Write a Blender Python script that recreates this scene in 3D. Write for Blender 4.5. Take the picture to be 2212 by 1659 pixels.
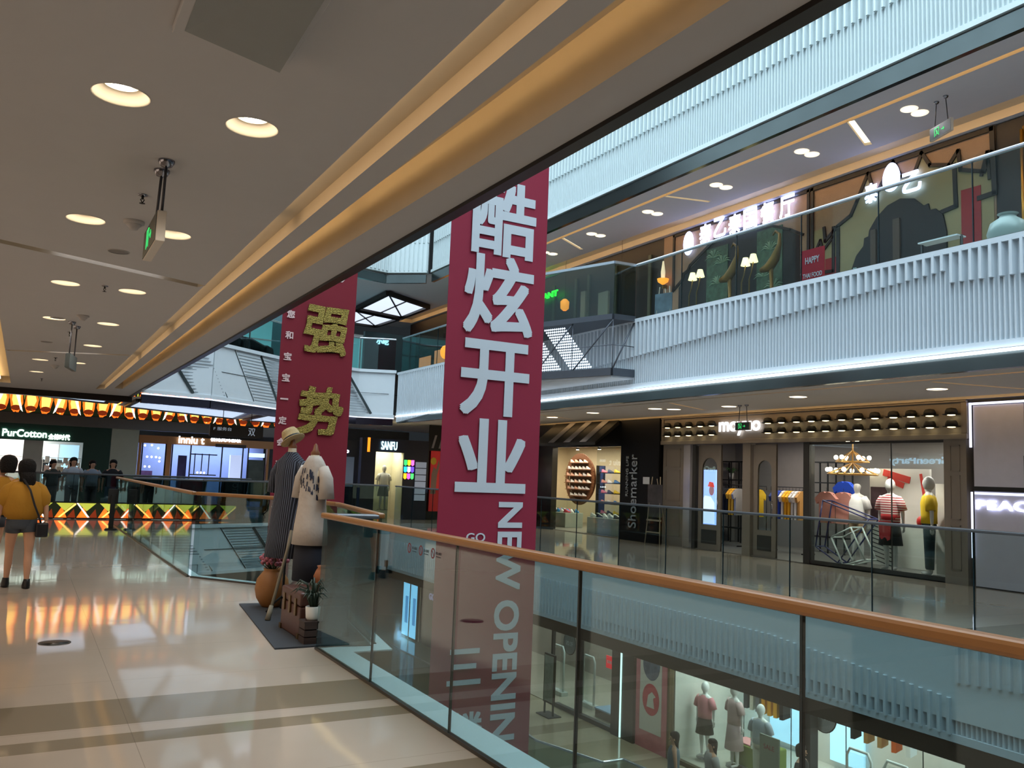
import bpy, math, random
from mathutils import Vector, Matrix, geometry
R = math.radians
PI = math.pi
random.seed(7)
scene = bpy.context.scene
for o in list(bpy.data.objects):
    bpy.data.objects.remove(o)
C = scene.collection

# ---------------------------------------------------------------- camera
EYE = 1.6
cam_d = bpy.data.cameras.new('camera')
cam_d.sensor_width = 36.0
cam_d.lens = 1859.377 / 2212.0 * 36.0
cam_d.clip_start = 0.05
cam_d.clip_end = 200
cam = bpy.data.objects.new('camera', cam_d)
C.objects.link(cam)
cam.matrix_world = Matrix(((0.86941019, -0.08722873, -0.48633022, 0.0),
                           (-0.49249411, -0.07392075, -0.86717084, 0.0),
                           (0.03969231, 0.99344193, -0.10722709, EYE),
                           (0, 0, 0, 1)))
scene.camera = cam
scene.view_settings.view_transform = 'Standard'
scene.view_settings.look = 'None'
scene.view_settings.gamma = 1
scene.view_settings.exposure = 0.0
scene.view_settings.use_curve_mapping = False
scene.cycles.max_bounces = 7
scene.cycles.diffuse_bounces = 3
scene.cycles.glossy_bounces = 4
scene.cycles.transmission_bounces = 4
scene.cycles.transparent_max_bounces = 18
scene.cycles.sample_clamp_indirect = 4.0
scene.cycles.caustics_reflective = False
scene.cycles.caustics_refractive = False
scene.cycles.use_denoising = True
scene.cycles.use_adaptive_sampling = True
scene.cycles.adaptive_threshold = 0.02

# ---------------------------------------------------------------- world and lights
w = bpy.data.worlds.new('world')
scene.world = w
w.use_nodes = True
w.node_tree.nodes['Background'].inputs[0].default_value = (0.55, 0.66, 0.75, 1)
w.node_tree.nodes['Background'].inputs[1].default_value = 0.03


def lamp(name, kind, loc, power, color=(1, 1, 1), size=0.1, rot=(0, 0, 0), sy=None, angle=130, blend=0.6):
    d = bpy.data.lights.new(name, kind)
    d.energy = power
    d.color = color
    if kind == 'AREA':
        d.size = size
        if sy:
            d.shape = 'RECTANGLE'
            d.size_y = sy
    elif kind in ('SPOT', 'POINT'):
        d.shadow_soft_size = size
    if kind == 'SPOT':
        d.spot_size = R(angle)
        d.spot_blend = blend
    o = bpy.data.objects.new(name, d)
    o.location = loc
    o.rotation_euler = rot
    C.objects.link(o)
    return o


# daylight falling through the glass roof over the atrium
lamp('skylight_daylight', 'AREA', (6.9, 10, 15.4), 3900, (0.80, 0.94, 1.0), 8.5, (0, 0, 0), 34)
WARM = (1.0, 0.94, 0.87)
COOL = (0.78, 0.88, 1.0)
NEUT = (1.0, 0.95, 0.88)

# ---------------------------------------------------------------- materials
def lin(c):
    if isinstance(c, str):
        c = [int(c[i:i + 2], 16) / 255 for i in (0, 2, 4)]
        return tuple((x / 12.92 if x <= 0.04045 else ((x + 0.055) / 1.055) ** 2.4) for x in c)
    return tuple(c)


MATS = {}


def M(name, col='808080', rough=0.5, metal=0.0, emit=0.0, ecol=None, spec=0.5, noise=0.06, nscale=6.0, bump=0.0, bscale=40.0):
    if name in MATS:
        return MATS[name]
    m = bpy.data.materials.new(name)
    m.use_nodes = True
    nt = m.node_tree
    b = nt.nodes['Principled BSDF']
    c = lin(col)
    b.inputs['Base Color'].default_value = (*c, 1)
    b.inputs['Roughness'].default_value = rough
    b.inputs['Metallic'].default_value = metal
    b.inputs['Specular IOR Level'].default_value = spec
    if emit > 0:
        b.inputs['Emission Color'].default_value = (*lin(ecol or col), 1)
        b.inputs['Emission Strength'].default_value = emit
    elif noise > 0:
        tc = nt.nodes.new('ShaderNodeTexCoord')
        nz = nt.nodes.new('ShaderNodeTexNoise')
        nz.inputs['Scale'].default_value = nscale
        nz.inputs['Detail'].default_value = 3
        nt.links.new(tc.outputs['Object'], nz.inputs['Vector'])
        mx = nt.nodes.new('ShaderNodeMix')
        mx.data_type = 'RGBA'
        mx.inputs[6].default_value = (*[x * (1 - noise) for x in c], 1)
        mx.inputs[7].default_value = (*[min(1, x * (1 + noise)) for x in c], 1)
        nt.links.new(nz.outputs[0], mx.inputs[0])
        nt.links.new(mx.outputs[2], b.inputs['Base Color'])
        if bump > 0:
            n2 = nt.nodes.new('ShaderNodeTexNoise')
            n2.inputs['Scale'].default_value = bscale
            nt.links.new(tc.outputs['Object'], n2.inputs['Vector'])
            bp = nt.nodes.new('ShaderNodeBump')
            bp.inputs['Strength'].default_value = bump
            bp.inputs['Distance'].default_value = 0.02
            nt.links.new(n2.outputs[0], bp.inputs['Height'])
            nt.links.new(bp.outputs[0], b.inputs['Normal'])
    MATS[name] = m
    return m


def glass_mat(name, tint, refl=0.05, rough=0.0, haze=0.0, hcol=(0.2, 0.3, 0.3), powr=4.0):
    m = bpy.data.materials.new(name)
    m.use_nodes = True
    nt = m.node_tree
    nt.nodes.clear()
    out = nt.nodes.new('ShaderNodeOutputMaterial')
    tr = nt.nodes.new('ShaderNodeBsdfTransparent')
    tr.inputs[0].default_value = (*tint, 1)
    gl = nt.nodes.new('ShaderNodeBsdfGlossy')
    gl.inputs['Roughness'].default_value = rough
    gl.inputs['Color'].default_value = (0.85, 0.97, 0.98, 1)
    lw = nt.nodes.new('ShaderNodeLayerWeight')
    lw.inputs[0].default_value = 0.5
    pw = nt.nodes.new('ShaderNodeMath')
    pw.operation = 'POWER'
    pw.inputs[1].default_value = powr
    ma = nt.nodes.new('ShaderNodeMath')
    ma.operation = 'MULTIPLY_ADD'
    ma.inputs[1].default_value = 0.9
    ma.inputs[2].default_value = refl
    ma.use_clamp = True
    mx = nt.nodes.new('ShaderNodeMixShader')
    nt.links.new(lw.outputs['Facing'], pw.inputs[0])
    nt.links.new(pw.outputs[0], ma.inputs[0])
    nt.links.new(ma.outputs[0], mx.inputs[0])
    src = tr
    if haze > 0:
        df = nt.nodes.new('ShaderNodeBsdfDiffuse')
        df.inputs[0].default_value = (*hcol, 1)
        m2 = nt.nodes.new('ShaderNodeMixShader')
        m2.inputs[0].default_value = haze
        nt.links.new(tr.outputs[0], m2.inputs[1])
        nt.links.new(df.outputs[0], m2.inputs[2])
        src = m2
    nt.links.new(src.outputs[0], mx.inputs[1])
    nt.links.new(gl.outputs[0], mx.inputs[2])
    nt.links.new(mx.outputs[0], out.inputs[0])
    MATS[name] = m
    return m


GLASS = glass_mat('tinted_safety_glass', (0.58, 0.675, 0.67), 0.045)
GLASS_FAR = glass_mat('grey_green_glass', (0.78, 0.86, 0.86), 0.012, powr=6.0)
SHOPGLASS = glass_mat('clear_shop_glass', (0.93, 0.96, 0.96), 0.03)


# ---------------------------------------------------------------- geometry helpers
class G:
    def __init__(s):
        s.v = []
        s.f = []
        s.m = []
        s.s = []

    def add(s, vs, fs, m=0, smooth=False):
        o = len(s.v)
        s.v += [tuple(x) for x in vs]
        for f in fs:
            s.f.append([i + o for i in f])
            s.m.append(m)
            s.s.append(smooth)
        return s

    def box(s, x0, x1, y0, y1, z0, z1, m=0):
        x0, x1 = sorted((x0, x1)); y0, y1 = sorted((y0, y1)); z0, z1 = sorted((z0, z1))
        return s.add([(x0, y0, z0), (x1, y0, z0), (x1, y1, z0), (x0, y1, z0), (x0, y0, z1), (x1, y0, z1), (x1, y1, z1), (x0, y1, z1)],
                     [(0, 3, 2, 1), (4, 5, 6, 7), (0, 1, 5, 4), (1, 2, 6, 5), (2, 3, 7, 6), (3, 0, 4, 7)], m)

    def beam(s, a, b, wx, h, m=0, up=(0, 0, 1)):
        """box along a->b, width wx (sideways), height h (centred)"""
        a = Vector(a); b = Vector(b)
        d = (b - a).normalized()
        u = Vector(up)
        sd = d.cross(u)
        if sd.length < 1e-4:
            sd = d.cross(Vector((1, 0, 0)))
        sd.normalize()
        u = sd.cross(d).normalized()
        vs = []
        for p in (a, b):
            for i, j in ((-1, -1), (1, -1), (1, 1), (-1, 1)):
                vs.append(p + sd * (wx / 2 * i) + u * (h / 2 * j))
        return s.add(vs, [(0, 1, 2, 3), (7, 6, 5, 4), (0, 4, 5, 1), (1, 5, 6, 2), (2, 6, 7, 3), (3, 7, 4, 0)], m)

    def cyl(s, a, b, r0, r1=None, n=12, m=0, smooth=True, cap=True):
        if r1 is None:
            r1 = r0
        return s.tube([a, b], [r0, r1], n, m, smooth, cap)

    def tube(s, pts, rs, n=10, m=0, smooth=True, cap=True):
        pts = [Vector(p) for p in pts]
        if not isinstance(rs, (list, tuple)):
            rs = [rs] * len(pts)
        vs = []
        fs = []
        prev = None
        for i, p in enumerate(pts):
            d = (pts[min(i + 1, len(pts) - 1)] - pts[max(i - 1, 0)]).normalized()
            if prev is None:
                u = d.cross(Vector((0, 0, 1)))
                if u.length < 1e-3:
                    u = Vector((1, 0, 0))
            else:
                u = prev - d * prev.dot(d)
            u.normalize()
            prev = u
            v = d.cross(u)
            for k in range(n):
                a = 2 * PI * k / n
                vs.append(p + (u * math.cos(a) + v * math.sin(a)) * rs[i])
        for i in range(len(pts) - 1):
            for k in range(n):
                fs.append((i * n + k, i * n + (k + 1) % n, (i + 1) * n + (k + 1) % n, (i + 1) * n + k))
        s.add(vs, fs, m, smooth)
        if cap:
            o = len(s.v) - len(vs)
            s.f.append([o + k for k in range(n)][::-1]); s.m.append(m); s.s.append(False)
            e = o + (len(pts) - 1) * n
            s.f.append([e + k for k in range(n)]); s.m.append(m); s.s.append(False)
        return s

    def loft(s, rings, n=16, m=0, smooth=True, cap=True, pw=2.0, wob=0.0, nw=8):
        """rings: (cx, cy, z, rx, ry) elliptical sections stacked"""
        vs = []
        for i, (cx, cy, z, rx, ry) in enumerate(rings):
            for k in range(n):
                a = 2 * PI * k / n
                c, sn = math.cos(a), math.sin(a)
                e = 2.0 / pw
                q = 1 + wob * math.sin(nw * a) * (i / max(1, len(rings) - 1))
                vs.append((cx + rx * q * abs(c) ** e * (1 if c >= 0 else -1), cy + ry * q * abs(sn) ** e * (1 if sn >= 0 else -1), z))
        fs = []
        for i in range(len(rings) - 1):
            for k in range(n):
                fs.append((i * n + k, i * n + (k + 1) % n, (i + 1) * n + (k + 1) % n, (i + 1) * n + k))
        if cap:
            fs.append([k for k in range(n)][::-1])
            fs.append([(len(rings) - 1) * n + k for k in range(n)])
        return s.add(vs, fs, m, smooth)

    def lathe(s, prof, c=(0, 0, 0), n=20, m=0, smooth=True, cap=False):
        return s.loft([(c[0], c[1], c[2] + z, max(r, 1e-4), max(r, 1e-4)) for r, z in prof], n, m, smooth, cap)

    def ball(s, c, rx, ry=None, rz=None, n=12, m=0):
        ry = ry or rx
        rz = rz or rx
        k = max(4, n // 2)
        return s.loft([(c[0], c[1], c[2] - rz * math.cos(PI * i / k), max(1e-4, rx * math.sin(PI * i / k)), max(1e-4, ry * math.sin(PI * i / k))) for i in range(k + 1)], n, m, True, False)

    def prism(s, poly, axis, a, b, m=0):
        """2D polygon extruded along axis from a to b. axis 'z': poly (x,y); 'x': (y,z); 'y': (x,z)"""
        def P(p, t):
            return {'z': (p[0], p[1], t), 'x': (t, p[0], p[1]), 'y': (p[0], t, p[1])}[axis]
        n = len(poly)
        vs = [P(p, a) for p in poly] + [P(p, b) for p in poly]
        tris = geometry.tessellate_polygon([[Vector((p[0], p[1], 0)) for p in poly]])
        fs = [tuple(t) for t in tris] + [tuple(n + i for i in t)[::-1] for t in tris]
        fs += [(i, (i + 1) % n, n + (i + 1) % n, n + i) for i in range(n)]
        return s.add(vs, fs, m)

    def join(s, g, mat=None, m=None):
        vs = [mat @ Vector(v) for v in g.v] if mat else g.v
        o = len(s.v)
        s.v += [tuple(v) for v in vs]
        for f, mm, sm in zip(g.f, g.m, g.s):
            s.f.append([i + o for i in f]); s.m.append(mm if m is None else m); s.s.append(sm)
        return s

    def mesh(s, name):
        me = bpy.data.meshes.new(name)
        me.from_pydata(s.v, [], s.f)
        me.polygons.foreach_set('material_index', s.m)
        me.polygons.foreach_set('use_smooth', s.s)
        me.update()
        import bmesh
        bm = bmesh.new()
        bm.from_mesh(me)
        bmesh.ops.recalc_face_normals(bm, faces=bm.faces)
        bm.to_mesh(me)
        bm.free()
        return me


def tagit(o, label=None, cat=None, group=None, kind=None):
    if label: o['label'] = label
    if cat: o['category'] = cat
    if group: o['group'] = group
    if kind: o['kind'] = kind
    return o


def obj(name, g, mats, parent=None, world=False, loc=None, rotz=0.0, bevel=0.0, **t):
    """one mesh object; world=True: vertices are world coordinates even though it is parented"""
    me = g if isinstance(g, bpy.types.Mesh) else g.mesh(name)
    if not isinstance(mats, (list, tuple)):
        mats = [mats]
    if len(me.materials) == 0:
        for m in mats:
            me.materials.append(m)
    o = bpy.data.objects.new(name, me)
    C.objects.link(o)
    if parent is not None:
        o.parent = parent
        if world:
            me.transform(wm(parent).inverted())
    if loc is not None:
        if parent is None and world:
            me.transform(Matrix.Translation(-Vector(loc)))
        o.location = loc
    if rotz:
        o.rotation_euler = (0, 0, rotz)
    if bevel > 0:
        b = o.modifiers.new('soft edge', 'BEVEL')
        b.width = bevel
        b.segments = 2
        b.limit_method = 'ANGLE'
    return tagit(o, **t)


def wm(o):
    m = Matrix.Translation(o.location) @ o.rotation_euler.to_matrix().to_4x4()
    if o.parent:
        m = wm(o.parent) @ m
    return m


def thing(name, label, cat, loc=(0, 0, 0), rotz=0.0, group=None):
    o = bpy.data.objects.new(name, None)
    o.empty_display_size = 0.1
    C.objects.link(o)
    o.location = loc
    o.rotation_euler = (0, 0, rotz)
    return tagit(o, label, cat, group)


def dup(root, loc=None, rotz=None, label=None, group=None):
    def cp(o, par):
        c = o.copy()
        C.objects.link(c)
        c.parent = par
        for ch in KIDS.get(o.name, []):
            cp(ch, c)
        return c
    KIDS = {}
    for q in C.objects:
        if q.parent:
            KIDS.setdefault(q.parent.name, []).append(q)
    r = cp(root, None)
    if loc is not None: r.location = loc
    if rotz is not None: r.rotation_euler = (0, 0, rotz)
    if label: r['label'] = label
    if group: r['group'] = group
    return r


def struct(name, g, mats, **k):
    return obj(name, g, mats, kind='structure', **k)


def text_mesh(body, size, ext=0.01, off=0.0, align='CENTER', spacing=1.0, res=4, shear=0.0):
    c = bpy.data.curves.new('lettering', 'FONT')
    c.body = body
    c.size = size
    c.extrude = ext
    c.offset = off
    c.align_x = align
    c.align_y = 'CENTER'
    c.space_character = spacing
    c.resolution_u = res
    c.shear = shear
    o = bpy.data.objects.new('lettering', c)
    C.objects.link(o)
    bpy.context.view_layer.update()
    me = bpy.data.meshes.new_from_object(o.evaluated_get(bpy.context.evaluated_depsgraph_get()))
    bpy.data.objects.remove(o)
    me.materials.clear()
    return me


def fit_text(body, w, h, ext=0.01, off=0.0, **k):
    """text mesh scaled to w x h, centred on the origin in XY, depth along Z"""
    me = text_mesh(body, 1.0, 0.5, off, **k)
    xs = [v.co.x for v in me.vertices]; ys = [v.co.y for v in me.vertices]
    cx, cy = (min(xs) + max(xs)) / 2, (min(ys) + max(ys)) / 2
    sx = w / max(1e-6, max(xs) - min(xs))
    sy = h / max(1e-6, max(ys) - min(ys))
    for v in me.vertices:
        v.co = ((v.co.x - cx) * sx, (v.co.y - cy) * sy, v.co.z * 2 * ext)
    return me


# orientation matrices that stand XY artwork upright
FACE_Y = Matrix.Rotation(PI / 2, 4, 'X')                                     # reads from -Y side
FACE_X = Matrix.Rotation(-PI / 2, 4, 'Z') @ Matrix.Rotation(PI / 2, 4, 'X')   # reads from -X side (text runs towards -Y)
FACE_XP = Matrix.Rotation(PI / 2, 4, 'Z') @ Matrix.Rotation(PI / 2, 4, 'X')   # reads from +X side


def place(me, mat, loc):
    me.transform(Matrix.Translation(loc) @ mat)
    return me


def tg(me):
    """mesh -> G so it can be joined"""
    g = G()
    g.add([v.co.copy() for v in me.vertices], [tuple(p.vertices) for p in me.polygons])
    bpy.data.meshes.remove(me)
    return g


def plate(outer, holes, z, m=0, g=None):
    """flat horizontal polygon with holes cut out of it"""
    g = g or G()
    vs = []
    es = []
    for lp in [outer] + holes:
        o = len(vs)
        vs += [Vector(p) for p in lp]
        es += [(o + i, o + (i + 1) % len(lp)) for i in range(len(lp))]
    r = geometry.delaunay_2d_cdt(vs, es, [], 0, 1e-5)

    def inside(p, poly):
        c = False
        j = len(poly) - 1
        for i in range(len(poly)):
            xi, yi = poly[i]; xj, yj = poly[j]
            if (yi > p[1]) != (yj > p[1]) and p[0] < (xj - xi) * (p[1] - yi) / (yj - yi) + xi:
                c = not c
            j = i
        return c
    fs = []
    for f in r[2]:
        cx = sum(r[0][i][0] for i in f) / len(f)
        cy = sum(r[0][i][1] for i in f) / len(f)
        if inside((cx, cy), outer) and not any(inside((cx, cy), h) for h in holes):
            fs.append(tuple(f))
    g.add([(p[0], p[1], z) for p in r[0]], fs, m)
    return g


def walls_of(g, poly, z0, z1, m=0, closed=True):
    n = len(poly)
    for i in range(n if closed else n - 1):
        a = poly[i]; b = poly[(i + 1) % n]
        g.add([(a[0], a[1], z0), (b[0], b[1], z0), (b[0], b[1], z1), (a[0], a[1], z1)], [(0, 1, 2, 3)], m)
    return g


def circ(x, y, r, n=24):
    return [(x + r * math.cos(2 * PI * k / n), y + r * math.sin(2 * PI * k / n)) for k in range(n)]


def quad_slot(a, b, wd):
    """rectangle polygon around the segment a-b"""
    dx, dy = b[0] - a[0], b[1] - a[1]
    l = math.hypot(dx, dy)
    nx, ny = -dy / l * wd / 2, dx / l * wd / 2
    return [(a[0] - nx, a[1] - ny), (b[0] - nx, b[1] - ny), (b[0] + nx, b[1] + ny), (a[0] + nx, a[1] + ny)]

# ---------------------------------------------------------------- surface materials
def floor_mat(name, base, band, bands, rough=0.07, seams=(), tile=1.2, xoff=0.0):
    m = bpy.data.materials.new(name)
    m.use_nodes = True
    nt = m.node_tree
    L = nt.links.new
    b = nt.nodes['Principled BSDF']
    b.inputs['Roughness'].default_value = rough
    b.inputs['Specular IOR Level'].default_value = 0.55
    tc = nt.nodes.new('ShaderNodeTexCoord')
    sp = nt.nodes.new('ShaderNodeSeparateXYZ')
    L(tc.outputs['Object'], sp.inputs[0])

    def math_(op, a, bb=None, c=None):
        n = nt.nodes.new('ShaderNodeMath')
        n.operation = op
        for i, v in enumerate((a, bb, c)):
            if v is None: continue
            if isinstance(v, (int, float)): n.inputs[i].default_value = v
            else: L(v, n.inputs[i])
        return n.outputs[0]
    mask = None
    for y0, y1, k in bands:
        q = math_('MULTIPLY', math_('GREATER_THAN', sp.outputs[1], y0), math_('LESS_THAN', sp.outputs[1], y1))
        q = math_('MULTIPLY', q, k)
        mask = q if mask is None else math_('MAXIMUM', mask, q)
    nz = nt.nodes.new('ShaderNodeTexNoise')
    nz.inputs['Scale'].default_value = 1.6
    nz.inputs['Detail'].default_value = 5
    L(tc.outputs['Object'], nz.inputs['Vector'])
    mx0 = nt.nodes.new('ShaderNodeMix'); mx0.data_type = 'RGBA'
    c = lin(base)
    mx0.inputs[6].default_value = (*[x * 0.93 for x in c], 1)
    mx0.inputs[7].default_value = (*[x * 1.05 for x in c], 1)
    L(nz.outputs[0], mx0.inputs[0])
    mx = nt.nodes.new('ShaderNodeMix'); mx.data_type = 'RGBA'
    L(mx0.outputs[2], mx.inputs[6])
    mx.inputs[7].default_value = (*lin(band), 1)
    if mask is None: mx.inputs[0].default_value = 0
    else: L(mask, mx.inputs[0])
    # thin tile joints
    def joint(co, per, off):
        f = math_('FRACT', math_('DIVIDE', math_('ADD', co, off), per))
        return math_('LESS_THAN', f, 0.004 / per)
    j = math_('MAXIMUM', joint(sp.outputs[0], tile, xoff), joint(sp.outputs[1], tile / 2 if tile > 1 else tile, 0.13))
    mj = nt.nodes.new('ShaderNodeMix'); mj.data_type = 'RGBA'
    L(math_('MULTIPLY', j, 0.45), mj.inputs[0])
    L(mx.outputs[2], mj.inputs[6])
    mj.inputs[7].default_value = (0.12, 0.10, 0.08, 1)
    L(mj.outputs[2], b.inputs['Base Color'])
    n2 = nt.nodes.new('ShaderNodeTexNoise')
    n2.inputs['Scale'].default_value = 2.2
    L(tc.outputs['Object'], n2.inputs['Vector'])
    bp = nt.nodes.new('ShaderNodeBump')
    bp.inputs['Strength'].default_value = 0.05
    bp.inputs['Distance'].default_value = 0.02
    L(n2.outputs[0], bp.inputs['Height'])
    L(bp.outputs[0], b.inputs['Normal'])
    MATS[name] = m
    return m


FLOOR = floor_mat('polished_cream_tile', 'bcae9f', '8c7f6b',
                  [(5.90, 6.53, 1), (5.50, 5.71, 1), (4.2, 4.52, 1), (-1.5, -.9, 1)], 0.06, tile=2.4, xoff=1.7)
FLOOR2 = floor_mat('polished_grey_beige_tile', '8c867c', '6f6655', [(17.0, 17.7, 1), (22.5, 23.2, 1), (12.6, 13.1, 1)], 0.08, tile=1.2)
CEIL = M('matt_ceiling_paint', 'c4c2c2', 0.85, spec=0.2, noise=0.02)
CEIL_W = M('soffit_paint', 'd8d4ce', 0.8, spec=0.2, noise=0.02)
WHITE = M('white_cladding', 'dfe6ea', 0.5, noise=0.02)
DARKTRIM = M('dark_bronze_trim', '2c2622', 0.35, 0.6)
STEEL = M('brushed_steel_band', '5c6464', 0.2, 0.9, noise=0.25, nscale=1.2)
BLACK = M('black_lacquer', '0c0d10', 0.25)
MBLACK = M('matt_black', '101010', 0.6)
GREY = M('mid_grey_paint', '77787a', 0.6)
LEDW = M('cool_white_light_line', 'e8f4ff', 0.5, emit=3.2)
LEDWARM = M('warm_cove_light', 'ffd698', 0.5, emit=8.0)
LEDSOFT = M('soft_cove_light', 'ffdcae', 0.5, emit=4.3)
LEDWARM2 = M('warm_line_light', 'f0a850', 0.5, emit=1.0)
COVE = M('cove_plaster', 'cfc3ae', 0.8, noise=0.03)

# ---------------------------------------------------------------- floor of our storey with the atrium void
P3 = [(2.35, 24.0), (4.2, 23.9), (6.2, 24.8), (8.8, 25.2), (9.66, 24.3)]
NEARV = [(2.68, -6), (2.68, 7.45), (3.05, 7.45), (3.5, 10.2), (3.38, 11.75), (2.35, 13.2)]
VOID3 = NEARV + P3 + [(9.66, -6.0)]
g = plate([(-7, -7), (18.5, -7), (18.5, 38), (-7, 38)], [VOID3], 0.0)
walls_of(g, VOID3, -1.0, 0.0, 1)
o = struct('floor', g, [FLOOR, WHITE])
# pale ledge outside the glass
g = G()
ledge_in = [(2.455, -6), (2.455, 7.70), (2.93, 7.68), (3.36, 10.2), (3.22, 11.65), (2.22, 13.05), (2.22, 24.0)]
ledge_out = NEARV + [(2.35, 24.0)]
for i in range(len(ledge_in) - 1):
    a, b = ledge_in[i], ledge_in[i + 1]
    c, d = ledge_out[i + 1], ledge_out[i]
    g.add([(a[0], a[1], 0.012), (b[0], b[1], 0.012), (c[0], c[1], 0.012), (d[0], d[1], 0.012)], [(0, 1, 2, 3)])
walls_of(g, ledge_out, -0.35, 0.012, 0, closed=False)
struct('trim_1', g, M('pale_ledge_paint', 'e6eeee', 0.5))

# ---------------------------------------------------------------- ceiling above our walkway
ZC = 3.3
lights_near = [(0.25, 4.29), (0.86, 4.32), (0.24, 6.72), (0.83, 6.76), (0.21, 9.33), (0.81, 9.32), (0.18, 11.8), (0.78, 11.78),
               (0.76, 14.22), (0.11, 17.0), (0.70, 17.0), (0.08, 19.46), (0.25, 1.85), (0.86, 1.88), (0.25, -0.6), (0.86, -0.6)]
LR = 0.125
holes = [circ(x, y, LR) for x, y in lights_near if y > 2.5]
S1 = [(1.53, -5), (1.60, -5), (1.60, 2.4), (1.58, 2.4), (1.54, 4), (1.50, 6), (1.46, 9), (1.52, 22.6), (1.36, 22.8), (1.36, 9), (1.30, 6), (1.34, 4), (1.42, 2.4)]
S1 = [(1.36, -5), (1.55, -5), (1.55, 22.6), (1.37, 22.8)]
S2 = [(1.68, -5), (2.05, -5), (2.02, 4), (1.95, 8), (1.90, 22.2), (1.72, 22.1)]
S3 = [(-0.62, -5), (-0.40, -5), (-0.40, 23), (-0.62, 23)]
X1 = quad_slot((-0.38, 7.82), (1.345, 8.57), 0.13)
X2 = quad_slot((-0.38, 15.95), (1.345, 15.0), 0.13)
slots = [S1, S2, S3, X1, X2]
g = plate([(-5, -6), (2.30, -6), (2.30, 24.6), (-5, 24.6)], holes + slots, ZC)
struct('ceiling', g, [CEIL])
# recessed coves: side walls and tops
g = G()
for sl, dep in ((S1, 0.10), (S2, 0.30), (S3, 0.14), (X1, 0.07), (X2, 0.07)):
    walls_of(g, sl, ZC, ZC + dep)
    plate(sl, [], ZC + dep, 0, g)
struct('trim_2', g, COVE)


def led_runs(name, x, z, runs, mat=LEDWARM, wx=0.012, h=0.03, label='', group=None):
    for y0, y1 in runs:
        g = G().box(x - wx / 2, x + wx / 2, y0, y1, z - h / 2, z + h / 2)
        obj(name, g, mat, loc=(x, (y0 + y1) / 2, z), world=True, label=label, cat='light strip', group=group)


seg = ['above the camera', 'from the exit sign onwards', 'in the middle of the walkway', 'at the far end']
for i, (y0, y1) in enumerate([(-4.8, 5.9), (6.1, 11.7), (12.1, 15.3), (15.7, 22.5)]):
    led_runs('light_strip', 1.375, ZC + 0.07, [(y0, y1)], mat=LEDSOFT, h=0.02, label='warm light strip hidden in the narrow ceiling cove, ' + seg[i], group='strips in the narrow cove')
for i, (y0, y1) in enumerate([(-4.8, 5.9), (6.0, 11.7), (11.8, 22.0)]):
    led_runs('light_strip', 1.745, ZC + 0.27, [(y0, y1)], h=0.02, label='warm light strip hidden in the deep cove beside the void, ' + [seg[0], seg[1], seg[3]][i], group='strips in the deep cove')
led_runs('light_strip', -0.61, ZC + 0.08, [(-4.8, 22.8)], h=0.03, label='warm light strip hidden in the cove along the shop side of the walkway')
for (a, b), lab in ((((0.10, 8.04), (1.0, 8.43)), 'cool white light in the slanting ceiling slot nearer the exit sign'), (((0.2, 15.63), (0.9, 15.25)), 'cool white light in the farther slanting ceiling slot')):
    g = G().beam((a[0], a[1], ZC + 0.066), (b[0], b[1], ZC + 0.066), 0.05, 0.006)
    obj('slot_light', g, M('cool_slot_light', 'dfe8ff', emit=2.2), loc=(a[0], a[1], ZC + 0.066), world=True, label=lab, cat='light strip')
# unseen lip added to shade the cove wall, then the edge of the slab above
g = G().box(1.70, 1.80, -4.9, 22.05, ZC + .238, ZC + .25)
struct('trim_20', g, COVE)
g = G()
g.box(2.26, 2.34, -6, 24.6, 3.275, 3.40)
struct('trim_3', g, DARKTRIM)
g = G()
g.box(2.30, 2.40, -6, 24.0, 3.40, 14.5)
struct('wall_near_side', g, WHITE)
g = G()
g.box(-5, 2.35, 24.5, 24.75, 3.15, 3.4)
struct('trim_4', g, DARKTRIM)
# the shop side of our walkway (out of view, closes the place) and the end behind the camera
struct('wall_left', G().box(-5.2, -5, -6, 26, 0, 3.5), M('warm_shop_wall', 'b8a78c', 0.7))
struct('window_2', G().box(-5, -4.96, 1.0, 6.5, .3, 2.8).box(-5, -4.96, 8.0, 14.0, .3, 2.8).box(-5, -4.96, 16.0, 22.0, .3, 2.8), M('lit_shop_window', 'ffe6cc', emit=1.1))  # unseen glowing panels added to warm the floor from the shop side
struct('wall_back', G().box(-5.2, 20, -6.4, -6, -6, 15), M('grey_back_wall', '707880', 0.7))
struct('wall_right', G().box(18.5, 18.7, -6, 38, -6, 15), M('grey_side_wall', '55585c', 0.7))

# ---------------------------------------------------------------- downlights in our ceiling
cupm = M('downlight_cup', 'f3e6cf', 0.45, noise=0.02)
bulb = M('downlight_lamp', 'fff0d8', emit=26)
bulb_far = M('downlight_lamp_lit_reflector', 'ffe9c8', emit=5.5)


def downlight_near(loc, label, group):
    t = thing('downlight', label, 'downlight', loc, group=group)
    g = G().lathe([(LR + 0.004, -0.002), (LR, 0.0), (LR * 0.97, 0.02), (LR * 0.72, 0.05), (LR * 0.62, 0.052)], n=28)
    obj('reflector', g, cupm, t)
    g = G().lathe([(LR * 0.62, 0.052), (LR * 0.55, 0.075), (0.0, 0.075)], n=24)
    obj('baffle', g, cupm, t)
    g = G().loft([(0, 0, 0.060, 0.055, 0.055), (0, 0, 0.072, 0.055, 0.055)], n=20)
    obj('lamp', g, bulb, t)
    return t


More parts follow.
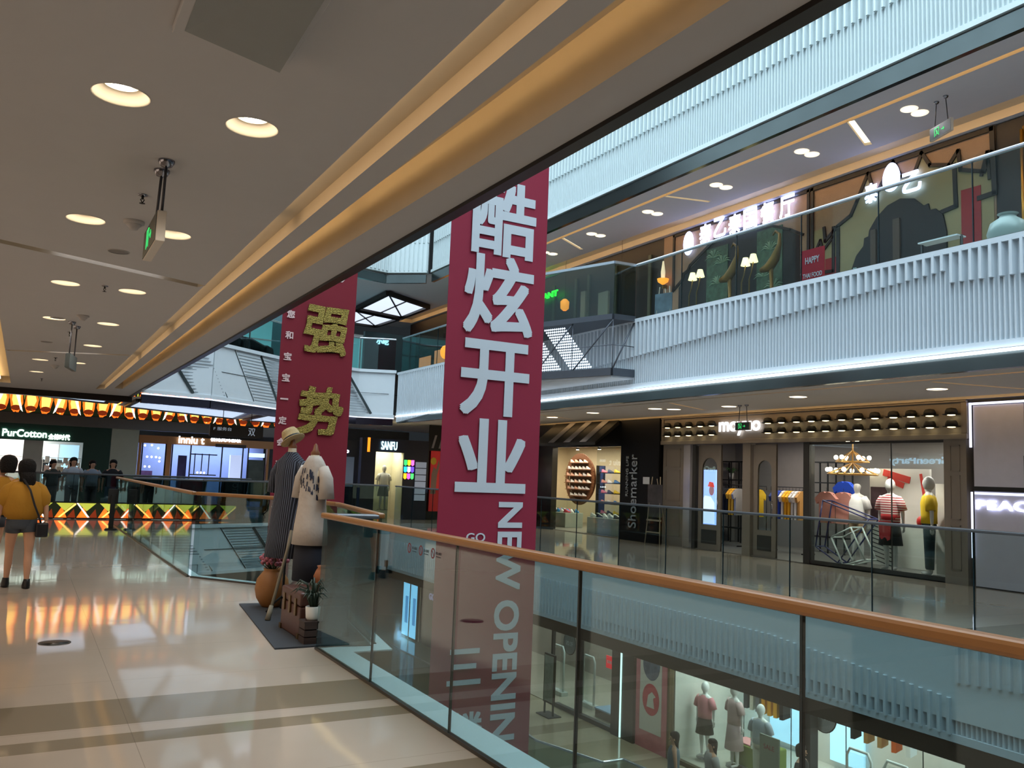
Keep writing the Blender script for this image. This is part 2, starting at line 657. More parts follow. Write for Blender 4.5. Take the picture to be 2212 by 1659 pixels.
where = ['round warm downlight nearest the camera above the bare floor', 'very bright round downlight beside the hanging exit sign, closest to the cove']
first = None
for i, (x, y) in enumerate(lights_near):
    if y < 2.5:
        lamp('downlight_beam', 'SPOT', (x, y, ZC - 0.02), 34, WARM, 0.05, angle=140)
        continue
    if i < 2:
        lab = where[i]
    else:
        side = 'shop-side row' if x < 0.5 else 'cove-side row'
        lab = f'round warm ceiling downlight, {side}, ' + {6: 'level with the smoke detector', 9: 'just past the first slanting slot', 11: 'before the second hanging sign', 14: 'just before the far slanting slot', 17: 'past the far slanting slot', 19: 'last before the end of the walkway ceiling'}[int(y)]
    if first is None:
        first = downlight_near((x, y, ZC), lab, 'downlights over our walkway')
    else:
        dup(first, (x, y, ZC), label=lab)
    lamp('downlight_beam', 'SPOT', (x, y, ZC - 0.02), 34, WARM, 0.05, angle=140)

# ---------------------------------------------------------------- balustrades
WOOD = M('caramel_timber_handrail', '8a5c2c', 0.32, noise=0.12, nscale=9)
GASKET = M('dark_glass_edge', '12272c', 0.2)
CHANNEL = M('floor_channel_metal', '4a4642', 0.35, 0.8)
GREYRAIL = M('grey_metal_handrail', '6d7074', 0.35, 0.7)
PALERAIL = M('pale_steel_handrail', 'b9c3cc', 0.25, 0.8)


def balustrade(label, path, seg, z0, ztop, railmat, cat='balustrade', rw=0.075, rh=0.05, joints=None, glass=GLASS, base_h=0.02, glassz=None):
    """glass panels along a polyline; joints: list of distances for straight runs (else every seg metres)"""
    t = thing('glass_balustrade', label, cat, (path[0][0], path[0][1], z0))
    for i in range(len(path) - 1):
        a = Vector((path[i][0], path[i][1], 0)); b = Vector((path[i + 1][0], path[i + 1][1], 0))
        L = (b - a).length
        d = (b - a) / L
        if joints and i == 0:
            cuts = [0] + joints + [L]
        else:
            n = max(1, round(L / seg))
            cuts = [L * k / n for k in range(n + 1)]
        for k in range(len(cuts) - 1):
            p = a + d * (cuts[k] + 0.006); q = a + d * (cuts[k + 1] - 0.006)
            g = G().beam((p.x, p.y, (z0 + ztop - rh) / 2), (q.x, q.y, (z0 + ztop - rh) / 2), 0.014, ztop - rh - z0)
            obj('glass_panel', g, glass, t, world=True)
            if k > 0:
                c = a + d * cuts[k]
                g = G().beam((c.x - d.x * 0.006, c.y - d.y * 0.006, (z0 + ztop - rh) / 2), (c.x + d.x * 0.006, c.y + d.y * 0.006, (z0 + ztop - rh) / 2), 0.016, ztop - rh - z0)
                obj('panel_joint', g, GASKET, t, world=True)
    # handrail
    g = G()
    for i in range(len(path) - 1):
        g.beam((path[i][0], path[i][1], ztop - rh / 2), (path[i + 1][0], path[i + 1][1], ztop - rh / 2), rw, rh)
    obj('handrail', g, railmat, t, world=True, bevel=min(rw, rh) * 0.3)
    g = G()
    for i in range(len(path) - 1):
        g.beam((path[i][0], path[i][1], z0 + base_h / 2), (path[i + 1][0], path[i + 1][1], z0 + base_h / 2), 0.035, base_h)
    obj('floor_channel', g, CHANNEL, t, world=True)
    return t


Y0 = -2.0
balustrade('long glass balustrade with caramel timber handrail nearest the camera', [(2.43, Y0), (2.43, 7.72)], 1.39, 0.0, 1.21, WOOD,
           joints=[y - Y0 for y in (-0.6, 0.79, 2.18, 3.57, 4.95, 6.34)])
balustrade('short glass return with flat grey metal cap beside the mannequins', [(2.47, 7.74), (2.92, 7.66)], 1.4, 0.0, 1.20, GREYRAIL, rw=0.20, rh=0.035)
balustrade('glass balustrade with timber handrail around the mannequin platform', [(2.98, 7.72), (3.37, 10.2), (3.22, 11.65), (2.22, 13.05)], 1.4, 0.0, 1.21, WOOD)
balustrade('glass balustrade with timber handrail running away towards the food advertising screen', [(2.19, 13.12), (2.12, 24.0)], 1.4, 0.0, 1.21, WOOD)
balustrade('glass balustrade across the far end above the low food screen', [(-3.5, 26.4), (6.0, 26.4)], 1.5, 0.44, 1.24, GREYRAIL)

# ---------------------------------------------------------------- ribbed fascias of the slabs across the void
RIBW = M('pale_ribbed_cladding', 'd3dde4', 0.55, noise=0.02)


def ribbed(name, x, y0, y1, zb, zt, step, pitch=0.122, flip=1, fine=True, mat=RIBW, low=None):
    """vertical fins: broad ones above the stepping line, fine ones below"""
    g = G()
    g.box(x + 0.05 * flip, x + 0.16 * flip, y0, y1, zb, zt)
    g.box(x - 0.03 * flip, x + 0.06 * flip, y0, y1, zt - 0.07, zt + 0.0)
    g.box(x - 0.005 * flip, x + 0.06 * flip, y0, y1, zb, zb + 0.09)
    y = y0
    while y < y1 - pitch:
        zs = step(y)
        dn = low is not None and low(y)
        b0, b1 = (zb + .08, zs) if dn else (zs, zt - .05)
        f0, f1 = (zs, zt - .06) if dn else (zb + .08, zs)
        xo = x - 0.035 * flip
        # broad fin with a slanting face
        g.add([(x + 0.05 * flip, y, b0), (xo, y + 0.02, b0), (xo, y + 0.055, b0), (x + 0.05 * flip, y + 0.085, b0),
               (x + 0.05 * flip, y, b1), (xo, y + 0.02, b1), (xo, y + 0.055, b1), (x + 0.05 * flip, y + 0.085, b1)],
              [(0, 1, 5, 4), (1, 2, 6, 5), (2, 3, 7, 6), (3, 2, 1, 0), (4, 5, 6, 7)])
        if fine:
            for k in (0, 1):
                yy = y + k * pitch / 2
                xi = x + 0.012 * flip
                g.add([(x + 0.05 * flip, yy, f0), (xi, yy + 0.012, f0), (xi, yy + 0.03, f0), (x + 0.05 * flip, yy + 0.042, f0),
                       (x + 0.05 * flip, yy, f1), (xi, yy + 0.012, f1), (xi, yy + 0.03, f1), (x + 0.05 * flip, yy + 0.042, f1)],
                      [(0, 1, 5, 4), (1, 2, 6, 5), (2, 3, 7, 6)])
        y += pitch
    return struct(name, g, mat)


def step4(y):
    if y < 6.42: return 4.17 - (6.42 - y) * 0.05
    return 4.33 - (y - 6.45) * 0.07


def step3(y):
    if y < 6.4: return -0.57 + (6.4 - y) * 0.07
    if y < 9.3: return -0.76 + (y - 6.4) * 0.085
    return -0.52 + (y - 9.3) * 0.01


def step5(y):
    return 9.27


ribbed('wall_opposite_lower', 9.66, -6, 24.3, -1.25, 0.02, step3, low=lambda y: y > 6.4)
ribbed('wall_opposite_middle', 9.66, -6, 24.3, 3.30, 4.60, step4)
ribbed('wall_opposite_upper', 11.3, -6, 26.0, 8.28, 9.85, step5, pitch=0.145, mat=M('soft_grey_ribbed_cladding', 'c0cdcf', .6, noise=.02))
struct('wall_opposite_top', G().box(11.45, 11.6, -6, 26, 9.85, 15), M('dim_upper_storey', '37342f', .5))

# steel bands with a light line under each slab edge
for nm, x, zb, zt in (('trim_5', 9.70, 3.07, 3.27), ('trim_6', 11.34, 7.96, 8.25), ('trim_7', 9.70, -1.48, -1.27)):
    g = G()
    y1 = 24.3 if x < 10 else 26
    g.box(x, x + 0.10, -6, y1, zb, zt)
    struct(nm, g, STEEL if nm != 'trim_7' else DARKTRIM)
g = G().box(9.60, 9.64, -5.9, 24.2, 3.245, 3.28)
obj('light_line', g, LEDW, loc=(9.68, 9, 3.28), world=True, label='thin cool white light line under the ribbed fascia of the storey above', cat='light strip')

# soffits, ceilings across the void
slotL3 = quad_slot((12.0, -5.5), (11.75, 24.2), 0.09)
br3 = [quad_slot((12.02, 14.45), (13.7, 15.2), 0.10), quad_slot((12.12, 8.35), (13.8, 7.9), 0.10), quad_slot((11.9, 20.0), (13.6, 20.7), 0.10)]
cove3 = [(14.3, -5.5), (14.72, -5.5), (14.72, 24.2), (14.3, 24.2)]
outer3 = [(9.74, -6), (14.9, -6), (14.9, 33.8), (6.6, 32.7), (2.4, 29.2), (2.4, 24.75)] + [(4.2, 24.1), (6.2, 25.0), (8.8, 25.4), (9.74, 24.6)]
l3l = [(12.9, 20.6), (12.62, 18.2), (12.75, 15.85), (13.1, 15.6), (13.3, 14.0), (12.62, 11.45), (13.0, 8.86), (12.6, 6.4), (12.6, 4.0), (12.9, 23.2), (13.0, 1.5)]
struct('ceiling_opposite', plate(outer3, [slotL3, cove3] + br3, 3.32), CEIL_W)
g = G()
for sl in [slotL3, cove3] + br3:
    walls_of(g, sl, 3.32, 3.42)
    plate(sl, [], 3.42, 0, g)
struct('trim_8', g, COVE)
led_runs('light_strip', 11.90, 3.405, [(-5.3, 24.0)], mat=M('warm_slot_lamp', 'ffc27a', emit=3.0), wx=0.02, h=0.008, label='warm line of light in the ceiling slot of the opposite walkway on our storey')
led_runs('light_strip', 14.34, 3.40, [(-5.3, 24.0)], mat=LEDWARM, wx=0.02, h=0.015, label='warm cove light above the shops opposite on our storey')
g = G()
for sl in br3:
    plate(sl, [], 3.41, 0, g)
obj('slot_light', g, M('soft_warm_slot', 'ffdcb0', emit=0.9), loc=(12.9, 14.8, 3.41), world=True, label='slanting slots of soft light in the opposite ceiling on our storey', cat='light strip', kind='stuff')

slot4 = quad_slot((12.5, -5.5), (12.5, 26), 0.11)
br4 = [quad_slot((12.45, 14.63), (12.4, 15.4), 0.05), quad_slot((12.56, 15.4), (13.65, 15.1), 0.10), quad_slot((12.56, 19.85), (13.65, 20.5), 0.10), quad_slot((12.56, 10.2), (13.75, 10.75), 0.14), quad_slot((12.56, 5.2), (13.7, 5.7), 0.1)]
br4 = br4[1:]
cove4 = [(14.0, -5.5), (14.62, -5.5), (14.62, 35.5), (14.0, 35.5)]
outer4 = [(11.5, -6), (18.4, -6), (18.4, 37), (2.4, 37), (2.4, 25.2), (3.0, 26.2), (8.0, 26.6), (10.2, 27.3), (11.5, 26.1)]
struct('ceiling_upper', plate(outer4, [slot4, cove4] + br4, 8.28), M('cool_ceiling_paint', 'd6d4de', .85, spec=.2, noise=.02))  # bluish tint puts the sign and skylight glow into the paint
g = G()
for sl, dp in [(slot4, 0.08), (cove4, 0.16)] + [(b, 0.06) for b in br4]:
    walls_of(g, sl, 8.28, 8.28 + dp)
    plate(sl, [], 8.28 + dp, 0, g)
struct('trim_9', g, COVE)
led_runs('light_strip', 12.5, 8.345, [(-5.3, 25.8)], mat=M('warm_slot_lamp2', 'ffd08a', emit=1.5), wx=0.09, h=0.006, label='warm line of light in the ceiling slot of the restaurant storey')
led_runs('light_strip', 14.06, 8.40, [(-5.3, 35.3)], mat=M('bright_cove_light', 'ffd49c', emit=14), wx=0.03, h=0.02, label='warm cove light above the restaurants')
g = G()
for sl in br4:
    plate(sl, [], 8.335, 0, g)
obj('slot_light', g, M('soft_warm_slot2', 'fff0d0', emit=1.5), loc=(13, 12, 8.335), world=True, label='slanting slots of pale light in the restaurant storey ceiling', cat='light strip', kind='stuff')

# floors of the other storeys
P4 = [(2.0, 23.4), (4.0, 22.4), (6.0, 24.0), (8.6, 24.9), (9.66, 24.3)]
struct('floor_upper', plate([(9.75, -6), (18.5, -6), (18.5, 38), (-6, 38), (-6, 24.8), (2.2, 24.8)] + [(x, y + 0.15) for x, y in P4[1:4]] + [(9.75, 24.4)], [], 4.55), FLOOR2)
g = plate([(9.7, -6), (14.9, -6), (14.9, 38), (2.4, 38)] + [(x, y + 0.15) for x, y in P3], [], -1.26)
struct('ceiling_lower', g, CEIL_W)
V2 = [(11.62, -6), (11.62, 14.1), (11.5, 15.1), (10.95, 15.1), (10.5, 16.9), (11.4, 24.4), (11.35, 27), (11.6, 34), (2.7, 34), (2.7, -6)]
FLOOR3 = floor_mat('polished_sand_tile', 'b4a990', '8c8068', [(17.0, 17.7, 1), (20.5, 21.2, 1), (12.6, 13.1, 1)], 0.08, tile=1.2)
struct('floor_lower', plate([(2, -6.4), (19.5, -6.4), (19.5, 40), (2, 40)], [V2], -5.28), FLOOR3)
struct('floor_ground', G().box(-2, 14, -6, 36, -10.6, -10.5), FLOOR2)
g = G()
walls_of(g, V2, -6.5, -5.28)
struct('wall_lower_edge', g, WHITE)
struct('wall_lower_near', G().box(2.3, 2.68, -6, 24, -10.5, -1.0), M('shadowy_white_wall', 'c8ced0', 0.6))  # one even grey-white below our slab edge
struct('wall_lower_end', G().box(2.3, 12, 34.5, 34.7, -10.5, -1.3), M('taupe_end_wall', '8d857b', 0.6))

# downlights opposite (flush, seen from afar)
def downlight_flat(label, loc, r, group, em):
    t = thing('downlight', label, 'downlight', loc, group=group)
    obj('trim_ring', G().lathe([(r * 1.12, 0.0), (r * 1.12, -0.006), (r, -0.008)], n=20), cupm, t)
    obj('lamp', G().loft([(0, 0, -0.006, r, r), (0, 0, -0.001, r, r)], n=20), em, t)
    return t


f3 = downlight_flat('round recessed downlight in the opposite walkway ceiling on our storey', (12.62, 18.2, 3.32), 0.16, 'downlights opposite on our storey', bulb_far)
near_what = ['far end by the sports shoe shop', 'above the dark shoe shop awning', 'before the menswear shop corner', 'beside the slanting slot at the menswear shop', 'above the menswear shop door', 'above the hanging exit sign', 'above the display window of the menswear shop', 'above the gap between clothes shops', 'past the grey clothes shop', 'past the grey clothes shop again', 'at the start of the walkway']
ys = sorted(l3l, key=lambda p: -p[1])
for i, (x, y) in enumerate(ys):
    lab = 'round recessed downlight opposite on our storey, ' + near_what[i]
    if i == 0:
        f3.location = (x, y, 3.32); f3['label'] = lab
    else:
        dup(f3, (x, y, 3.32), label=lab)
    lamp('downlight_beam', 'SPOT', (x, y, 3.28), 26, WARM, 0.08, angle=145)
cup4 = M('lit_cup', 'ffeccb', emit=1.3)


def downlight_pair_half(label, loc):
    t = thing('downlight', label, 'downlight', loc, group='paired downlights of the restaurant storey')
    obj('reflector', G().lathe([(0.145, -0.004), (0.14, -0.012), (0.08, -0.004), (0.0, -0.004)], n=24), cup4, t)
    obj('lamp', G().loft([(0, 0, -0.02, 0.065, 0.065), (0, 0, -0.005, 0.07, 0.07)], n=16), bulb, t)
    return t


h4 = None
words4 = ['above the balcony box', 'beside the forked slot', 'above the first restaurant sign', 'between the two restaurants', 'above the arch of the second restaurant', 'by the hanging exit sign', 'closest along the void', 'past the picture edge']
for i, y in enumerate([21.45, 19.0, 16.56, 14.13, 11.69, 9.29, 6.8, 4.4]):
    for k, x in enumerate((12.96, 13.25)):
        lab = 'downlight of a restaurant storey pair, ' + words4[i] + (', void side' if k == 0 else ', shop side')
        if h4 is None:
            h4 = downlight_pair_half(lab, (x, y, 8.28))
        else:
            dup(h4, (x, y, 8.28), label=lab)
    lamp('downlight_beam', 'SPOT', (13.1, y, 8.2), 75, (.93, 0.93, 1.0), 0.1, angle=140)

balustrade('glass balustrade with slim grey handrail across the void on our storey', [(9.70, -4), (9.70, 24.1)], 1.385, 0.02, 1.21, GREYRAIL,
           joints=[y + 4 for y in (-2.15, -0.76, 0.63, 2.02, 3.41, 4.8, 6.18, 7.56, 8.94, 10.3, 11.69, 13.03, 14.44, 15.8, 17.2, 18.6, 20.0, 21.4, 22.8)], rw=0.05, rh=0.04, glass=GLASS_FAR)
balustrade('glass balustrade with bright steel handrail on the restaurant storey', [(9.70, -4), (9.70, 12.68)], 1.33, 4.60, 5.66, PALERAIL,
           joints=[y + 4 for y in (-1.9, -0.55, 0.8, 2.13, 3.46, 4.8, 6.11, 7.43, 8.75, 10.08, 11.41)], rw=0.05, rh=0.05, glass=GLASS_FAR)
balustrade('glass balustrade with bright steel handrail between the balcony box and the far end', [(9.70, 17.75), (9.70, 24.15)], 1.33, 4.60, 5.66, PALERAIL, rw=0.05, rh=0.05, glass=GLASS_FAR)
balustrade('glass balustrade with pale steel handrail at the kink of the lower storey', [(11.5, 2), (11.5, 14.2), (11.42, 15.0), (10.9, 15.0), (10.38, 16.8), (11.28, 24.4), (11.25, 27), (11.5, 33)], 1.4, -5.28, -4.13, PALERAIL, rw=0.06)
for y in (22, 19, 16, 13, 10, 7):
    lamp('downlight_beam', 'SPOT', (12.9, y, -1.35), 135, NEUT, 0.1, angle=150)
lamp('downlight_beam', 'SPOT', (8, 30, -1.4), 60, NEUT, 0.1, angle=150)

# ---------------------------------------------------------------- figures
def skin_mesh(j, edges, sub=2, root='pelvis'):
    names = list(j)
    me = bpy.data.meshes.new('body')
    me.from_pydata([j[n][:3] for n in names], [(names.index(a), names.index(b)) for a, b in edges], [])
    o = bpy.data.objects.new('body', me)
    C.objects.link(o)
    o.modifiers.new('skin', 'SKIN')
    if not me.skin_vertices:
        me.attributes.new('x', 'FLOAT', 'POINT') if False else None
        bpy.context.view_layer.objects.active = o
        bpy.ops.mesh.customdata_skin_add() if not me.skin_vertices else None
    sv = me.skin_vertices[0].data
    for i, n in enumerate(names):
        r = j[n][3]
        sv[i].radius = r if isinstance(r, tuple) else (r, r)
        sv[i].use_root = (n == root)
    s = o.modifiers.new('sub', 'SUBSURF')
    s.levels = s.render_levels = sub
    bpy.context.view_layer.update()
    m2 = bpy.data.meshes.new_from_object(o.evaluated_get(bpy.context.evaluated_depsgraph_get()))
    bpy.data.objects.remove(o)
    return m2


def hand(g, wrist, d, side, s=1.0, m=0):
    """palm and five bent fingers hanging along direction d from the wrist"""
    w_ = Vector(wrist); d = Vector(d).normalized()
    pal = d.cross(Vector((side, 0, 0)))
    ac = pal.normalized() if pal.length > .01 else Vector((0, 1, 0))      # across the palm
    inn = Vector((-side, 0, 0))
    g.tube([w_ - d * .02, w_ + d * .03 * s, w_ + d * .085 * s], [.017 * s, .026 * s, .022 * s], 8, m)
    for k, (o_, ln) in enumerate(((-.026, .062), (-.009, .075), (.009, .07), (.025, .055))):
        b = w_ + d * .08 * s + ac * o_ * s
        g.tube([b - d * .01, b + d * ln * .5 * s, b + d * ln * .85 * s + inn * .012 * s, b + d * ln * s + inn * .026 * s], [.0085 * s, .008 * s, .007 * s, .005 * s], 6, m)
    b = w_ + d * .03 * s - ac * .028 * s
    g.tube([b, b + d * .03 * s - ac * .02 * s + inn * .01 * s, b + d * .055 * s - ac * .024 * s + inn * .022 * s], [.011 * s, .009 * s, .006 * s], 6, m)


def figure(h=1.62, arms=((0.24, 0.02, 0.0), (0.24, 0.02, 0.0)), stance=0.09, feet=(0, 0), lean=0.0, head=(0, 0), male=False, bare_head=True, stride=0.0, face=True, m_skin=0):
    """continuous body; local frame faces -Y; returns mesh"""
    k = h / 1.62
    sw = .185 if male else .165
    J = {'pelvis': (0, 0, .90, .125), 'waist': (lean * .3, 0, 1.05, .10 if not male else .115), 'chest': (lean * .7, 0, 1.21, .125 if not male else .14), 'upper': (lean, 0, 1.31, .09),
         'neck': (lean, .005, 1.385, .045), 'jaw': (lean + head[0] * .4, -.012 + head[1] * .4, 1.44, .055), 'skull': (lean + head[0], 0.0 + head[1], 1.53, .088), 'crown': (lean + head[0] * 1.2, .01 + head[1] * 1.2, 1.585, .05)}
    E_ = [('pelvis', 'waist'), ('waist', 'chest'), ('chest', 'upper'), ('upper', 'neck'), ('neck', 'jaw'), ('jaw', 'skull'), ('skull', 'crown')]
    ends = []
    for s, nm in ((-1, 'l'), (1, 'r')):
        st = stride * s
        f = feet[0] if s < 0 else feet[1]
        J['hip' + nm] = (s * .078, 0, .82, .088)
        J['thigh' + nm] = (s * (.078 + stance * .25), -st * .3, .64, .074)
        J['knee' + nm] = (s * stance * 1.0 + f * .5, -st * .6 - .01, .45, .05)
        J['calf' + nm] = (s * stance * 1.0 + f * .6, -st * .75 + .012, .33, .052)
        J['ankle' + nm] = (s * stance * 1.05 + f, -st + .02, .09, .031)
        J['heel' + nm] = (s * stance * 1.05 + f, -st + .02, .04, .032)
        J['toe' + nm] = (s * stance * 1.15 + f, -st - .13, .025, .024)
        E_ += [('pelvis', 'hip' + nm), ('hip' + nm, 'thigh' + nm), ('thigh' + nm, 'knee' + nm), ('knee' + nm, 'calf' + nm), ('calf' + nm, 'ankle' + nm), ('ankle' + nm, 'heel' + nm), ('heel' + nm, 'toe' + nm)]
        ax, ay, az = arms[0] if s < 0 else arms[1]
        sh = Vector((lean + s * sw, 0, 1.30))
        el = sh + Vector((s * (ax - .17), .02 + ay * .3, -.25 + az * .15))
        wr = el + Vector((s * (ax - .22) * .5, ay - .02, -.215 + az))
        J['shoulder' + nm] = (*sh, .05)
        J['elbow' + nm] = (*el, .036)
        J['fore' + nm] = (*(el * .6 + wr * .4), .034)
        J['wrist' + nm] = (*wr, .022)
        E_ += [('upper', 'shoulder' + nm), ('shoulder' + nm, 'elbow' + nm), ('elbow' + nm, 'fore' + nm), ('fore' + nm, 'wrist' + nm)]
        ends.append((wr, wr - el, s))
    me = skin_mesh(J, E_)
    g = tg(me)
    g.s = [True] * len(g.s)
    for wr, d, s in ends:
        hand(g, wr, d, s)
    hx, hy = lean + head[0], head[1]
    if face:
        g.loft([(hx, hy - .082, 1.478, .004, .004), (hx, hy - .098, 1.485, .012, .014), (hx, hy - .088, 1.51, .007, .008), (hx, hy - .078, 1.53, .004, .004)], 8)
        g.ball((hx, hy - .078, 1.452), .022, .010, .008, 8)
        for s in (-1, 1):
            g.ball((hx + s * .032, hy - .074, 1.528), .014, .010, .008, 8)
            g.ball((hx + s * .088, hy + .005, 1.505), .010, .02, .028, 8)
    g.v = [(x * k, y * k, z * k) for x, y, z in g.v]
    return g


def person(label, loc, rotz, h, top, bottom, skin='c99a7c', hair='0e0c0c', hairlen=.2, shoes='101010', skirt=False, group=None, bottom_z=.55, sleeves=True, top_z=.86, hairbun=False, extra=None, **kw):
    k = h / 1.62
    t = thing('person', label, 'person', loc, rotz, group)
    g = figure(h, **kw)
    obj('body', g, M('skin_' + skin, skin, 0.55, noise=.04), t)
    lean = kw.get('lean', 0); hd = kw.get('head', (0, 0))
    hx, hy = (lean + hd[0]) * k, hd[1] * k
    g = G()
    hl = 1.46 - hairlen
    rr = [(hx, hy + .065 * k, hl * k, .035 * k, .015 * k), (hx, hy + .068 * k, (hl + .05) * k, .07 * k, .03 * k)] if hairlen > .15 else []
    g.loft(rr + [(hx, hy + .055 * k, 1.41 * k, .078 * k, .045 * k), (hx, hy + .045 * k, 1.46 * k, .096 * k, .062 * k), (hx, hy + .035 * k, 1.52 * k, .104 * k, .082 * k), (hx, hy + .022 * k, 1.57 * k, .104 * k, .098 * k), (hx, hy + .015 * k, 1.61 * k, .088 * k, .092 * k), (hx, hy + .012 * k, 1.64 * k, .055 * k, .06 * k), (hx, hy + .012 * k, 1.65 * k, .01, .01)], 20, wob=.015, nw=7)
    obj('hair', g, M('hair_' + hair, hair, 0.7, noise=.3, nscale=60, spec=.25, bump=.8, bscale=60), t)
    g = G()
    g.loft([(lean * .2 * k, 0, top_z * k, .175 * k, .125 * k), (lean * .3 * k, 0, 1.0 * k, .165 * k, .12 * k), (lean * .6 * k, 0, 1.15 * k, .175 * k, .13 * k), (lean * k, 0, 1.27 * k, .19 * k, .115 * k), (lean * k, 0, 1.345 * k, .13 * k, .08 * k), (lean * k, 0, 1.375 * k, .065 * k, .055 * k)], 24, wob=.0, pw=2.2)
    if sleeves:
        for s in (-1, 1):
            sh = Vector(((lean + s * .15) * k, 0, 1.31 * k))
            g.tube([sh, sh + Vector((s * .045 * k, .0, -.07 * k)), sh + Vector((s * .08 * k, .01, -.19 * k))], [.075 * k, .078 * k, .072 * k], 12)
    obj('top', g, M('cloth_' + top, top, 0.85, noise=.1, bump=.3, bscale=14), t)
    g = G()
    if skirt:
        g.loft([(0, 0, bottom_z * k, .21 * k, .17 * k), (0, 0, .75 * k, .18 * k, .15 * k), (0, 0, .95 * k, .14 * k, .11 * k)], 24, wob=.04, nw=12)
    else:
        g.loft([(0, 0, .745 * k, .15 * k, .105 * k), (0, 0, .80 * k, .165 * k, .12 * k), (0, 0, .88 * k, .17 * k, .125 * k), (0, 0, .97 * k, .15 * k, .11 * k)], 20)
        st = kw.get('stance', .09)
        for s in (-1, 1):
            zz = [.86, .7, .55, .4, .25, .1]
            pts = [(s * (.08 + (st - .08) * (0.86 - z) / .5 if z > .36 else s and st) * k if False else s * (.08 + (st - .08) * min(1, (0.86 - z) / .45)) * k, -s * kw.get('stride', 0) * min(1, (.9 - z) / .8) * k, z * k) for z in zz if z >= bottom_z - .001]
            rr = [.098, .09, .078, .07, .062, .058][:len(pts)]
            if len(pts) > 1:
                g.tube(pts, [r * k for r in rr], 14)
    obj('skirt' if skirt else 'trousers' if bottom_z < .4 else 'shorts', g, M('cloth_' + bottom, bottom, 0.85, noise=.12, bump=.2, bscale=30), t)
    g = G()
    st = kw.get('stance', .09); ft = kw.get('feet', (0, 0)); sd = kw.get('stride', 0)
    for i, s in enumerate((-1, 1)):
        x = (s * st * 1.08 + ft[i]) * k
        y = (-sd * s) * k
        gg = G().loft([(x, y - .05 * k, 0.0, .045 * k, .135 * k), (x, y - .05 * k, .03 * k, .048 * k, .135 * k), (x, y - .02 * k, .075 * k, .042 * k, .09 * k), (x, y + .02 * k, .12 * k, .038 * k, .045 * k)], 14)
        obj('shoe', gg, M('shoe_' + shoes, shoes, 0.5), t)
    return t


# the two friends walking away on our walkway
pA = person('person seen from behind in mustard blouse and denim shorts with a cross-body bag', (0.055, 12.42, 0), PI + .05, 1.56, 'a87a1e', '4a525c', hairlen=.26, shoes='0a0a0c', bottom_z=.60,
            arms=((.26, .04, 0), (.26, .04, 0)), stance=.105, stride=.10, top_z=.87, head=(.0, -.01), sleeves=False)
g = G()
g.loft([(0, 0, .86, .19, .15), (0, 0, .93, .235, .18), (0, 0, 1.08, .23, .175), (0, 0, 1.22, .21, .14), (0, 0, 1.30, .13, .085)], 26, wob=.05, nw=11)
for s in (-1, 1):
    g.loft([(s * .19, 0, .98, .06, .06), (s * .20, 0, 1.03, .095, .09), (s * .19, 0, 1.13, .105, .10), (s * .155, 0, 1.25, .075, .075), (s * .12, 0, 1.30, .03, .04)], 16, wob=.05, nw=7)
obj('blouse', g, M('mustard_cotton', 'b07f22', 0.85, noise=.1, bump=.5, bscale=9), pA)
g = G().loft([(-.03, .075, 1.17, .03, .015), (-.035, .08, 1.22, .055, .03), (-.03, .07, 1.32, .08, .045), (-.01, .055, 1.42, .09, .07)], 14, wob=.12, nw=9)
obj('hair_length', g, M('hair_0e0c0c'), pA)
g = G().tube([(.03, .10, 1.335), (-.05, .19, 1.2), (-.11, .215, 1.02), (-.17, .20, .88), (-.20, .13, .80)], .012, 6)
g.tube([(.03, .10, 1.335), (.03, 0, 1.36), (-.04, -.12, 1.25), (-.12, -.16, 1.05), (-.2, -.1, .86)], .010, 6)
obj('bag_strap', g, M('navy_strap', '15171f', .6), pA)
g = G().box(-.29, -.15, .07, .14, .62, .80)
obj('shoulder_bag', g, M('black_bag_leather', '12131a', .45), pA, bevel=.02)
pB = person('person in mustard top leaning towards her friend, partly outside the picture', (-0.30, 13.1, 0), PI - .1, 1.60, 'b07f22', '3d434c', hairlen=.12, shoes='0a0a0c', bottom_z=.60,
            lean=-.06, head=(-.09, 0), arms=((.25, .02, 0), (.25, .02, 0)), top_z=.86)

# ---------------------------------------------------------------- tall hanging banners
BRED = M('crimson_banner_cloth', 'a23248', 0.7, noise=.03, spec=.3)
BRED2 = M('deep_red_banner_cloth', '82222f', 0.7, noise=.03, spec=.3)
BWHITE = M('white_banner_print', 'e2e8ee', 0.7, noise=.01)
GOLD = M('gold_sequin_lettering', '94803e', 0.35, 0.7, noise=.95, nscale=38, bump=.8, bscale=70)
PINKW = M('pale_pink_print', 'e8c8c4', 0.7)


def bold(ch, w_, h_, ext, b, mat, loc, brush=0.0):
    base = tg(fit_text(ch, w_ - 2 * b, h_ - 2 * b, ext))
    g = G()
    for k, (i, j) in enumerate(((1, 1), (1, -1), (-1, 1), (-1, -1), (1, 0), (-1, 0), (0, 1), (0, -1))):
        g.join(base, Matrix.Translation((b * i, b * j, k * ext * .04)))
    g.join(base)
    if brush:
        g.v = [(x + brush * (math.sin(y * 17 + 1) + .6 * math.sin(x * 29)) + y * .10, y + brush * (math.sin(x * 15) + .5 * math.cos(y * 31)), z) for x, y, z in g.v]
    h = G()
    h.join(g, Matrix.Translation(loc) @ mat)
    return h


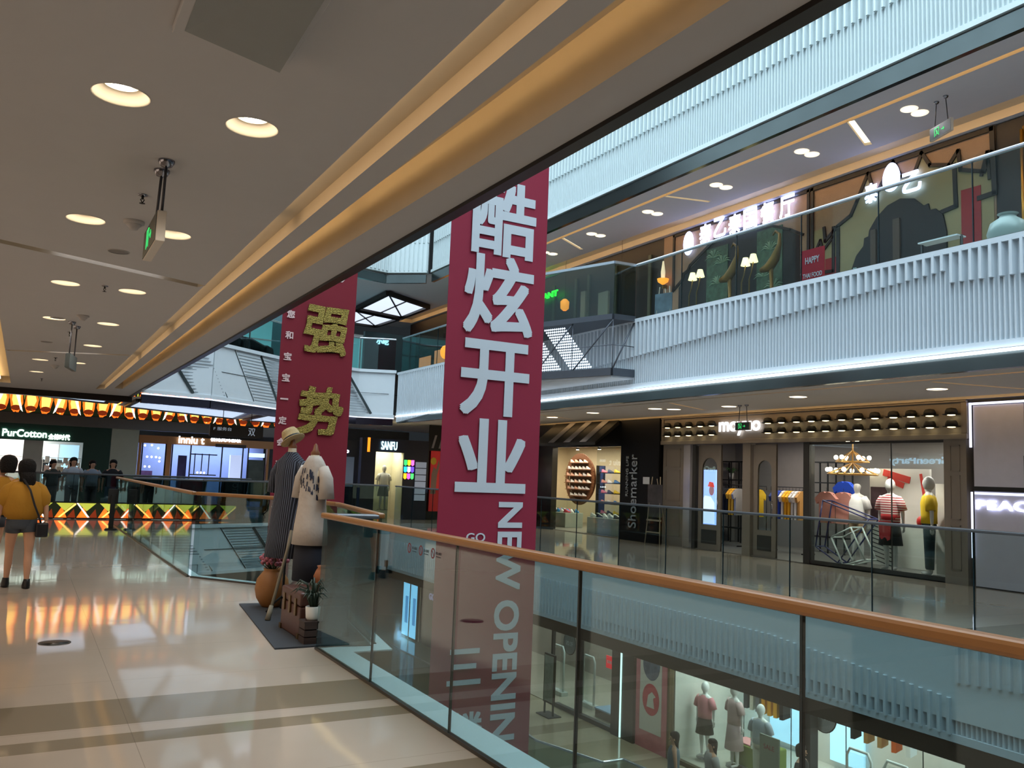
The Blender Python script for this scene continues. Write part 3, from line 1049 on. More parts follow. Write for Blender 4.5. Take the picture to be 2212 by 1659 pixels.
def banner(label, x0, x1, y, z0, z1, mat):
    t = thing('hanging_banner', label, 'banner', ((x0 + x1) / 2, y, z0))
    n, k = 12, 40
    vs = []
    for s in (0, 1):
        for i in range(k + 1):
            for j in range(n + 1):
                u = j / n
                yy = .004 * math.sin(u * 7) + .003 * math.sin(i * .35 + u * 3) + (0.03 * max(0, (u - .88) * 8))
                vs.append((x0 + (x1 - x0) * u, y + yy + s * .004 + .01, z0 + (z1 - z0) * i / k))
    g = G()
    o = (n + 1) * (k + 1)
    fs = []
    for s in (0, 1):
        for i in range(k):
            for j in range(n):
                a = s * o + i * (n + 1) + j
                fs.append((a, a + 1, a + n + 2, a + n + 1))
    g.add(vs, fs, 0, True)
    obj('cloth', g, mat, t, world=True)
    obj('bottom_rod', G().cyl((x0 - .01, y + .01, z0), (x1 + .01, y + .01, z0), .015), M('rod_steel', '9a9da0', .3, .9), t, world=True)
    obj('top_rod', G().cyl((x0 - .02, y + .01, z1), (x1 + .02, y + .01, z1), .018), M('rod_steel'), t, world=True)
    for x in (x0 + .1, x1 - .1):
        obj('hanging_cable', G().cyl((x, y + .01, z1), (x, y + .01, 14.9), .004, n=6), M('rod_steel'), t, world=True)
    return t


b2 = banner('near tall crimson banner with large white Chinese characters and NEW OPENING', 3.69, 4.88, 8.0, -2.1, 8.2, BRED)
g = G()
BIGC = []
for ch, cx, cz, w_, h_ in (('酷', 4.311, 4.375, .80, .84), ('炫', 4.291, 3.526, .84, .87), ('开', 4.285, 2.630, .823, .80), ('业', 4.280, 1.811, .837, .77), ('三', 4.064, -.328, .381, .356), ('楼', 4.108, -.96, .37, .37)):
    obj('character', bold(ch, w_, h_, .003, .020 if h_ > .5 else .008, FACE_Y, (cx, 7.999, cz)), BWHITE, b2, world=True)
obj('lettering', bold('NEW OPENING', 2.73, .298, .002, .010, FACE_Y @ Matrix.Rotation(-PI / 2, 4, 'Z'), (4.531, 7.999, -.03)), BWHITE, b2, world=True)
obj('small_print', place(fit_text('GO', .22, .09, .002, off=.01), FACE_Y, (4.13, 7.999, .965)), BWHITE, b2, world=True)
# a plain green helmeted shape stands where the cartoon was, left generic
b1 = banner('farther tall red banner with gold sequin characters behind the mannequins', 3.37, 4.57, 13.5, -.6, 8.2, BRED2)
for ch, cx, cz in (('强', 4.089, 3.829), ('势', 4.068, 2.515), ('入', 4.07, 1.2)):
    g = bold(ch, .74, .78, .012, .022, FACE_Y, (cx, 13.49, cz), brush=.009)
    obj('gold_character', g, GOLD, b1, world=True)
for i, ch in enumerate('您和宝宝一定会来的母婴生活'):
    z = 4.03 - i * .3385
    obj('small_character', bold(ch, .125, .125 if ch != '一' else .025, .002, .004, FACE_Y, (3.50 - i * .004, 13.499, z)), PINKW, b1, world=True)
obj('lettering', bold('baby', .42, .14, .002, .008, FACE_Y, (4.17, 13.499, 4.73)), PINKW, b1, world=True)

# ---------------------------------------------------------------- mannequin corner on the mat
mat_poly = [(2.08, 7.80), (2.42, 7.80), (2.96, 7.95), (3.22, 10.35), (2.33, 10.42)]
obj('floor_mat', G().prism(mat_poly, 'z', 0.001, 0.014), M('slate_grey_mat', '34383e', .9, bump=.4, bscale=200), loc=(2.6, 9.0, 0), world=True,
    label='slate grey mat under the mannequins and terracotta jar', cat='mat')


def dress_form(label, loc, rotz, pole=.95):
    t = thing('dress_form', label, 'mannequin', loc, rotz)
    g = G()
    g.loft([(0, 0, .95, .15, .11), (0, 0, 1.05, .16, .12), (0, 0, 1.2, .12, .09), (0, 0, 1.38, .15, .11), (0, 0, 1.5, .165, .095), (0, 0, 1.56, .10, .06), (0, 0, 1.60, .05, .05), (0, 0, 1.66, .045, .045)], 20)
    obj('torso', g, M('linen_torso', 'cfc2a8', .8), t)
    g = G().lathe([(.045, 1.66), (.05, 1.68), (.03, 1.71), (.02, 1.76), (.0, 1.78)], cap=False)
    obj('neck_cap', g, M('turned_wood', '7a4a28', .4), t)
    g = G().cyl((0, 0, .03), (0, 0, .98), .014)
    for k in range(3):
        a = k * 2 * PI / 3 + .4
        g.tube([(0, 0, .16), (.12 * math.cos(a), .12 * math.sin(a), .09), (.2 * math.cos(a), .2 * math.sin(a), .014)], .011, 6)
    obj('tripod_stand', g, MBLACK, t)
    return t


STRIPE = bpy.data.materials.new('navy_pinstripe')
STRIPE.use_nodes = True
_nt = STRIPE.node_tree
_b = _nt.nodes['Principled BSDF']
_b.inputs['Roughness'].default_value = .85
_tc = _nt.nodes.new('ShaderNodeTexCoord'); _wv = _nt.nodes.new('ShaderNodeTexWave')
_wv.inputs['Scale'].default_value = 14
_wv.bands_direction = 'X'
_cr = _nt.nodes.new('ShaderNodeValToRGB')
_cr.color_ramp.elements[0].position = .86; _cr.color_ramp.elements[0].color = (*lin('12141f'), 1)
_cr.color_ramp.elements[1].position = .93; _cr.color_ramp.elements[1].color = (*lin('6a7080'), 1)
_nt.links.new(_tc.outputs['Object'], _wv.inputs[0]); _nt.links.new(_wv.outputs[1], _cr.inputs[0]); _nt.links.new(_cr.outputs[0], _b.inputs[0])

f1 = dress_form('mannequin in long navy pinstripe dress wearing a straw hat', (2.64, 9.72, .014), -1.1)
f1.scale = (1, 1, 1.09)
g = G().loft([(0, 0, .55, .27, .20), (0, 0, .75, .25, .18), (0, 0, 1.0, .215, .16), (0, 0, 1.2, .19, .14), (0, 0, 1.38, .19, .14), (0, 0, 1.52, .19, .12), (0, 0, 1.58, .11, .08), (0, 0, 1.62, .06, .06)], 32, wob=-.05, nw=10)
for s in (-1, 1):
    g.tube([(s * .16, 0, 1.50), (s * .23, 0, 1.40), (s * .26, 0, 1.20)], [.06, .075, .08], 12)
obj('dress', g, STRIPE, f1)
g = G().loft([(0, 0, 0, .13, .15), (0, 0, .008, .13, .15), (0, 0, .012, .095, .11), (0, 0, .08, .092, .105), (0, 0, .125, .075, .085), (0, 0, .14, .01, .01)], 24)
hat = obj('straw_hat', g, M('straw_weave', 'b39a6c', .8, noise=.25, nscale=40, bump=.5, bscale=120), f1)
hat.location = (.0, 0, 1.74); hat.rotation_euler = (R(8), R(-32), 0)
g = G().loft([(0, 0, .012, .097, .112), (0, 0, .045, .093, .107)], 24, cap=False)
hb = obj('hat_band', g, MBLACK, hat)
f2 = dress_form('mannequin in off-white short-sleeved tunic over a navy skirt', (2.71, 9.06, .014), -1.15)
f2.scale = (1, 1, 1.045)
g = G().loft([(0, 0, .76, .21, .175), (0, 0, .95, .195, .155), (0, 0, 1.15, .165, .13), (0, 0, 1.38, .15, .12), (0, 0, 1.53, .16, .10), (0, 0, 1.60, .11, .08), (0, 0, 1.65, .062, .062)], 32, wob=-.04, nw=9)
for s in (-1, 1):
    g.tube([(s * .14, 0, 1.53), (s * .20, 0, 1.42), (s * .215, 0, 1.22)], [.055, .07, .085], 14)
obj('tunic', g, M('off_white_linen', 'b3a89c', .9, noise=.05, bump=.6, bscale=10), f2)
g = G()
random.seed(3)
for i in range(46):
    a = random.uniform(-2.6, -.2); z = 1.56 - abs(a + 1.57) * .1 - random.uniform(0, .2)
    x, y = .155 * math.cos(a), .118 * math.sin(a)
    g.beam((x, y, z), (x * 1.06, y * 1.06, z - .05), .012, .004)
obj('leaf_print', g, M('navy_leaf_print', '23283c', .8), f2)
g = G().loft([(0, 0, .40, .19, .14), (0, 0, .6, .19, .14), (0, 0, .9, .17, .125)], 24, wob=.03)
obj('skirt', g, M('navy_skirt_cloth', '10131f', .85), f2)

# terracotta jar with pink flowers
t = thing('flower_jar', 'round terracotta jar of dusty pink flowers on the grey mat', 'vase', (2.62, 10.12, .014))
obj('jar', G().lathe([(.0, 0), (.10, 0), (.12, .02), (.17, .10), (.193, .20), (.175, .31), (.12, .385), (.10, .41), (.112, .43), (.10, .43), (.09, .40)], n=32), M('terracotta_clay', '8c5c2a', .6, noise=.15, nscale=12), t)
g = G(); gl = G()
random.seed(5)
for i in range(70):
    a = random.uniform(0, 2 * PI); r = random.uniform(0, .17); z = .46 + random.uniform(0, .14) * (1 - r * 2.5) + .03
    x, y = r * math.cos(a), r * math.sin(a)
    g.ball((x, y, z), random.uniform(.018, .03), n=6)
for i in range(40):
    a = random.uniform(0, 2 * PI); r = random.uniform(.05, .19)
    gl.tube([(0, 0, .38), (r * .6 * math.cos(a), r * .6 * math.sin(a), .46), (r * math.cos(a), r * math.sin(a), .48 + random.uniform(0, .1))], [.004, .004, .002], 4)
obj('flowers', g, M('dusty_pink_petal', '96525c', .8, noise=.35, nscale=30), t)
obj('foliage', gl, M('dull_green_leaf', '3c4428', .8), t)
# leather trunk
t = thing('travel_trunk', 'brown leather travel trunk beside the mannequins', 'trunk', (2.60, 8.46, .014))
LEA = M('oxblood_leather', '4a2a20', .45, noise=.2, nscale=15)
obj('body', G().box(-.22, .26, -.33, .33, 0, .29), LEA, t, bevel=.015)
obj('lid', G().box(-.225, .265, -.335, .335, .295, .42), LEA, t, bevel=.02)
for y in (-.2, 0, .2):
    g = G().box(-.235, -.222, y - .03, y + .03, .20, .36)
    obj('clasp', g, M('aged_brass', '6b5430', .4, .8), t)
g = G()
for x in (-.2, .24):
    for y in (-.31, .31):
        g.box(x - .03, x + .03, y - .03, y + .03, 0, .05)
obj('corner_guard', g, M('aged_brass'), t)
t = thing('wooden_crate', 'small dark wooden crate in front of the trunk', 'crate', (2.47, 7.97, .014))
g = G()
for z in (.0, .065, .13):
    g.box(-.11, .07, -.09, -.075, z, z + .055); g.box(-.11, .07, .075, .09, z, z + .055)
    g.box(-.11, -.095, -.075, .075, z, z + .055); g.box(.055, .07, -.075, .075, z, z + .055)
obj('slats', g, M('dark_stained_crate_wood', '33211a', .6, noise=.25), t)
obj('top_board', G().box(-.115, .075, -.095, .095, .185, .20), M('dark_stained_crate_wood'), t)
t = thing('potted_plant', 'small green plant in a white pot on the dark crate', 'plant', (2.455, 7.97, .214))
obj('pot', G().lathe([(0, 0), (.05, 0), (.062, .02), (.07, .12), (.062, .125), (.055, .10)], n=24), M('glazed_white_pot', 'cfccc4', .3), t)
g = G()
random.seed(11)
for i in range(34):
    a = random.uniform(0, 2 * PI); r = random.uniform(.06, .19); h_ = random.uniform(.14, .34)
    x, y = math.cos(a), math.sin(a)
    p = [(x * .02, y * .02, .1), (x * r * .5, y * r * .5, .1 + h_ * .7), (x * r, y * r, .1 + h_ * .8), (x * r * 1.35, y * r * 1.35, .1 + h_ * .6)]
    g.tube(p, [.004, .010, .008, .001], 5)
obj('foliage', g, M('dark_green_leaf', '1f2e1c', .6, noise=.3), t)
t = thing('clay_pot', 'tilted orange clay pot standing on the trunk by the glass', 'vase', (2.70, 8.5, .436))
obj('body', G().lathe([(0, 0), (.05, 0), (.085, .05), (.095, .11), (.07, .17), (.055, .19), (.065, .21), (.055, .21), (.05, .18)], n=24), M('orange_clay', '8a4f2a', .7, noise=.15), t)
obj('wooden_oar', G().tube([(2.37, 9.22, .03), (2.56, 9.36, .72), (2.60, 9.38, .93)], [.017, .017, .02], 10).tube([(2.36, 9.21, .016), (2.40, 9.24, .16)], [.030, .022], 8), M('weathered_oar_wood', '7d7462', .8), loc=(2.36, 9.21, .014), world=True,
    label='weathered wooden pole leaning against the pinstripe dress', cat='pole')
# floor lid
t = thing('floor_drain', 'round metal access lid set into the cream floor', 'drain', (.38, 8.66, 0))
obj('ring', G().loft([(0, 0, .001, .13, .13), (0, 0, .004, .13, .13), (0, 0, .004, .115, .115)], n=28, cap=False), M('dull_lid_steel', '55534e', .4, .8), t)
obj('lid', G().loft([(0, 0, .0005, .113, .113), (0, 0, .003, .113, .113)], n=28), M('dark_lid_steel', '35332f', .35, .8), t)

# ---------------------------------------------------------------- things hanging from our ceiling
EXGREEN = M('exit_green_glow', '3ad070', emit=.9)
EXDARK = M('exit_sign_face', '3a403e', .5)
EXEDGE = M('exit_sign_edge', 'dcd2c4', .5)


def exit_sign(label, loc, rotz, rods, zt, ln=.60, h_=.20, edge=None):
    """local: panel in the XZ plane, face towards -Y; loc at panel bottom centre; rods: (x, xtop)"""
    t = thing('exit_sign', label, 'exit sign', loc, rotz)
    obj('housing', G().box(-ln / 2, ln / 2, -.025, .025, 0, h_), edge or EXEDGE, t, bevel=.004)
    obj('face', G().box(-ln / 2 + .006, ln / 2 - .006, -.029, -.0255, .006, h_ - .006), EXDARK, t)
    g = G()
    # running figure in a doorway and arrow
    u = h_ / .2
    g.box(-.13 * u, -.12 * u, -.033, -.0295, .035 * u, .165 * u); g.box(-.03 * u, -.02 * u, -.033, -.0295, .035 * u, .165 * u); g.box(-.13 * u, -.02 * u, -.033, -.0295, .155 * u, .165 * u)
    g.beam((-.09 * u, -.031, .13 * u), (-.06 * u, -.031, .09 * u), .004, .018 * u)
    g.beam((-.07 * u, -.031, .09 * u), (-.10 * u, -.031, .045 * u), .004, .012 * u)
    g.beam((-.065 * u, -.031, .09 * u), (-.045 * u, -.031, .05 * u), .004, .012 * u)
    g.ball((-.092 * u, -.031, .147 * u), .01 * u, .003, .01 * u, 8)
    g.box(.03 * u, .10 * u, -.033, -.0295, .093 * u, .107 * u)
    g.beam((.10 * u, -.031, .10 * u), (.075 * u, -.031, .125 * u), .004, .012 * u)
    g.beam((.10 * u, -.031, .10 * u), (.075 * u, -.031, .075 * u), .004, .012 * u)
    obj('pictogram', g, EXGREEN, t)
    for x, xt in rods:
        obj('rod', G().cyl((x, 0, h_), (xt, 0, zt - loc[2] - .02), .008, n=8), M('rod_grey', '4b4a4e', .4, .7), t)
        obj('ceiling_cup', G().lathe([(.045, zt - loc[2]), (.045, zt - loc[2] - .012), (.03, zt - loc[2] - .035), (.0, zt - loc[2] - .04)], (xt, 0, 0), n=16), M('cup_chrome', '8a8a92', .15, 1), t)
    return t


exit_sign('hanging green exit sign nearest the camera under our ceiling', (.56, 5.38, 2.835), -PI / 2, [(.26, .29), (-.0, .10)], ZC, .58, .175)
exit_sign('second hanging exit sign, seen edge-on farther along our walkway', (.42, 12.1, 2.72), -PI / 2 - .2, [(.18, .18), (-.18, -.18)], ZC, .5, .18, edge=EXDARK)


def small(name, label, cat, loc, parts):
    t = thing(name, label, cat, loc)
    for n_, g, m in parts:
        obj(n_, g, m, t)
    return t


OFFW = M('detector_plastic', 'b5b0ac', .5)
for i, (x, y, lab) in enumerate(((.54, 6.55, 'round smoke detector beside the hanging exit sign'), (.47, 11.3, 'round smoke detector beside the second hanging sign'), (.36, 17.8, 'round smoke detector past the far slanting slot'))):
    small('smoke_detector', lab, 'smoke detector', (x, y, ZC), [('base', G().lathe([(.07, 0), (.07, -.018), (.05, -.022)]), OFFW), ('head', G().lathe([(.052, -.02), (.05, -.032), (.035, -.045), (.028, -.06), (0, -.062)]), OFFW), ('vent_ring', G().lathe([(.051, -.028), (.036, -.042)]), MBLACK)])
for i, (x, y, lab) in enumerate(((.53, 7.59, 'flat round grey speaker before the first slanting slot'), (.22, 11.74, 'flat round grey speaker beside the second hanging sign'), (.15, 14.27, 'flat round grey speaker before the far slanting slot'))):
    small('ceiling_speaker', lab, 'speaker', (x, y, ZC), [('ring', G().lathe([(.085, 0), (.085, -.004), (.078, -.005)]), OFFW), ('grille', G().lathe([(.078, -.002), (.05, -.005), (0, -.006)]), M('speaker_grille', '7c7876', .7))])
for i, (x, y, lab) in enumerate(((.52, 5.85, 'small sprinkler head behind the rods of the near exit sign'), (.55, 9.2, 'small sprinkler head past the first slanting slot'), (.40, 12.9, 'small sprinkler head past the second hanging sign'), (.33, 16.4, 'small sprinkler head past the far slanting slot'), (.2, 21.0, 'small sprinkler head near the end of our ceiling'))):
    small('sprinkler', lab, 'sprinkler', (x, y, ZC), [('escutcheon', G().lathe([(.03, 0), (.03, -.006), (.012, -.01)]), M('cup_chrome')), ('frame', G().cyl((0, 0, -.008), (0, 0, -.03), .008).cyl((-.012, 0, -.03), (0, 0, -.055), .003).cyl((.012, 0, -.03), (0, 0, -.055), .003), MBLACK), ('deflector', G().lathe([(0, -.055), (.018, -.056), (.018, -.058), (0, -.059)]), MBLACK)])
t = thing('ceiling_access_box', 'pale boxed-out access panel at the top of the picture', 'access panel', (.6, 3.0, ZC))
obj('panel', G().box(-.24, .22, -.6, .47, -.03, 0), CEIL, t, bevel=.004)
obj('flap', G().add([(-.2, .42, -.032), (.18, .45, -.032), (.18, -.5, -.032), (-.2, -.5, -.032), (.18, .45, -.085), (.18, -.5, -.05)], [(0, 1, 2, 3), (1, 4, 5, 2), (0, 4, 1), (3, 2, 5), (0, 3, 5, 4)]), M('grey_flap', '8f9290', .6), t)

# safety notices on the near glass
t = thing('safety_notice', 'strip of three small round prohibition pictograms on the near glass', 'notice', (2.42, 5.5, 1.0))
for k, y in enumerate((5.70, 5.50, 5.30)):
    g = G().join(tg(place(fit_text('O', .062, .07, .0006), FACE_X, (2.4215, y, 1.075))))
    g.beam((2.4215, y + .02, 1.10), (2.4215, y - .02, 1.05), .001, .006)
    obj('symbol', g, M('notice_red', '7a2a2c', .6), t, world=True)
    obj('caption', place(fit_text('禁止倚靠', .085, .018, .0005), FACE_X, (2.4215, y - .09, 1.08)), M('notice_dark', '2a3234', .6), t, world=True)
    obj('caption', place(fit_text('No leaning', .07, .010, .0005), FACE_X, (2.4215, y - .09, 1.058)), M('notice_dark'), t, world=True)

# ================================================================ shops opposite on our storey
SX = 14.75
TAUPE = M('taupe_panelling', '857b70', .6)
TAUPE_D = M('dark_taupe_frame', '34322f', .5)
SHOPWALL = M('grey_plaster_shop_wall', '837d78', .8)
SHOPFLOOR = M('shop_floor_concrete', '77706a', .35)
CREAMW = M('cream_shop_wall', 'e8d9b8', .8)
LETTER = M('glowing_white_letter', 'ffffff', emit=1.5, ecol='f4f8ff')


def room(label, name, x0, x1, y0, y1, z0, z1, wallm, floorm, ceilm=None, cat=None):
    """open-fronted room: back wall, side walls, floor, ceiling (part of the setting)"""
    struct('wall_shop', G().box(x1, x1 + .08, y0, y1, z0, z1).box(x0 + .05, x1, y0 - .03, y0 + .03, z0, z1).box(x0 + .05, x1, y1 - .03, y1 + .03, z0, z1), wallm)
    struct('floor_shop', G().box(x0 - .08, x1, y0 + .03, y1 - .03, z0 + .002, z0 + .02), floorm)
    struct('ceiling_shop', G().box(x0 + .02, x1, y0 + .03, y1 - .03, z1 - .03, z1), ceilm or wallm)


def pane(name, x, y0, y1, z0, z1, parent, mat=SHOPGLASS):
    return obj(name, G().box(x, x + .012, y0, y1, z0, z1), mat, parent, world=True)


# --- menswear shop
room('grey menswear shop interior behind the hat-lamp front', 'shop_room', SX + .1, 18.3, 9.55, 19.0, 0, 2.95, SHOPWALL, SHOPFLOOR, M('dark_shop_ceiling', '2b2826', .8))
t = thing('shopfront', 'taupe panelled menswear shopfront with rows of hat lamps', 'shopfront', (SX, 13.7, 0))
g = G().box(SX - .02, SX + .25, 9.48, 17.98, 2.62, 3.305)
obj('header', g, TAUPE, t, world=True)
g = G()
g.box(SX - .08, SX - .02, 9.44, 18.0, 3.27, 3.305); g.box(SX - .08, SX - .02, 9.44, 18.0, 2.60, 2.70)
g.box(SX - .06, SX - .02, 9.44, 9.56, 2.70, 3.27); g.box(SX - .06, SX - .02, 17.9, 18.0, 2.70, 3.27)
obj('moulding', g, TAUPE, t, world=True, bevel=.012)
for y0, y1 in ((17.14, 17.95), (9.50, 9.94)):
    g = G().box(SX, SX + .22, y0, y1, 0, 2.60)
    for z0, z1 in ((.25, 1.05), (1.15, 1.95), (2.02, 2.5)):
        g.box(SX - .015, SX, y0 + .12, y1 - .12, z0, z0 + .02); g.box(SX - .015, SX, y0 + .12, y1 - .12, z1 - .02, z1)
        g.box(SX - .015, SX, y0 + .12, y0 + .14, z0, z1); g.box(SX - .015, SX, y1 - .14, y1 - .12, z0, z1)
    obj('pilaster', g, TAUPE, t, world=True)
for y0, y1 in ((14.8, 15.05), (13.06, 13.23), (16.68, 16.8)):
    obj('post', G().box(SX, SX + .16, y0, y1, 0, 2.60), TAUPE_D if y0 < 14 or y0 > 16 else TAUPE, t, world=True)
obj('window_bar', G().box(SX + .02, SX + .06, 9.94, 13.06, .0, .10).box(SX + .02, SX + .06, 9.94, 13.06, 2.55, 2.6).box(SX + .03, SX + .05, 11.06, 11.08, .1, 2.55), TAUPE_D, t, world=True)
pane('window_pane', SX + .035, 9.94, 13.06, .10, 2.55, t)


def arch_door(y0, y1, xo, par, nm):
    d = thing('shop_door', nm, 'door', (xo, (y0 + y1) / 2, 0))
    a, b = y0 + .14, y1 - .14
    cy, r = (a + b) / 2, (b - a) / 2
    g = plate([(y0, 0), (y1, 0), (y1, 2.58), (y0, 2.58)], [[(a, .62), (b, .62), (b, 2.0)] + [(cy + r * math.cos(k * PI / 10), 2.0 + r * math.sin(k * PI / 10)) for k in range(1, 10)] + [(a, 2.0)]], 0)
    g.v = [(xo, v[0], v[1]) for v in g.v]
    n = len(g.v)
    g2 = G(); g2.join(g); g2.join(g, Matrix.Translation((.05, 0, 0)))
    obj('leaf_frame', g2, TAUPE, d, world=True)
    obj('lower_panel', G().box(xo - .012, xo, a, b, .16, .5), TAUPE_D, d, world=True)
    obj('glass', G().box(xo + .02, xo + .03, a, b, .62, 2.4), SHOPGLASS, d, world=True)
    obj('handle', G().cyl((xo - .05, y0 + .07, .9), (xo - .05, y0 + .07, 1.3), .012), M('cup_chrome'), d, world=True)
    return d


arch_door(15.85, 16.66, SX + .08, t, 'arched glass door of the menswear shop beside the glowing poster')
arch_door(14.08, 14.78, SX + .08, t, 'arched glass door of the menswear shop beside the middle post')
for i, y in enumerate([17.65, 17.24, 16.82, 16.39, 15.98, 14.14, 13.74, 13.31, 12.9, 12.52, 12.11, 11.71, 11.31, 10.89, 10.51, 10.12, 9.69]):
    for k, z in enumerate((3.04, 2.82)):
        lab = f'black bowler hat lamp, {"upper" if k == 0 else "lower"} row, ' + (f'{["first", "second", "third", "fourth", "fifth"][i]} from the shoe shop' if i < 5 else f'{["first", "second", "third", "fourth", "fifth", "sixth", "seventh", "eighth", "ninth", "tenth", "eleventh", "twelfth"][i - 5]} past the glowing shop name')
        if i == 0 and k == 0:
            hatlamp = thing('hat_lamp', lab, 'wall lamp', (SX - .13, y, z), group='bowler hat lamps on the shopfront')
            obj('crown', G().loft([(0, 0, 0, .095, .115), (0, 0, .07, .09, .11), (0, 0, .115, .07, .085), (0, 0, .13, .01, .01)], 18), MBLACK, hatlamp)
            obj('brim', G().loft([(0, 0, .012, .125, .165), (0, 0, .0, .115, .15), (0, 0, -.002, .08, .1), (0, 0, .004, .08, .1)], 20, cap=False), MBLACK, hatlamp)
            obj('bulb', G().ball((0, 0, -.004), .06, .075, .012, 12), M('hat_bulb', 'ffe9b0', emit=4.5), hatlamp)
        else:
            h2 = dup(hatlamp, (SX - .13, y, z), label=lab)
        hue = random.choice(['w', 'w', 'y'])
t = thing('shop_sign', 'glowing white lowercase name sign between the hat lamps', 'sign', (SX - .06, 15.05, 2.96))
g = bold('moyuo', 1.36, .34, .004, .014, FACE_X, (SX - .08, 15.10, 2.955))
obj('letters', g, LETTER, t, world=True)
exit_sign('small green exit sign hanging before the glowing menswear name', (13.25, 13.52, 2.78), -PI / 2, [(.12, .1), (-.12, -.1)], 3.32, .42, .17)

# chandelier
t = thing('chandelier', 'tiered wooden chandelier with round glowing bulbs in the display window', 'chandelier', (15.7, 12.72, 1.95))
CHW = M('blond_chandelier_wood', 'b98a45', .5)
obj('stem', G().cyl((0, 0, .1), (0, 0, 1.0), .018), CHW, t)
for k, (r, z) in enumerate(((.52, .0), (.34, .27))):
    g = G()
    n = 9 if k == 0 else 6
    for i in range(n):
        a = 2 * PI * i / n
        a2 = 2 * PI * (i + 1) / n
        g.tube([(0, 0, z + .25), (r * math.cos(a), r * math.sin(a), z)], [.012, .012], 6)
        g.cyl((r * math.cos(a), r * math.sin(a), z), (r * math.cos(a2), r * math.sin(a2), z), .016, n=6)
    obj('tier', g, CHW, t)
    for i in range(n):
        a = 2 * PI * i / n
        obj('bulb', G().ball((r * math.cos(a), r * math.sin(a), z + .09), .05, n=10), M('globe_bulb', 'fff2cc', emit=9), t)
for i in range(2):
    obj('bulb', G().ball((0, .12 * (1 if i else -1), .72), .045, n=10), M('globe_bulb'), t)

# glowing poster
t = thing('light_poster', 'tall glowing poster of a figure in a red cap behind the arched door', 'poster', (15.25, 16.2, .55))
obj('light_panel', G().box(15.28, 15.32, 16.52, 17.1, .60, 1.98), M('poster_glow', '8fa8ff', emit=1.6, ecol='93b4ff'), t, world=True)
obj('figure_print', G().prism([(16.54, .62), (17.08, .62), (17.08, 1.15), (16.9, 1.32), (16.7, 1.30), (16.56, 1.15)], 'x', 15.272, 15.279), M('poster_shirt', 'd6e6ff', emit=1.4), t, world=True)
obj('head_print', G().prism([(16.66 + .09 * math.cos(a * PI / 6), 1.46 + .13 * math.sin(a * PI / 6)) for a in range(12)], 'x', 15.270, 15.277), M('poster_face', 'b0808c', emit=.7), t, world=True)
obj('cap_print', G().prism([(16.56, 1.54), (16.60, 1.66), (16.74, 1.68), (16.80, 1.56)], 'x', 15.268, 15.275), M('poster_cap', 'd84438', emit=1.0), t, world=True)


# clothes rails
def shirt_mesh(w_=.48, h_=.68, d=.07):
    g = G()
    g.prism([(-w_ * .36, 0), (w_ * .36, 0), (w_ * .36, h_ * .7), (w_ * .52, h_ * .62), (w_ * .62, h_ * .80), (w_ * .30, h_), (w_ * .10, h_ * 1.03), (0, h_ * .99), (-w_ * .10, h_ * 1.03), (-w_ * .30, h_), (-w_ * .62, h_ * .80), (-w_ * .52, h_ * .62), (-w_ * .36, h_ * .7)], 'y', -d / 2, d / 2)
    return g


SHIRTS = {}


def shirt(col, loc, rotz, label, group, scale=1.0, d=.06):
    key = (col, d)
    t = thing('hanging_shirt', label, 'shirt', loc, rotz, group)
    if key not in SHIRTS:
        SHIRTS[key] = (shirt_mesh(d=d).mesh('cloth'),)
        SHIRTS[key][0].materials.append(M('shirt_' + col, col, .85, noise=.1))
    o = bpy.data.objects.new('cloth', SHIRTS[key][0]); C.objects.link(o); o.parent = t
    if 'hook' not in SHIRTS:
        SHIRTS['hook'] = G().tube([(-.2, 0, .64), (0, 0, .72), (.2, 0, .64)], .006, 6).tube([(0, 0, .72), (0, 0, .76), (.02, 0, .79)], .004, 6).mesh('hanger')
        SHIRTS['hook'].materials.append(MBLACK)
    o = bpy.data.objects.new('hanger', SHIRTS['hook']); C.objects.link(o); o.parent = t
    t.scale = (scale, scale, scale)
    return t


def rail_rack(label, x, y0, y1, z, ztop):
    t = thing('clothes_rail', label, 'clothes rail', (x, (y0 + y1) / 2, z))
    obj('rail', G().tube([(x, y0, ztop - .1), (x, y0, ztop), (x, y1, ztop), (x, y1, ztop - .1)], .012, 8), MBLACK, t, world=True)
    for y in (y0, y1):
        obj('leg', G().cyl((x, y, z), (x, y, ztop - .1), .012, n=8), MBLACK, t, world=True)
        obj('foot', G().box(x - .22, x + .22, y - .015, y + .015, z, z + .03), MBLACK, t, world=True)
    return t


for (x, y0, y1, lab, cols) in ((16.6, 17.0, 17.75, 'black clothes rail seen through the first opening of the menswear shop', [('141416', 'black'), ('141416', 'black'), ('1b1b1f', 'charcoal'), ('141416', 'black'), ('e0a020', 'yellow'), ('e8a828', 'amber'), ('8d8a86', 'grey')]),
                               (16.6, 16.2, 16.5, 'short black clothes rail with one yellow shirt', [('f0c020', 'bright yellow')]),
                               (16.6, 14.85, 15.8, 'long black clothes rail seen between the arched door and the display window', [('24336b', 'navy'), ('1f3f9c', 'blue'), ('1f3f9c', 'blue'), ('d9d4cc', 'off-white'), ('f0b020', 'yellow'), ('f0b020', 'yellow'), ('c8c4c0', 'pale grey'), ('e4e0da', 'white'), ('b98a4a', 'tan')])):
    rail_rack(lab, x, y0 - .12, y1 + .12, .02, 1.62)
    ordn = ['first', 'second', 'third', 'fourth', 'fifth', 'sixth', 'seventh', 'eighth', 'ninth']
    for i, (c, cn) in enumerate(cols):
        y = y1 - (i + .5) * (y1 - y0) / len(cols)
        shirt(c, (x, y, .83), .15, f'{cn} shirt, {ordn[i]} on the {lab.split(" seen")[0].split(" with")[0]}', 'shirts on the ' + lab.split(' seen')[0].split(' with')[0])
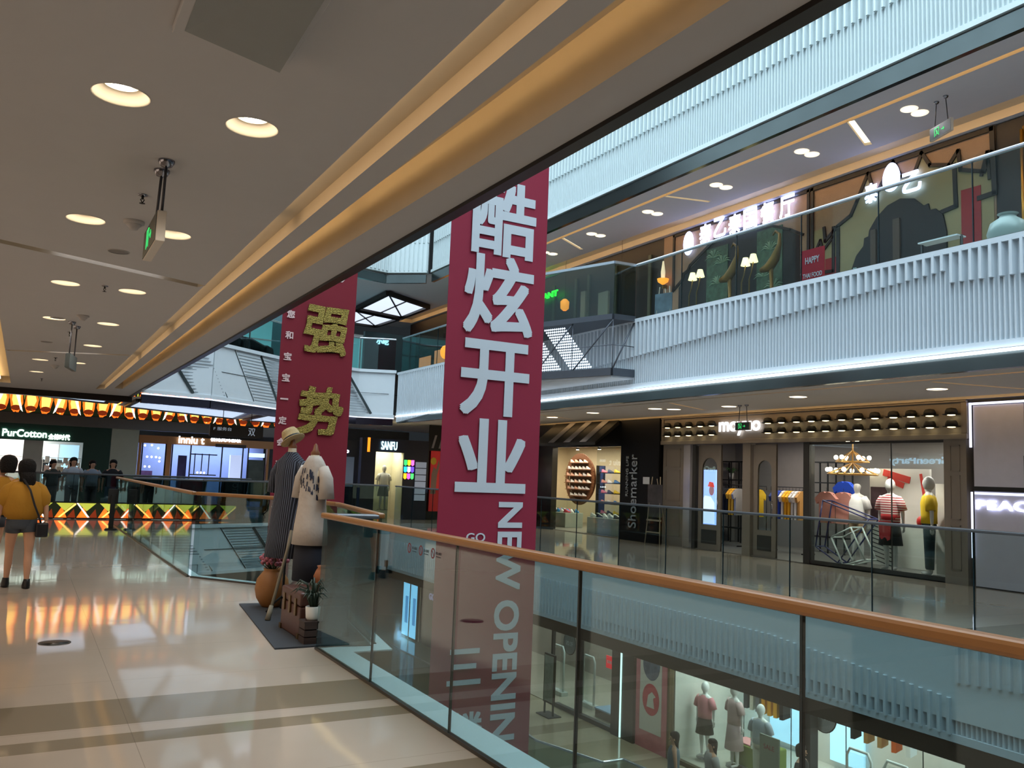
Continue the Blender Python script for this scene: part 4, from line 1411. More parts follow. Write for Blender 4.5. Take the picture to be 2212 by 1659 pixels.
for i, (c, y, x, z, lab) in enumerate((('c98a7c', 13.58, 15.9, .85, 'dusty pink shirt hanging beside the display window post'), ('c98a7c', 13.2, 16.0, .85, 'dusty pink shirt hanging inside the display window'), ('1f4fd0', 13.75, 16.7, 1.1, 'bright blue shirt hanging behind the chandelier window'))):
    shirt(c, (x, y, z), PI / 2, lab, None, d=.12)
# black shelf frame at the back
for x, y0, y1, lab in ((17.6, 18.0, 18.8, 'black steel lattice shelf with a plant in the menswear shop'), (17.6, 14.5, 15.5, 'black steel lattice shelf behind the long clothes rail')):
    t = thing('lattice_shelf', lab, 'shelf', (x, y0, .02))
    g = G()
    for y in (y0, (y0 + y1) / 2, y1):
        for dx in (0, .3):
            g.box(x + dx, x + dx + .03, y, y + .03, .02, 2.3)
    obj('uprights', g, MBLACK, t, world=True)
    for z in (.4, 1.5, 1.75, 2.27):
        obj('shelf_board', G().box(x, x + .33, y0, y1 + .03, z, z + .03), MBLACK, t, world=True)
t = thing('shelf_plant', 'white potted plant on the black lattice shelf', 'plant', (17.75, 18.55, 1.781))
obj('pot', G().lathe([(0, 0), (.05, 0), (.07, .18), (.06, .18), (.05, .1)]), M('glazed_white_pot'), t)
g = G()
for i in range(24):
    a = random.uniform(0, 6.28); r = random.uniform(.1, .25)
    g.tube([(0, 0, .15), (r * .5 * math.cos(a), r * .5 * math.sin(a), .3), (r * math.cos(a), r * math.sin(a), random.uniform(.15, .35))], [.012, .02, .003], 5)
obj('foliage', g, M('mid_green_leaf', '3d5c34', .7), t)


def mannequin(label, loc, rotz, h, top, bottom, skirt=False, bottom_z=.1, skin='c9c6c2', group=None, **kw):
    t = thing('mannequin', label, 'mannequin', loc, rotz, group)
    k = h / 1.62
    key = ('mq', round(h, 2), str(kw))
    g = figure(h, face=False, **kw)
    obj('body', g, M('mannequin_white_' + skin, skin, .3, noise=.02), t)
    g = G().ball((0, .0, 1.53 * k), .085 * k, .10 * k, .125 * k, 16)
    obj('head', g, M('mannequin_white_' + skin), t)
    if isinstance(top, str): top = M('cloth_' + top, top, .85)
    if isinstance(bottom, str): bottom = M('cloth_' + bottom, bottom, .85)
    g = G().loft([(0, 0, .86 * k, .185 * k, .13 * k), (0, 0, 1.0 * k, .18 * k, .125 * k), (0, 0, 1.2 * k, .185 * k, .135 * k), (0, 0, 1.3 * k, .175 * k, .11 * k), (0, 0, 1.36 * k, .09 * k, .065 * k)], 24, wob=-.03)
    for s in (-1, 1):
        g.tube([(s * .15 * k, 0, 1.30 * k), (s * .21 * k, 0, 1.22 * k), (s * .25 * k, .01, 1.08 * k)], [.07 * k, .075 * k, .08 * k], 12)
    obj('shirt', g, top, t)
    g = G()
    if skirt:
        g.loft([(0, 0, bottom_z * k, .22 * k, .19 * k), (0, 0, .75 * k, .18 * k, .15 * k), (0, 0, .93 * k, .14 * k, .11 * k)], 28, wob=.05, nw=12)
    else:
        g.loft([(0, 0, .78 * k, .16 * k, .12 * k), (0, 0, .93 * k, .15 * k, .11 * k)], 18)
        for s in (-1, 1):
            zz = [z for z in (.86, .6, .4, .2, .1) if z >= bottom_z]
            g.tube([(s * (.085 + .01 * (1 - z)) * k, 0, z * k) for z in zz], [(.06 + .04 * z) * k for z in zz], 12)
    obj('skirt' if skirt else 'trousers', g, bottom, t)
    obj('base_plate', G().loft([(0, 0, -.012, .2, .2), (0, 0, 0, .2, .2)], 24), M('cup_chrome'), t)
    return t


RS = bpy.data.materials.new('red_white_stripe')
RS.use_nodes = True
_nt = RS.node_tree
_tc = _nt.nodes.new('ShaderNodeTexCoord'); _wv = _nt.nodes.new('ShaderNodeTexWave')
_wv.inputs['Scale'].default_value = 6.5; _wv.bands_direction = 'Z'
_cr = _nt.nodes.new('ShaderNodeValToRGB'); _cr.color_ramp.interpolation = 'CONSTANT'
_cr.color_ramp.elements[0].color = (*lin('a83038'), 1); _cr.color_ramp.elements[1].position = .5; _cr.color_ramp.elements[1].color = (*lin('e8dcd4'), 1)
_nt.links.new(_tc.outputs['Object'], _wv.inputs[0]); _nt.links.new(_wv.outputs[1], _cr.inputs[0]); _nt.links.new(_cr.outputs[0], _nt.nodes['Principled BSDF'].inputs[0])
m1 = mannequin('white mannequin in red and white striped shirt and dark skirt in the display window', (15.4, 11.56, .035), -PI / 2, 1.80, RS, '1c1a22', skirt=True, bottom_z=.45)
obj('waist_jacket', G().loft([(0, 0, .98, .19, .14), (0, 0, 1.08, .205, .155), (0, 0, 1.12, .19, .14)], 20).prism([(-.14, .98), (.16, .98), (.12, .62), (.0, .55), (-.12, .66)], 'y', -.19, -.16), M('red_jacket', 'a01f24', .8), m1)
m2 = mannequin('white mannequin in yellow shirt and dark trousers holding a red bag', (15.4, 10.70, .035), -PI / 2 - .9, 1.86, 'e8c020', '1d3038', bottom_z=.1)
obj('red_bag', G().ball((-.30, -.12, 1.0), .13, .09, .12, 12), M('glossy_red_bag', 'c8241c', .35), m2)
m3 = mannequin('headless display figure in a plain white shirt beneath the chandelier', (16.05, 12.88, .035), -PI / 2, 1.76, 'f2f0ec', 'b08868', bottom_z=.5)
for ch in list(C.objects):
    if ch.parent == m3 and ch.name.startswith('head'):
        bpy.data.objects.remove(ch)
obj('wooden_neck', G().lathe([(.05, 1.43), (.045, 1.5), (.02, 1.53), (.03, 1.56), (.01, 1.62), (0, 1.62)]), M('turned_wood'), m3)
# tilted frames in the window
g = G()
pts = [(15.15, 13.0, .05), (15.15, 12.95, 1.0), (15.15, 12.35, 1.05), (15.15, 12.75, .05)]
WT = M('white_tube', 'c8ccc6', .4)
t = thing('tilted_frame', 'tilted white tubular box frame in the display window', 'display frame', (15.1, 12.3, .035))
P = [(0, .48, .56), (0, -.02, .80), (.35, -.02, .80), (.35, .48, .56)]
Q = [(0, .18, .0), (0, -.36, .17), (.35, -.36, .17), (.35, .18, .0)]
for i in range(4):
    obj('top_bar', G().cyl(P[i], P[(i + 1) % 4], .018, n=8), WT, t)
    obj('upright', G().cyl(P[i], Q[i], .018, n=8), WT, t)
    obj('base_bar', G().cyl(Q[i], Q[(i + 1) % 4], .018, n=8), WT, t)
t = thing('tilted_frame', 'tilted navy tubular frame behind the white one', 'display frame', (15.5, 12.6, .035))
NV = M('navy_tube', '1c2358', .4)
P = [(0, .75, 1.32), (0, -.45, .98), (.3, -.45, .98), (.3, .75, 1.32)]
Q = [(0, .95, .30), (0, .35, .0), (.3, .35, .0), (.3, .95, .30)]
for i in range(4):
    obj('top_bar', G().cyl(P[i], P[(i + 1) % 4], .016, n=8), NV, t)
    obj('upright', G().cyl(P[i], Q[i], .016, n=8), NV, t)
    obj('base_bar', G().cyl(Q[i], Q[(i + 1) % 4], .016, n=8), NV, t)
# window backdrops
t = thing('display_backdrop', 'pale backdrop board with red brush strokes and a dark portrait print', 'display board', (16.3, 11.4, .03))
obj('board', G().box(16.3, 16.36, 11.3, 12.75, .03, 2.1), M('board_white', 'c9c4bc', .8), t, world=True)
g = G()
for (y0, z0, y1, z1, w_) in ((12.4, 2.02, 11.75, 1.86, .14), (12.3, 1.88, 11.9, 1.74, .12), (11.5, 2.0, 11.42, 1.5, .06)):
    g.beam((16.293, y0, z0), (16.293, y1, z1), .01, w_, up=(0, 0, 1))
obj('brush_stroke', g, M('red_paint', 'b83028', .7), t, world=True)
obj('portrait_print', G().box(16.285, 16.298, 12.25, 12.72, 1.0, 1.7), M('dark_portrait', '3a2226', .7, noise=.7, nscale=8), t, world=True)
g = G()
for i in range(9):
    g.beam((16.29, 12.7, .15 + i * .09), (16.29, 12.2, .03 + i * .09), .006, .022)
obj('diagonal_stripes', g, M('black_stripe', '1a1a1a', .7), t, world=True)
t = thing('display_backdrop', 'white letter board with printed slogans beside the yellow mannequin', 'display board', (15.9, 10.3, .03))
obj('board', G().box(15.9, 15.96, 9.97, 10.9, .03, 1.8), M('board_white'), t, world=True)
for k, (tx, z, w_) in enumerate((('THE', 1.02, .28), ('JUST', .92, .30), ('TO', .80, .22), ('WEAR', .68, .34))):
    obj('slogan', place(fit_text(tx, w_, .085, .003), FACE_X, (15.895, 10.2, z)), M('black_stripe'), t, world=True)
obj('colour_patch', G().box(15.89, 15.899, 10.05, 10.35, 1.22, 1.26).box(15.89, 15.899, 10.2, 10.35, 1.0, 1.16), M('teal_patch', '3c7c70', .7), t, world=True)
lamp('shop_light', 'AREA', (16.6, 11.4, 2.85), 110, (1, .95, .86), 1.8, sy=2.4)
lamp('shop_light', 'AREA', (16.6, 15.2, 2.85), 90, (1, .93, .84), 1.6, sy=4.0)
lamp('window_spot', 'SPOT', (14.95, 11.3, 2.5), 120, (1, .95, .85), .05, rot=(0, R(-22), 0), angle=90)
lamp('window_spot', 'SPOT', (14.95, 12.6, 2.5), 110, (1, .95, .85), .05, rot=(0, R(-22), 0), angle=80)

# --- easel by the black wall
def easel(label, loc, rotz, paint):
    t = thing('easel', label, 'easel', loc, rotz)
    LW = M('easel_wood', '9a8f7c', .6)
    obj('board', G().box(-.28, .28, -.05, -.03, .72, 1.55), paint, t)
    for s in (-1, 1):
        obj('leg', G().tube([(s * .30, -.10, 0), (s * .16, 0, 1.75)], .014, 6), LW, t)
    obj('leg', G().tube([(0, .42, 0), (0, .02, 1.7)], .014, 6), LW, t)
    obj('crossbar', G().box(-.26, .26, -.09, -.03, .62, .66).box(-.26, .26, -.09, -.06, .32, .35), LW, t)
    return t


easel('wooden easel with a dark painted board by the black shoe shop wall', (14.25, 17.6, 0), -PI / 2, M('easel_dark_print', '3f3a3c', .6, noise=.9, nscale=5))

# --- shoe shop with black awning
room('sports shoe shop interior with lit cream wall', 'shop_room', SX + .1, 18.3, 19.2, 28.0, 0, 2.85, CREAMW, M('pale_shop_floor', '8d8474', .3), MBLACK)
t = thing('shopfront', 'black shoe shopfront with tall sideways silver lettering', 'shopfront', (SX, 21, 0))
obj('black_wall', G().box(SX - .12, SX + .1, 17.98, 19.66, 0, 3.305), M('deep_black_panel', '060708', .5, spec=.2), t, world=True)
obj('lintel', G().box(SX - .12, SX + .1, 19.66, 24.2, 2.58, 3.305), BLACK, t, world=True)
obj('corner_post', G().box(SX - .1, SX + .1, 23.3, 24.2, 0, 2.58), BLACK, t, world=True)
aw = G().prism([(SX - .14, 3.32), (SX - .95, 2.66), (SX - .95, 2.58), (SX - .12, 3.2)], 'y', 19.75, 23.1)
obj('awning', aw, MBLACK, t, world=True)
for y in (20.2, 21.05, 21.9):
    g = G().add([(SX - .16, y, 3.325), (SX - .955, y, 2.672), (SX - .955, y + .33, 2.672), (SX - .16, y + .33, 3.325)], [(0, 1, 2, 3)])
    obj('awning_stripe', g, M('awning_grey_stripe', '8f8d90', .7), t, world=True)
me = fit_text('Shoemarker', 2.0, .34, .012)
me.transform(Matrix.Rotation(PI / 2, 4, 'Z'))
obj('lettering', place(me, FACE_X, (SX - .14, 19.05, 1.35)), M('silver_letter', 'a2acb4', .4, .2), t, world=True)
me = fit_text('RUNNING LIFE', 1.1, .10, .012)
me.transform(Matrix.Rotation(PI / 2, 4, 'Z'))
obj('lettering', place(me, FACE_X, (SX - .14, 19.32, 1.75)), M('silver_letter'), t, world=True)
obj('notice', G().box(SX - .135, SX - .12, 18.35, 18.62, 1.55, 1.74), M('white_notice', 'd8dce0', .6), t, world=True)
pane('glass_panel', SX, 19.68, 21.0, .02, 2.58, t)


def shoe_g(l=.26):
    return G().loft([(0, -.01, 0, .045, .13), (0, -.01, .03, .048, .132), (0, .02, .06, .040, .09), (0, .06, .10, .034, .045), (0, .07, .115, .028, .035)], 10)


SHOE_ME = {}


def shoe(col, loc, rotz, label, group):
    if col not in SHOE_ME:
        me = shoe_g().mesh('shoe'); me.materials.append(M('shoe_cloth_' + col, col, .6, noise=.2, nscale=30)); SHOE_ME[col] = me
    o = bpy.data.objects.new('trainer', SHOE_ME[col]); C.objects.link(o)
    o.location = loc; o.rotation_euler = (0, 0, rotz)
    return tagit(o, label, 'shoe', group)


t = thing('round_shelf', 'round wooden wall shelf full of trainers in the shoe shop', 'shelf', (16.9, 25.2, .9))
cy, cz, rr = 25.2, 1.62, .80
obj('backboard', G().prism([(cy + rr * math.cos(k * PI / 20), cz + rr * math.sin(k * PI / 20)) for k in range(40)], 'x', 17.1, 17.14), M('warm_walnut', '6f4528', .5), t, world=True)
g = G()
for k in range(40):
    a, b = k * PI / 20, (k + 1) * PI / 20
    g.beam((17.0, cy + rr * math.cos(a), cz + rr * math.sin(a)), (17.0, cy + rr * math.cos(b), cz + rr * math.sin(b)), .2, .03, up=(1, 0, 0))
obj('hoop', g, M('warm_walnut'), t, world=True)
words_ = ['top', 'second', 'third', 'fourth', 'fifth', 'lowest']
ordn = ['first', 'second', 'third', 'fourth', 'fifth', 'sixth']
for i in range(6):
    z = cz + .56 - i * .23
    hw = math.sqrt(max(0, rr * rr - (z - cz) ** 2)) - .03
    obj('shelf_board', G().box(16.84, 17.1, cy - hw, cy + hw, z - .015, z), M('warm_walnut'), t, world=True)
    n = int(hw * 2 / .22)
    for k in range(n):
        shoe(random.choice(['e8ddd0', 'f0ece6', 'd8a890', 'c8c4c4', 'e8c4b0']), (16.95, cy - hw + .13 + k * (hw * 2 - .26) / max(1, n - 1), z + .002), .0, f'pale trainer on the {words_[i]} board of the round shelf, {ordn[k % 6]} along', 'trainers on the round shelf')
t = thing('wall_shelf', 'tall dark shelving of coloured trainers at the end of the shoe shop', 'shelf', (17.2, 23.3, .4))
for i in range(5):
    z = .5 + i * .34
    obj('shelf_board', G().box(16.95, 17.3, 22.6, 24.1, z - .02, z), MBLACK, t, world=True)
    for k in range(4):
        c, cn = [('d8707c', 'pink'), ('e8e4dc', 'white'), ('e0c030', 'yellow'), ('e09070', 'coral'), ('3a3c44', 'dark'), ('4a78b0', 'blue')][(i * 3 + k * 2) % 6]
        shoe(c, (17.1, 22.8 + k * .36, z), .3, f'{cn} trainer on board {["one", "two", "three", "four", "five"][i]} of the dark shelving, {ordn[k]} along', 'trainers on the dark shelving')
obj('side_panel', G().box(16.95, 17.3, 22.56, 22.6, .02, 2.1).box(16.95, 17.3, 24.1, 24.14, .02, 2.1), MBLACK, t, world=True)
PGREEN = M('pale_green_plinth', 'a3aaa0', .6)
for (x0, x1, y0, y1, h_, lab, cols) in ((14.98, 15.7, 20.0, 21.75, .50, 'pale green plinth heaped with white trainers at the shoe shop entrance', ['e8e8e2', '2c2e30', 'd8dcd8']),
                                        (15.6, 16.3, 23.9, 25.3, .50, 'pale green plinth with mixed trainers beside the red and blue pairs', ['d85060', 'e8e8e2', '3a90c8', '30343a'])):
    t = thing('display_plinth', lab, 'plinth', ((x0 + x1) / 2, (y0 + y1) / 2, .0))
    obj('body', G().box(x0, x1, y0, y1, .021, h_), PGREEN, t, world=True, bevel=.01)
    n = 0
    for i in range(3):
        for k in range(6):
            n += 1
            shoe(cols[(i + k) % len(cols)], (x0 + .15 + i * (x1 - x0 - .3) / 2, y0 + .14 + k * (y1 - y0 - .28) / 5, h_ + .001), random.uniform(-.3, .9), f'trainer on the {lab.split(" at ")[0].split(" beside")[0]}, {ordn[k]} of row {["one", "two", "three"][i]}', 'trainers on the ' + lab.split(' with')[0].split(' heaped')[0] + (' heap' if 'heaped' in lab else ' mix'))
lamp('shop_light', 'AREA', (16.4, 23.4, 2.78), 240, (1, .88, .68), 2.0, sy=7.5)
for y in (20.4, 21.8, 23.0):
    tt = thing('shop_spotlight', f'small bright spotlight in the shoe shop ceiling, {["above the plinth", "in the middle", "by the corner post"][int((y - 20) // 1.2)]}', 'spotlight', (15.4, y, 2.55))
    obj('can', G().cyl((0, 0, 0), (0, 0, .18), .05), MBLACK, tt)
    obj('lamp', G().loft([(0, 0, -.01, .045, .045), (0, 0, 0, .045, .045)]), bulb, tt)

# --- grey clothes shop
t = thing('shopfront', 'plain grey clothes shopfront outlined with a cold light line', 'shopfront', (SX, 7, 0))
PG = M('cool_grey_panel', 'c6c6d6', .55)
obj('upper_panel', G().box(SX, SX + .1, 8.46, 9.36, 1.76, 3.2).box(SX, SX + .1, 2.0, 8.40, 1.76, 3.2), PG, t, world=True)
obj('lower_panel', G().box(SX, SX + .1, 2.0, 9.36, 0.02, 1.68), PG, t, world=True)
obj('dark_joint', G().box(SX - .02, SX + .05, 2.0, 9.36, 1.68, 1.76).box(SX - .03, SX + .05, 8.38, 8.46, 1.7, 2.3), MBLACK, t, world=True)
obj('light_line', G().box(SX - .03, SX - .01, 2.0, 9.42, 3.21, 3.25).box(SX - .03, SX - .01, 9.38, 9.42, 2.45, 3.25).box(SX - .03, SX - .01, 9.38, 9.41, .5, 1.66), M('cold_line', 'dfe4ff', emit=1.5), t, world=True)
obj('black_reveal', G().box(SX - .01, SX + .02, 2.0, 9.44, 3.25, 3.305), MBLACK, t, world=True)
t = thing('shop_sign', 'glowing white capital letter sign on the grey clothes shopfront', 'sign', (SX - .03, 8.3, 1.42))
g = bold('PEACEBIRD', 2.0, .17, .004, .006, FACE_X, (SX - .03, 8.32, 1.44))
obj('letters', g, M('violet_white_letter', 'eef0ff', emit=1.8), t, world=True)
obj('glow_panel', G().box(SX - .012, SX - .004, 7.0, 9.35, 1.62, 1.66), M('cold_line'), t, world=True)

# glowing shop name on our own side of the mall, mirrored in the display window
t = thing('shop_sign', 'glowing pale blue shop name on our side, seen mirrored in the menswear window', 'sign', (-4.9, 24.5, 3.0))
obj('letters', bold('GreenParty', 3.0, .42, .01, .012, FACE_XP, (-4.88, 24.4, 3.0)), M('ice_blue_letter', 'c8ecff', emit=6, ecol='b8e4ff'), t, world=True)

# ================================================================ restaurant storey across the void
Z4 = 4.55
TAN = M('tan_stucco', '98806a', .8, noise=.12, nscale=4, bump=.3)
KHAKI = M('khaki_plaster', '8f8a68', .8, noise=.15, nscale=3)
INK = M('black_outline', '0d0d10', .5)
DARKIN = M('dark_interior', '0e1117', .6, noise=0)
SIGNW = M('blue_white_sign_glow', 'ffffff', emit=4.0, ecol='b4c2ff')


def outline(g, pts, x, wd=.07, closed=False, dep=.03):
    n = len(pts)
    for i in range(n if closed else n - 1):
        a = pts[i]; b = pts[(i + 1) % n]
        d = Vector((0, b[0] - a[0], b[1] - a[1])).normalized() * wd * .4
        g.beam((x, a[0] - d.y, a[1] - d.z), (x, b[0] + d.y, b[1] + d.z), dep, wd, up=(1, 0, 0)) if False else g.beam((x, a[0] - d.y, a[1] - d.z), (x, b[0] + d.y, b[1] + d.z), wd, dep, up=(1, 0, 0))


# first restaurant
t = thing('restaurant', 'tan restaurant front with curved black outline and jungle wallpaper', 'restaurant front', (SX, 15.5, Z4))
obj('wall', G().box(SX, SX + .2, 13.03, 18.1, Z4, 8.26), TAN, t, world=True)
arch = [(17.45, Z4), (17.45, 6.75), (17.25, 6.95), (17.2, 7.12), (17.0, 7.2), (16.1, 7.72), (15.3, 7.80), (14.4, 7.72), (13.6, 7.40), (13.35, 7.25), (13.3, Z4)]
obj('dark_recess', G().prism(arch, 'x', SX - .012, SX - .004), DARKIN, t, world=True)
g = G()
outline(g, [(17.66, 8.21), (17.66, 6.72), (17.45, 6.85), (17.3, 6.95), (17.25, 7.1), (17.1, 7.15), (17.0, 7.28), (16.1, 7.76)], SX - .02, .075)
outline(g, [(16.1, 7.76), (15.3, 7.84), (14.4, 7.76), (13.6, 7.44), (13.25, 7.25)], SX - .02, .06)
outline(g, [(17.66, 8.21), (13.07, 8.21)], SX - .02, .07)
outline(g, [(13.09, 8.21), (13.09, 6.4)], SX - .02, .07)
obj('black_outline', g, INK, t, world=True)
WALLP = M('jungle_wallpaper', '3d5a48', .7, noise=.9, nscale=9)
g = G(); g.box(SX - .03, SX - .014, 15.6, 16.36, Z4, 7.55)
g.box(SX - .03, SX - .014, 13.84, 14.63, Z4, 7.62)
obj('wallpaper_print', g, WALLP, t, world=True)
g = G()
random.seed(21)
for cy_, cz_ in ((15.95, 6.6), (15.8, 7.1), (14.2, 7.1), (14.4, 6.5), (16.1, 7.3), (14.1, 6.2)):
    for k in range(9):
        a = R(-70 + k * 18 + 90) + random.uniform(-.1, .1)
        L_ = .34
        g.tube([(SX - .034, cy_, cz_), (SX - .036, cy_ + L_ * .6 * math.cos(a), cz_ + L_ * .6 * math.sin(a) - .02), (SX - .034, cy_ + L_ * math.cos(a), cz_ + L_ * math.sin(a) - .12)], [.008, .02, .003], 5)
obj('palm_print', g, M('pale_palm_print', '7c9c84', .7), t, world=True)
GOLDH = M('old_gold', '75602f', .4, .5)
for y0 in (15.05, 13.72):
    g = G().tube([(SX - .35, y0 + .45, 6.55), (SX - .35, y0 + .2, 6.58), (SX - .35, y0 + .03, 6.75), (SX - .35, y0 - .10, 7.05), (SX - .35, y0 - .10, 7.28), (SX - .35, y0 + .02, 7.38), (SX - .35, y0 + .10, 7.30)], [.06, .12, .11, .05, .035, .03, .015], 10)
    g.tube([(SX - .35, y0 + .15, 6.55), (SX - .35, y0 + .1, 5.6), (SX - .35, y0 + .1, Z4)], [.05, .03, .08], 10)
    s_ = thing('swan_ornament', f'gilded swan-necked ornament {"between the two wallpapers" if y0 > 14 else "beside the red poster"} of the first restaurant', 'ornament', (SX - .35, y0, Z4))
    obj('body', g, GOLDH, s_, world=True)
for y, z, lab in ((16.0, 6.67, 'small glowing table lamp shade beside the jungle wallpaper, outer one'), (15.73, 6.70, 'small glowing lamp shade next to the outer one by the jungle wallpaper'), (14.21, 6.68, 'small glowing lamp shade before the second wallpaper, lower one'), (13.97, 6.72, 'small glowing lamp shade before the second wallpaper, higher one')):
    s_ = thing('shaded_lamp', lab, 'lamp', (SX - .8, y, z))
    obj('shade', G().lathe([(.11, -.08), (.06, .10)], n=14), M('lit_cream_shade', 'ffeeb0', emit=1.8), s_)
    obj('stem', G().tube([(0, 0, -.08), (0, .05, -.3), (0, .12, -.45), (0, .12, Z4 - z)], [.012, .012, .014, .02], 6), GOLDH, s_)
s_ = thing('wall_lantern', 'amber flower-shaped wall lantern at the corner of the first restaurant', 'lantern', (SX - .18, 17.9, 7.0))
obj('bowl', G().lathe([(.02, -.1), (.14, -.02), (.16, .06)], n=12), M('amber_glass', 'ff9a30', emit=1.6), s_)
obj('chimney', G().lathe([(.05, .02), (.06, .25), (.02, .55)], n=10), M('lit_clear_glass', 'ffe8c0', emit=.8), s_)
obj('bracket', G().box(-.01, .13, -.03, .03, -.2, -.1), GOLDH, s_)
t = thing('restaurant_sign', 'glowing white Chinese restaurant name with oval emblem', 'sign', (SX - .08, 15.2, 7.9))
for ch, y, z in (('泰', 16.36, 7.98), ('乙', 15.83, 8.02), ('泰', 15.31, 7.98), ('国', 14.80, 7.99), ('餐', 14.24, 7.99), ('厅', 13.65, 7.99)):
    obj('character', bold(ch, .44, .50, .004, .012, FACE_X, (SX - .09, y, z)), SIGNW, t, world=True)
obj('emblem', G().prism([(17.0 + .20 * math.cos(k * PI / 12), 7.86 + .32 * math.sin(k * PI / 12)) for k in range(24)], 'x', SX - .095, SX - .085), SIGNW, t, world=True)
g = G().prism([(17.0 + .20 * math.cos(k * PI / 12), 7.86 + .32 * math.sin(k * PI / 12)) for k in range(24)], 'x', SX - .06, SX - .03)

# second restaurant
t = thing('restaurant', 'peach and khaki restaurant front with jagged black crown outline and big dark arch', 'restaurant front', (SX, 10.9, Z4))
obj('wall', G().box(SX, SX + .2, 8.85, 13.02, Z4, 8.26), TAN, t, world=True)
low = [(13.0, Z4), (13.0, 7.25), (12.65, 7.25), (12.62, 6.95), (12.3, 7.2), (11.95, 7.36), (11.8, 7.62), (11.52, 8.15), (11.35, 7.62), (10.92, 8.22), (10.75, 7.85), (10.45, 7.84), (10.29, 8.2), (10.12, 7.9), (9.72, 7.78), (9.54, 8.0), (9.5, 7.62), (9.05, 7.45), (8.9, 7.78), (8.86, Z4)]
obj('khaki_field', G().prism(low, 'x', SX - .016, SX - .006), KHAKI, t, world=True)
g = G()
outline(g, [(12.97, 8.21), (8.89, 8.21), (8.86, 7.0), (9.15, 6.98)], SX - .03, .09)
outline(g, [(12.97, 8.21), (12.97, 6.3), (12.4, 6.25), (12.4, 7.2)], SX - .03, .07)
outline(g, low[2:-1], SX - .03, .07)
outline(g, [(12.95, 6.35), (12.9, 6.75), (12.75, 7.0), (12.68, 6.75), (12.4, 7.0)], SX - .03, .055)
outline(g, [(12.28, 7.15), (12.28, 6.1), (11.95, 6.1)], SX - .03, .08)
outline(g, [(9.62, 7.75), (9.6, 6.95), (9.95, 6.9)], SX - .03, .08)
outline(g, [(9.1, 7.4), (8.98, 7.8), (8.95, 7.3)], SX - .03, .06)
obj('black_outline', g, INK, t, world=True)
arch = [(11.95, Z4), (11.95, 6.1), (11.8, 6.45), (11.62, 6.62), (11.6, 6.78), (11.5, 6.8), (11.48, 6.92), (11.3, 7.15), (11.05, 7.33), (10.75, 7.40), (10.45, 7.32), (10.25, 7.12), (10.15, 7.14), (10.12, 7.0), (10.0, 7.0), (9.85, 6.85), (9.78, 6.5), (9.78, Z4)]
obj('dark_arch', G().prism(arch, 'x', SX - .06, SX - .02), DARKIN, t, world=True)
obj('inner_post', G().box(SX - .10, SX - .061, 11.3, 11.42, Z4, 6.9).box(SX - .10, SX - .061, 10.75, 10.9, Z4, 7.0), M('dull_brown_post', '4a4038', .6), t, world=True)
g = G()
for y0, y1, z1 in ((12.30, 12.62, 6.55), (9.12, 9.50, 7.22)):
    obj('red_panel', G().box(SX - .03, SX - .017, y0, y1, Z4, z1), M('lacquer_red', '8c1c22', .4), t, world=True)
obj('pale_door', G().box(SX - .08, SX - .062, 11.78, 11.86, 5.2, 6.2), M('pale_lit_strip', 'a8ccd0', .5), t, world=True)
t = thing('restaurant_sign', 'glowing egg emblem with white characters on the second restaurant', 'sign', (SX - .08, 10.9, 7.8))
obj('emblem', G().prism([(10.93 + .20 * math.cos(k * PI / 12) * (1 - .12 * math.sin(k * PI / 12)), 7.88 + .30 * math.sin(k * PI / 12)) for k in range(24)], 'x', SX - .095, SX - .085), SIGNW, t, world=True)
obj('character', bold('乙', .42, .42, .004, .016, FACE_X, (SX - .09, 10.47, 7.66)), SIGNW, t, world=True)
obj('character', bold('泰', .32, .42, .004, .012, FACE_X, (SX - .09, 11.40, 7.68)), SIGNW, t, world=True)
t = thing('restaurant', 'dark third restaurant front with gilded carved frame', 'restaurant front', (SX, 7, Z4))
obj('wall', G().box(SX, SX + .2, 2, 8.84, Z4, 8.26), M('near_black_wall', '16161a', .5), t, world=True)
g = G()
for y in (8.35, 8.28):
    g.tube([(SX - .05, y, Z4), (SX - .05, y, 8.0)], .03, 6)
g.tube([(SX - .06, 8.3, 8.0), (SX - .08, 8.0, 8.1), (SX - .08, 7.8, 7.9), (SX - .08, 7.9, 7.5), (SX - .08, 7.7, 7.2), (SX - .08, 7.75, 6.5), (SX - .08, 7.6, 5.9)], [.05, .07, .08, .09, .10, .08, .07], 10)
obj('gilt_frame', g, M('bright_gilt', 'b88a34', .3, .7), t, world=True)
# dark shop with the green sign
t = thing('restaurant', 'dark glazed restaurant front behind the balcony box with green letters', 'restaurant front', (SX, 22, Z4))
obj('wall', G().box(SX, SX + .2, 18.1, 26.5, Z4, 8.26), M('near_black_wall'), t, world=True)
g = G()
for y in (18.6, 20.2, 21.6, 22.3, 23.6, 25.0):
    g.box(SX - .05, SX, y, y + .12, Z4, 7.9)
obj('frame', g, M('dim_olive_frame', '4e5548', .5), t, world=True)
obj('pale_pillar', G().box(SX - .12, SX - .051, 21.7, 21.95, Z4, 7.4).box(SX - .12, SX - .051, 20.5, 21.0, Z4, 7.2), M('pale_olive_pillar', '8a9080', .6), t, world=True)
obj('lettering', bold('RESTAURANT', 2.7, .20, .02, .010, FACE_X, (SX - .15, 24.6, 7.60)), M('green_neon', '30ff40', emit=2.2), t, world=True)
for y, z, lab in ((22.1, 6.95, 'amber paper lantern under the green letters'), (19.2, 6.0, 'dim amber lantern low beside the balcony corner')):
    s_ = thing('paper_lantern', lab, 'lantern', (SX - .6, y, z))
    obj('shade', G().lathe([(.06, -.18), (.13, -.12), (.14, .10), (.06, .18)], n=12), M('amber_paper', 'ff9c30', emit=1.8), s_)
    obj('cord', G().cyl((0, 0, .18), (0, 0, 8.43 - z), .006, n=6), MBLACK, s_)
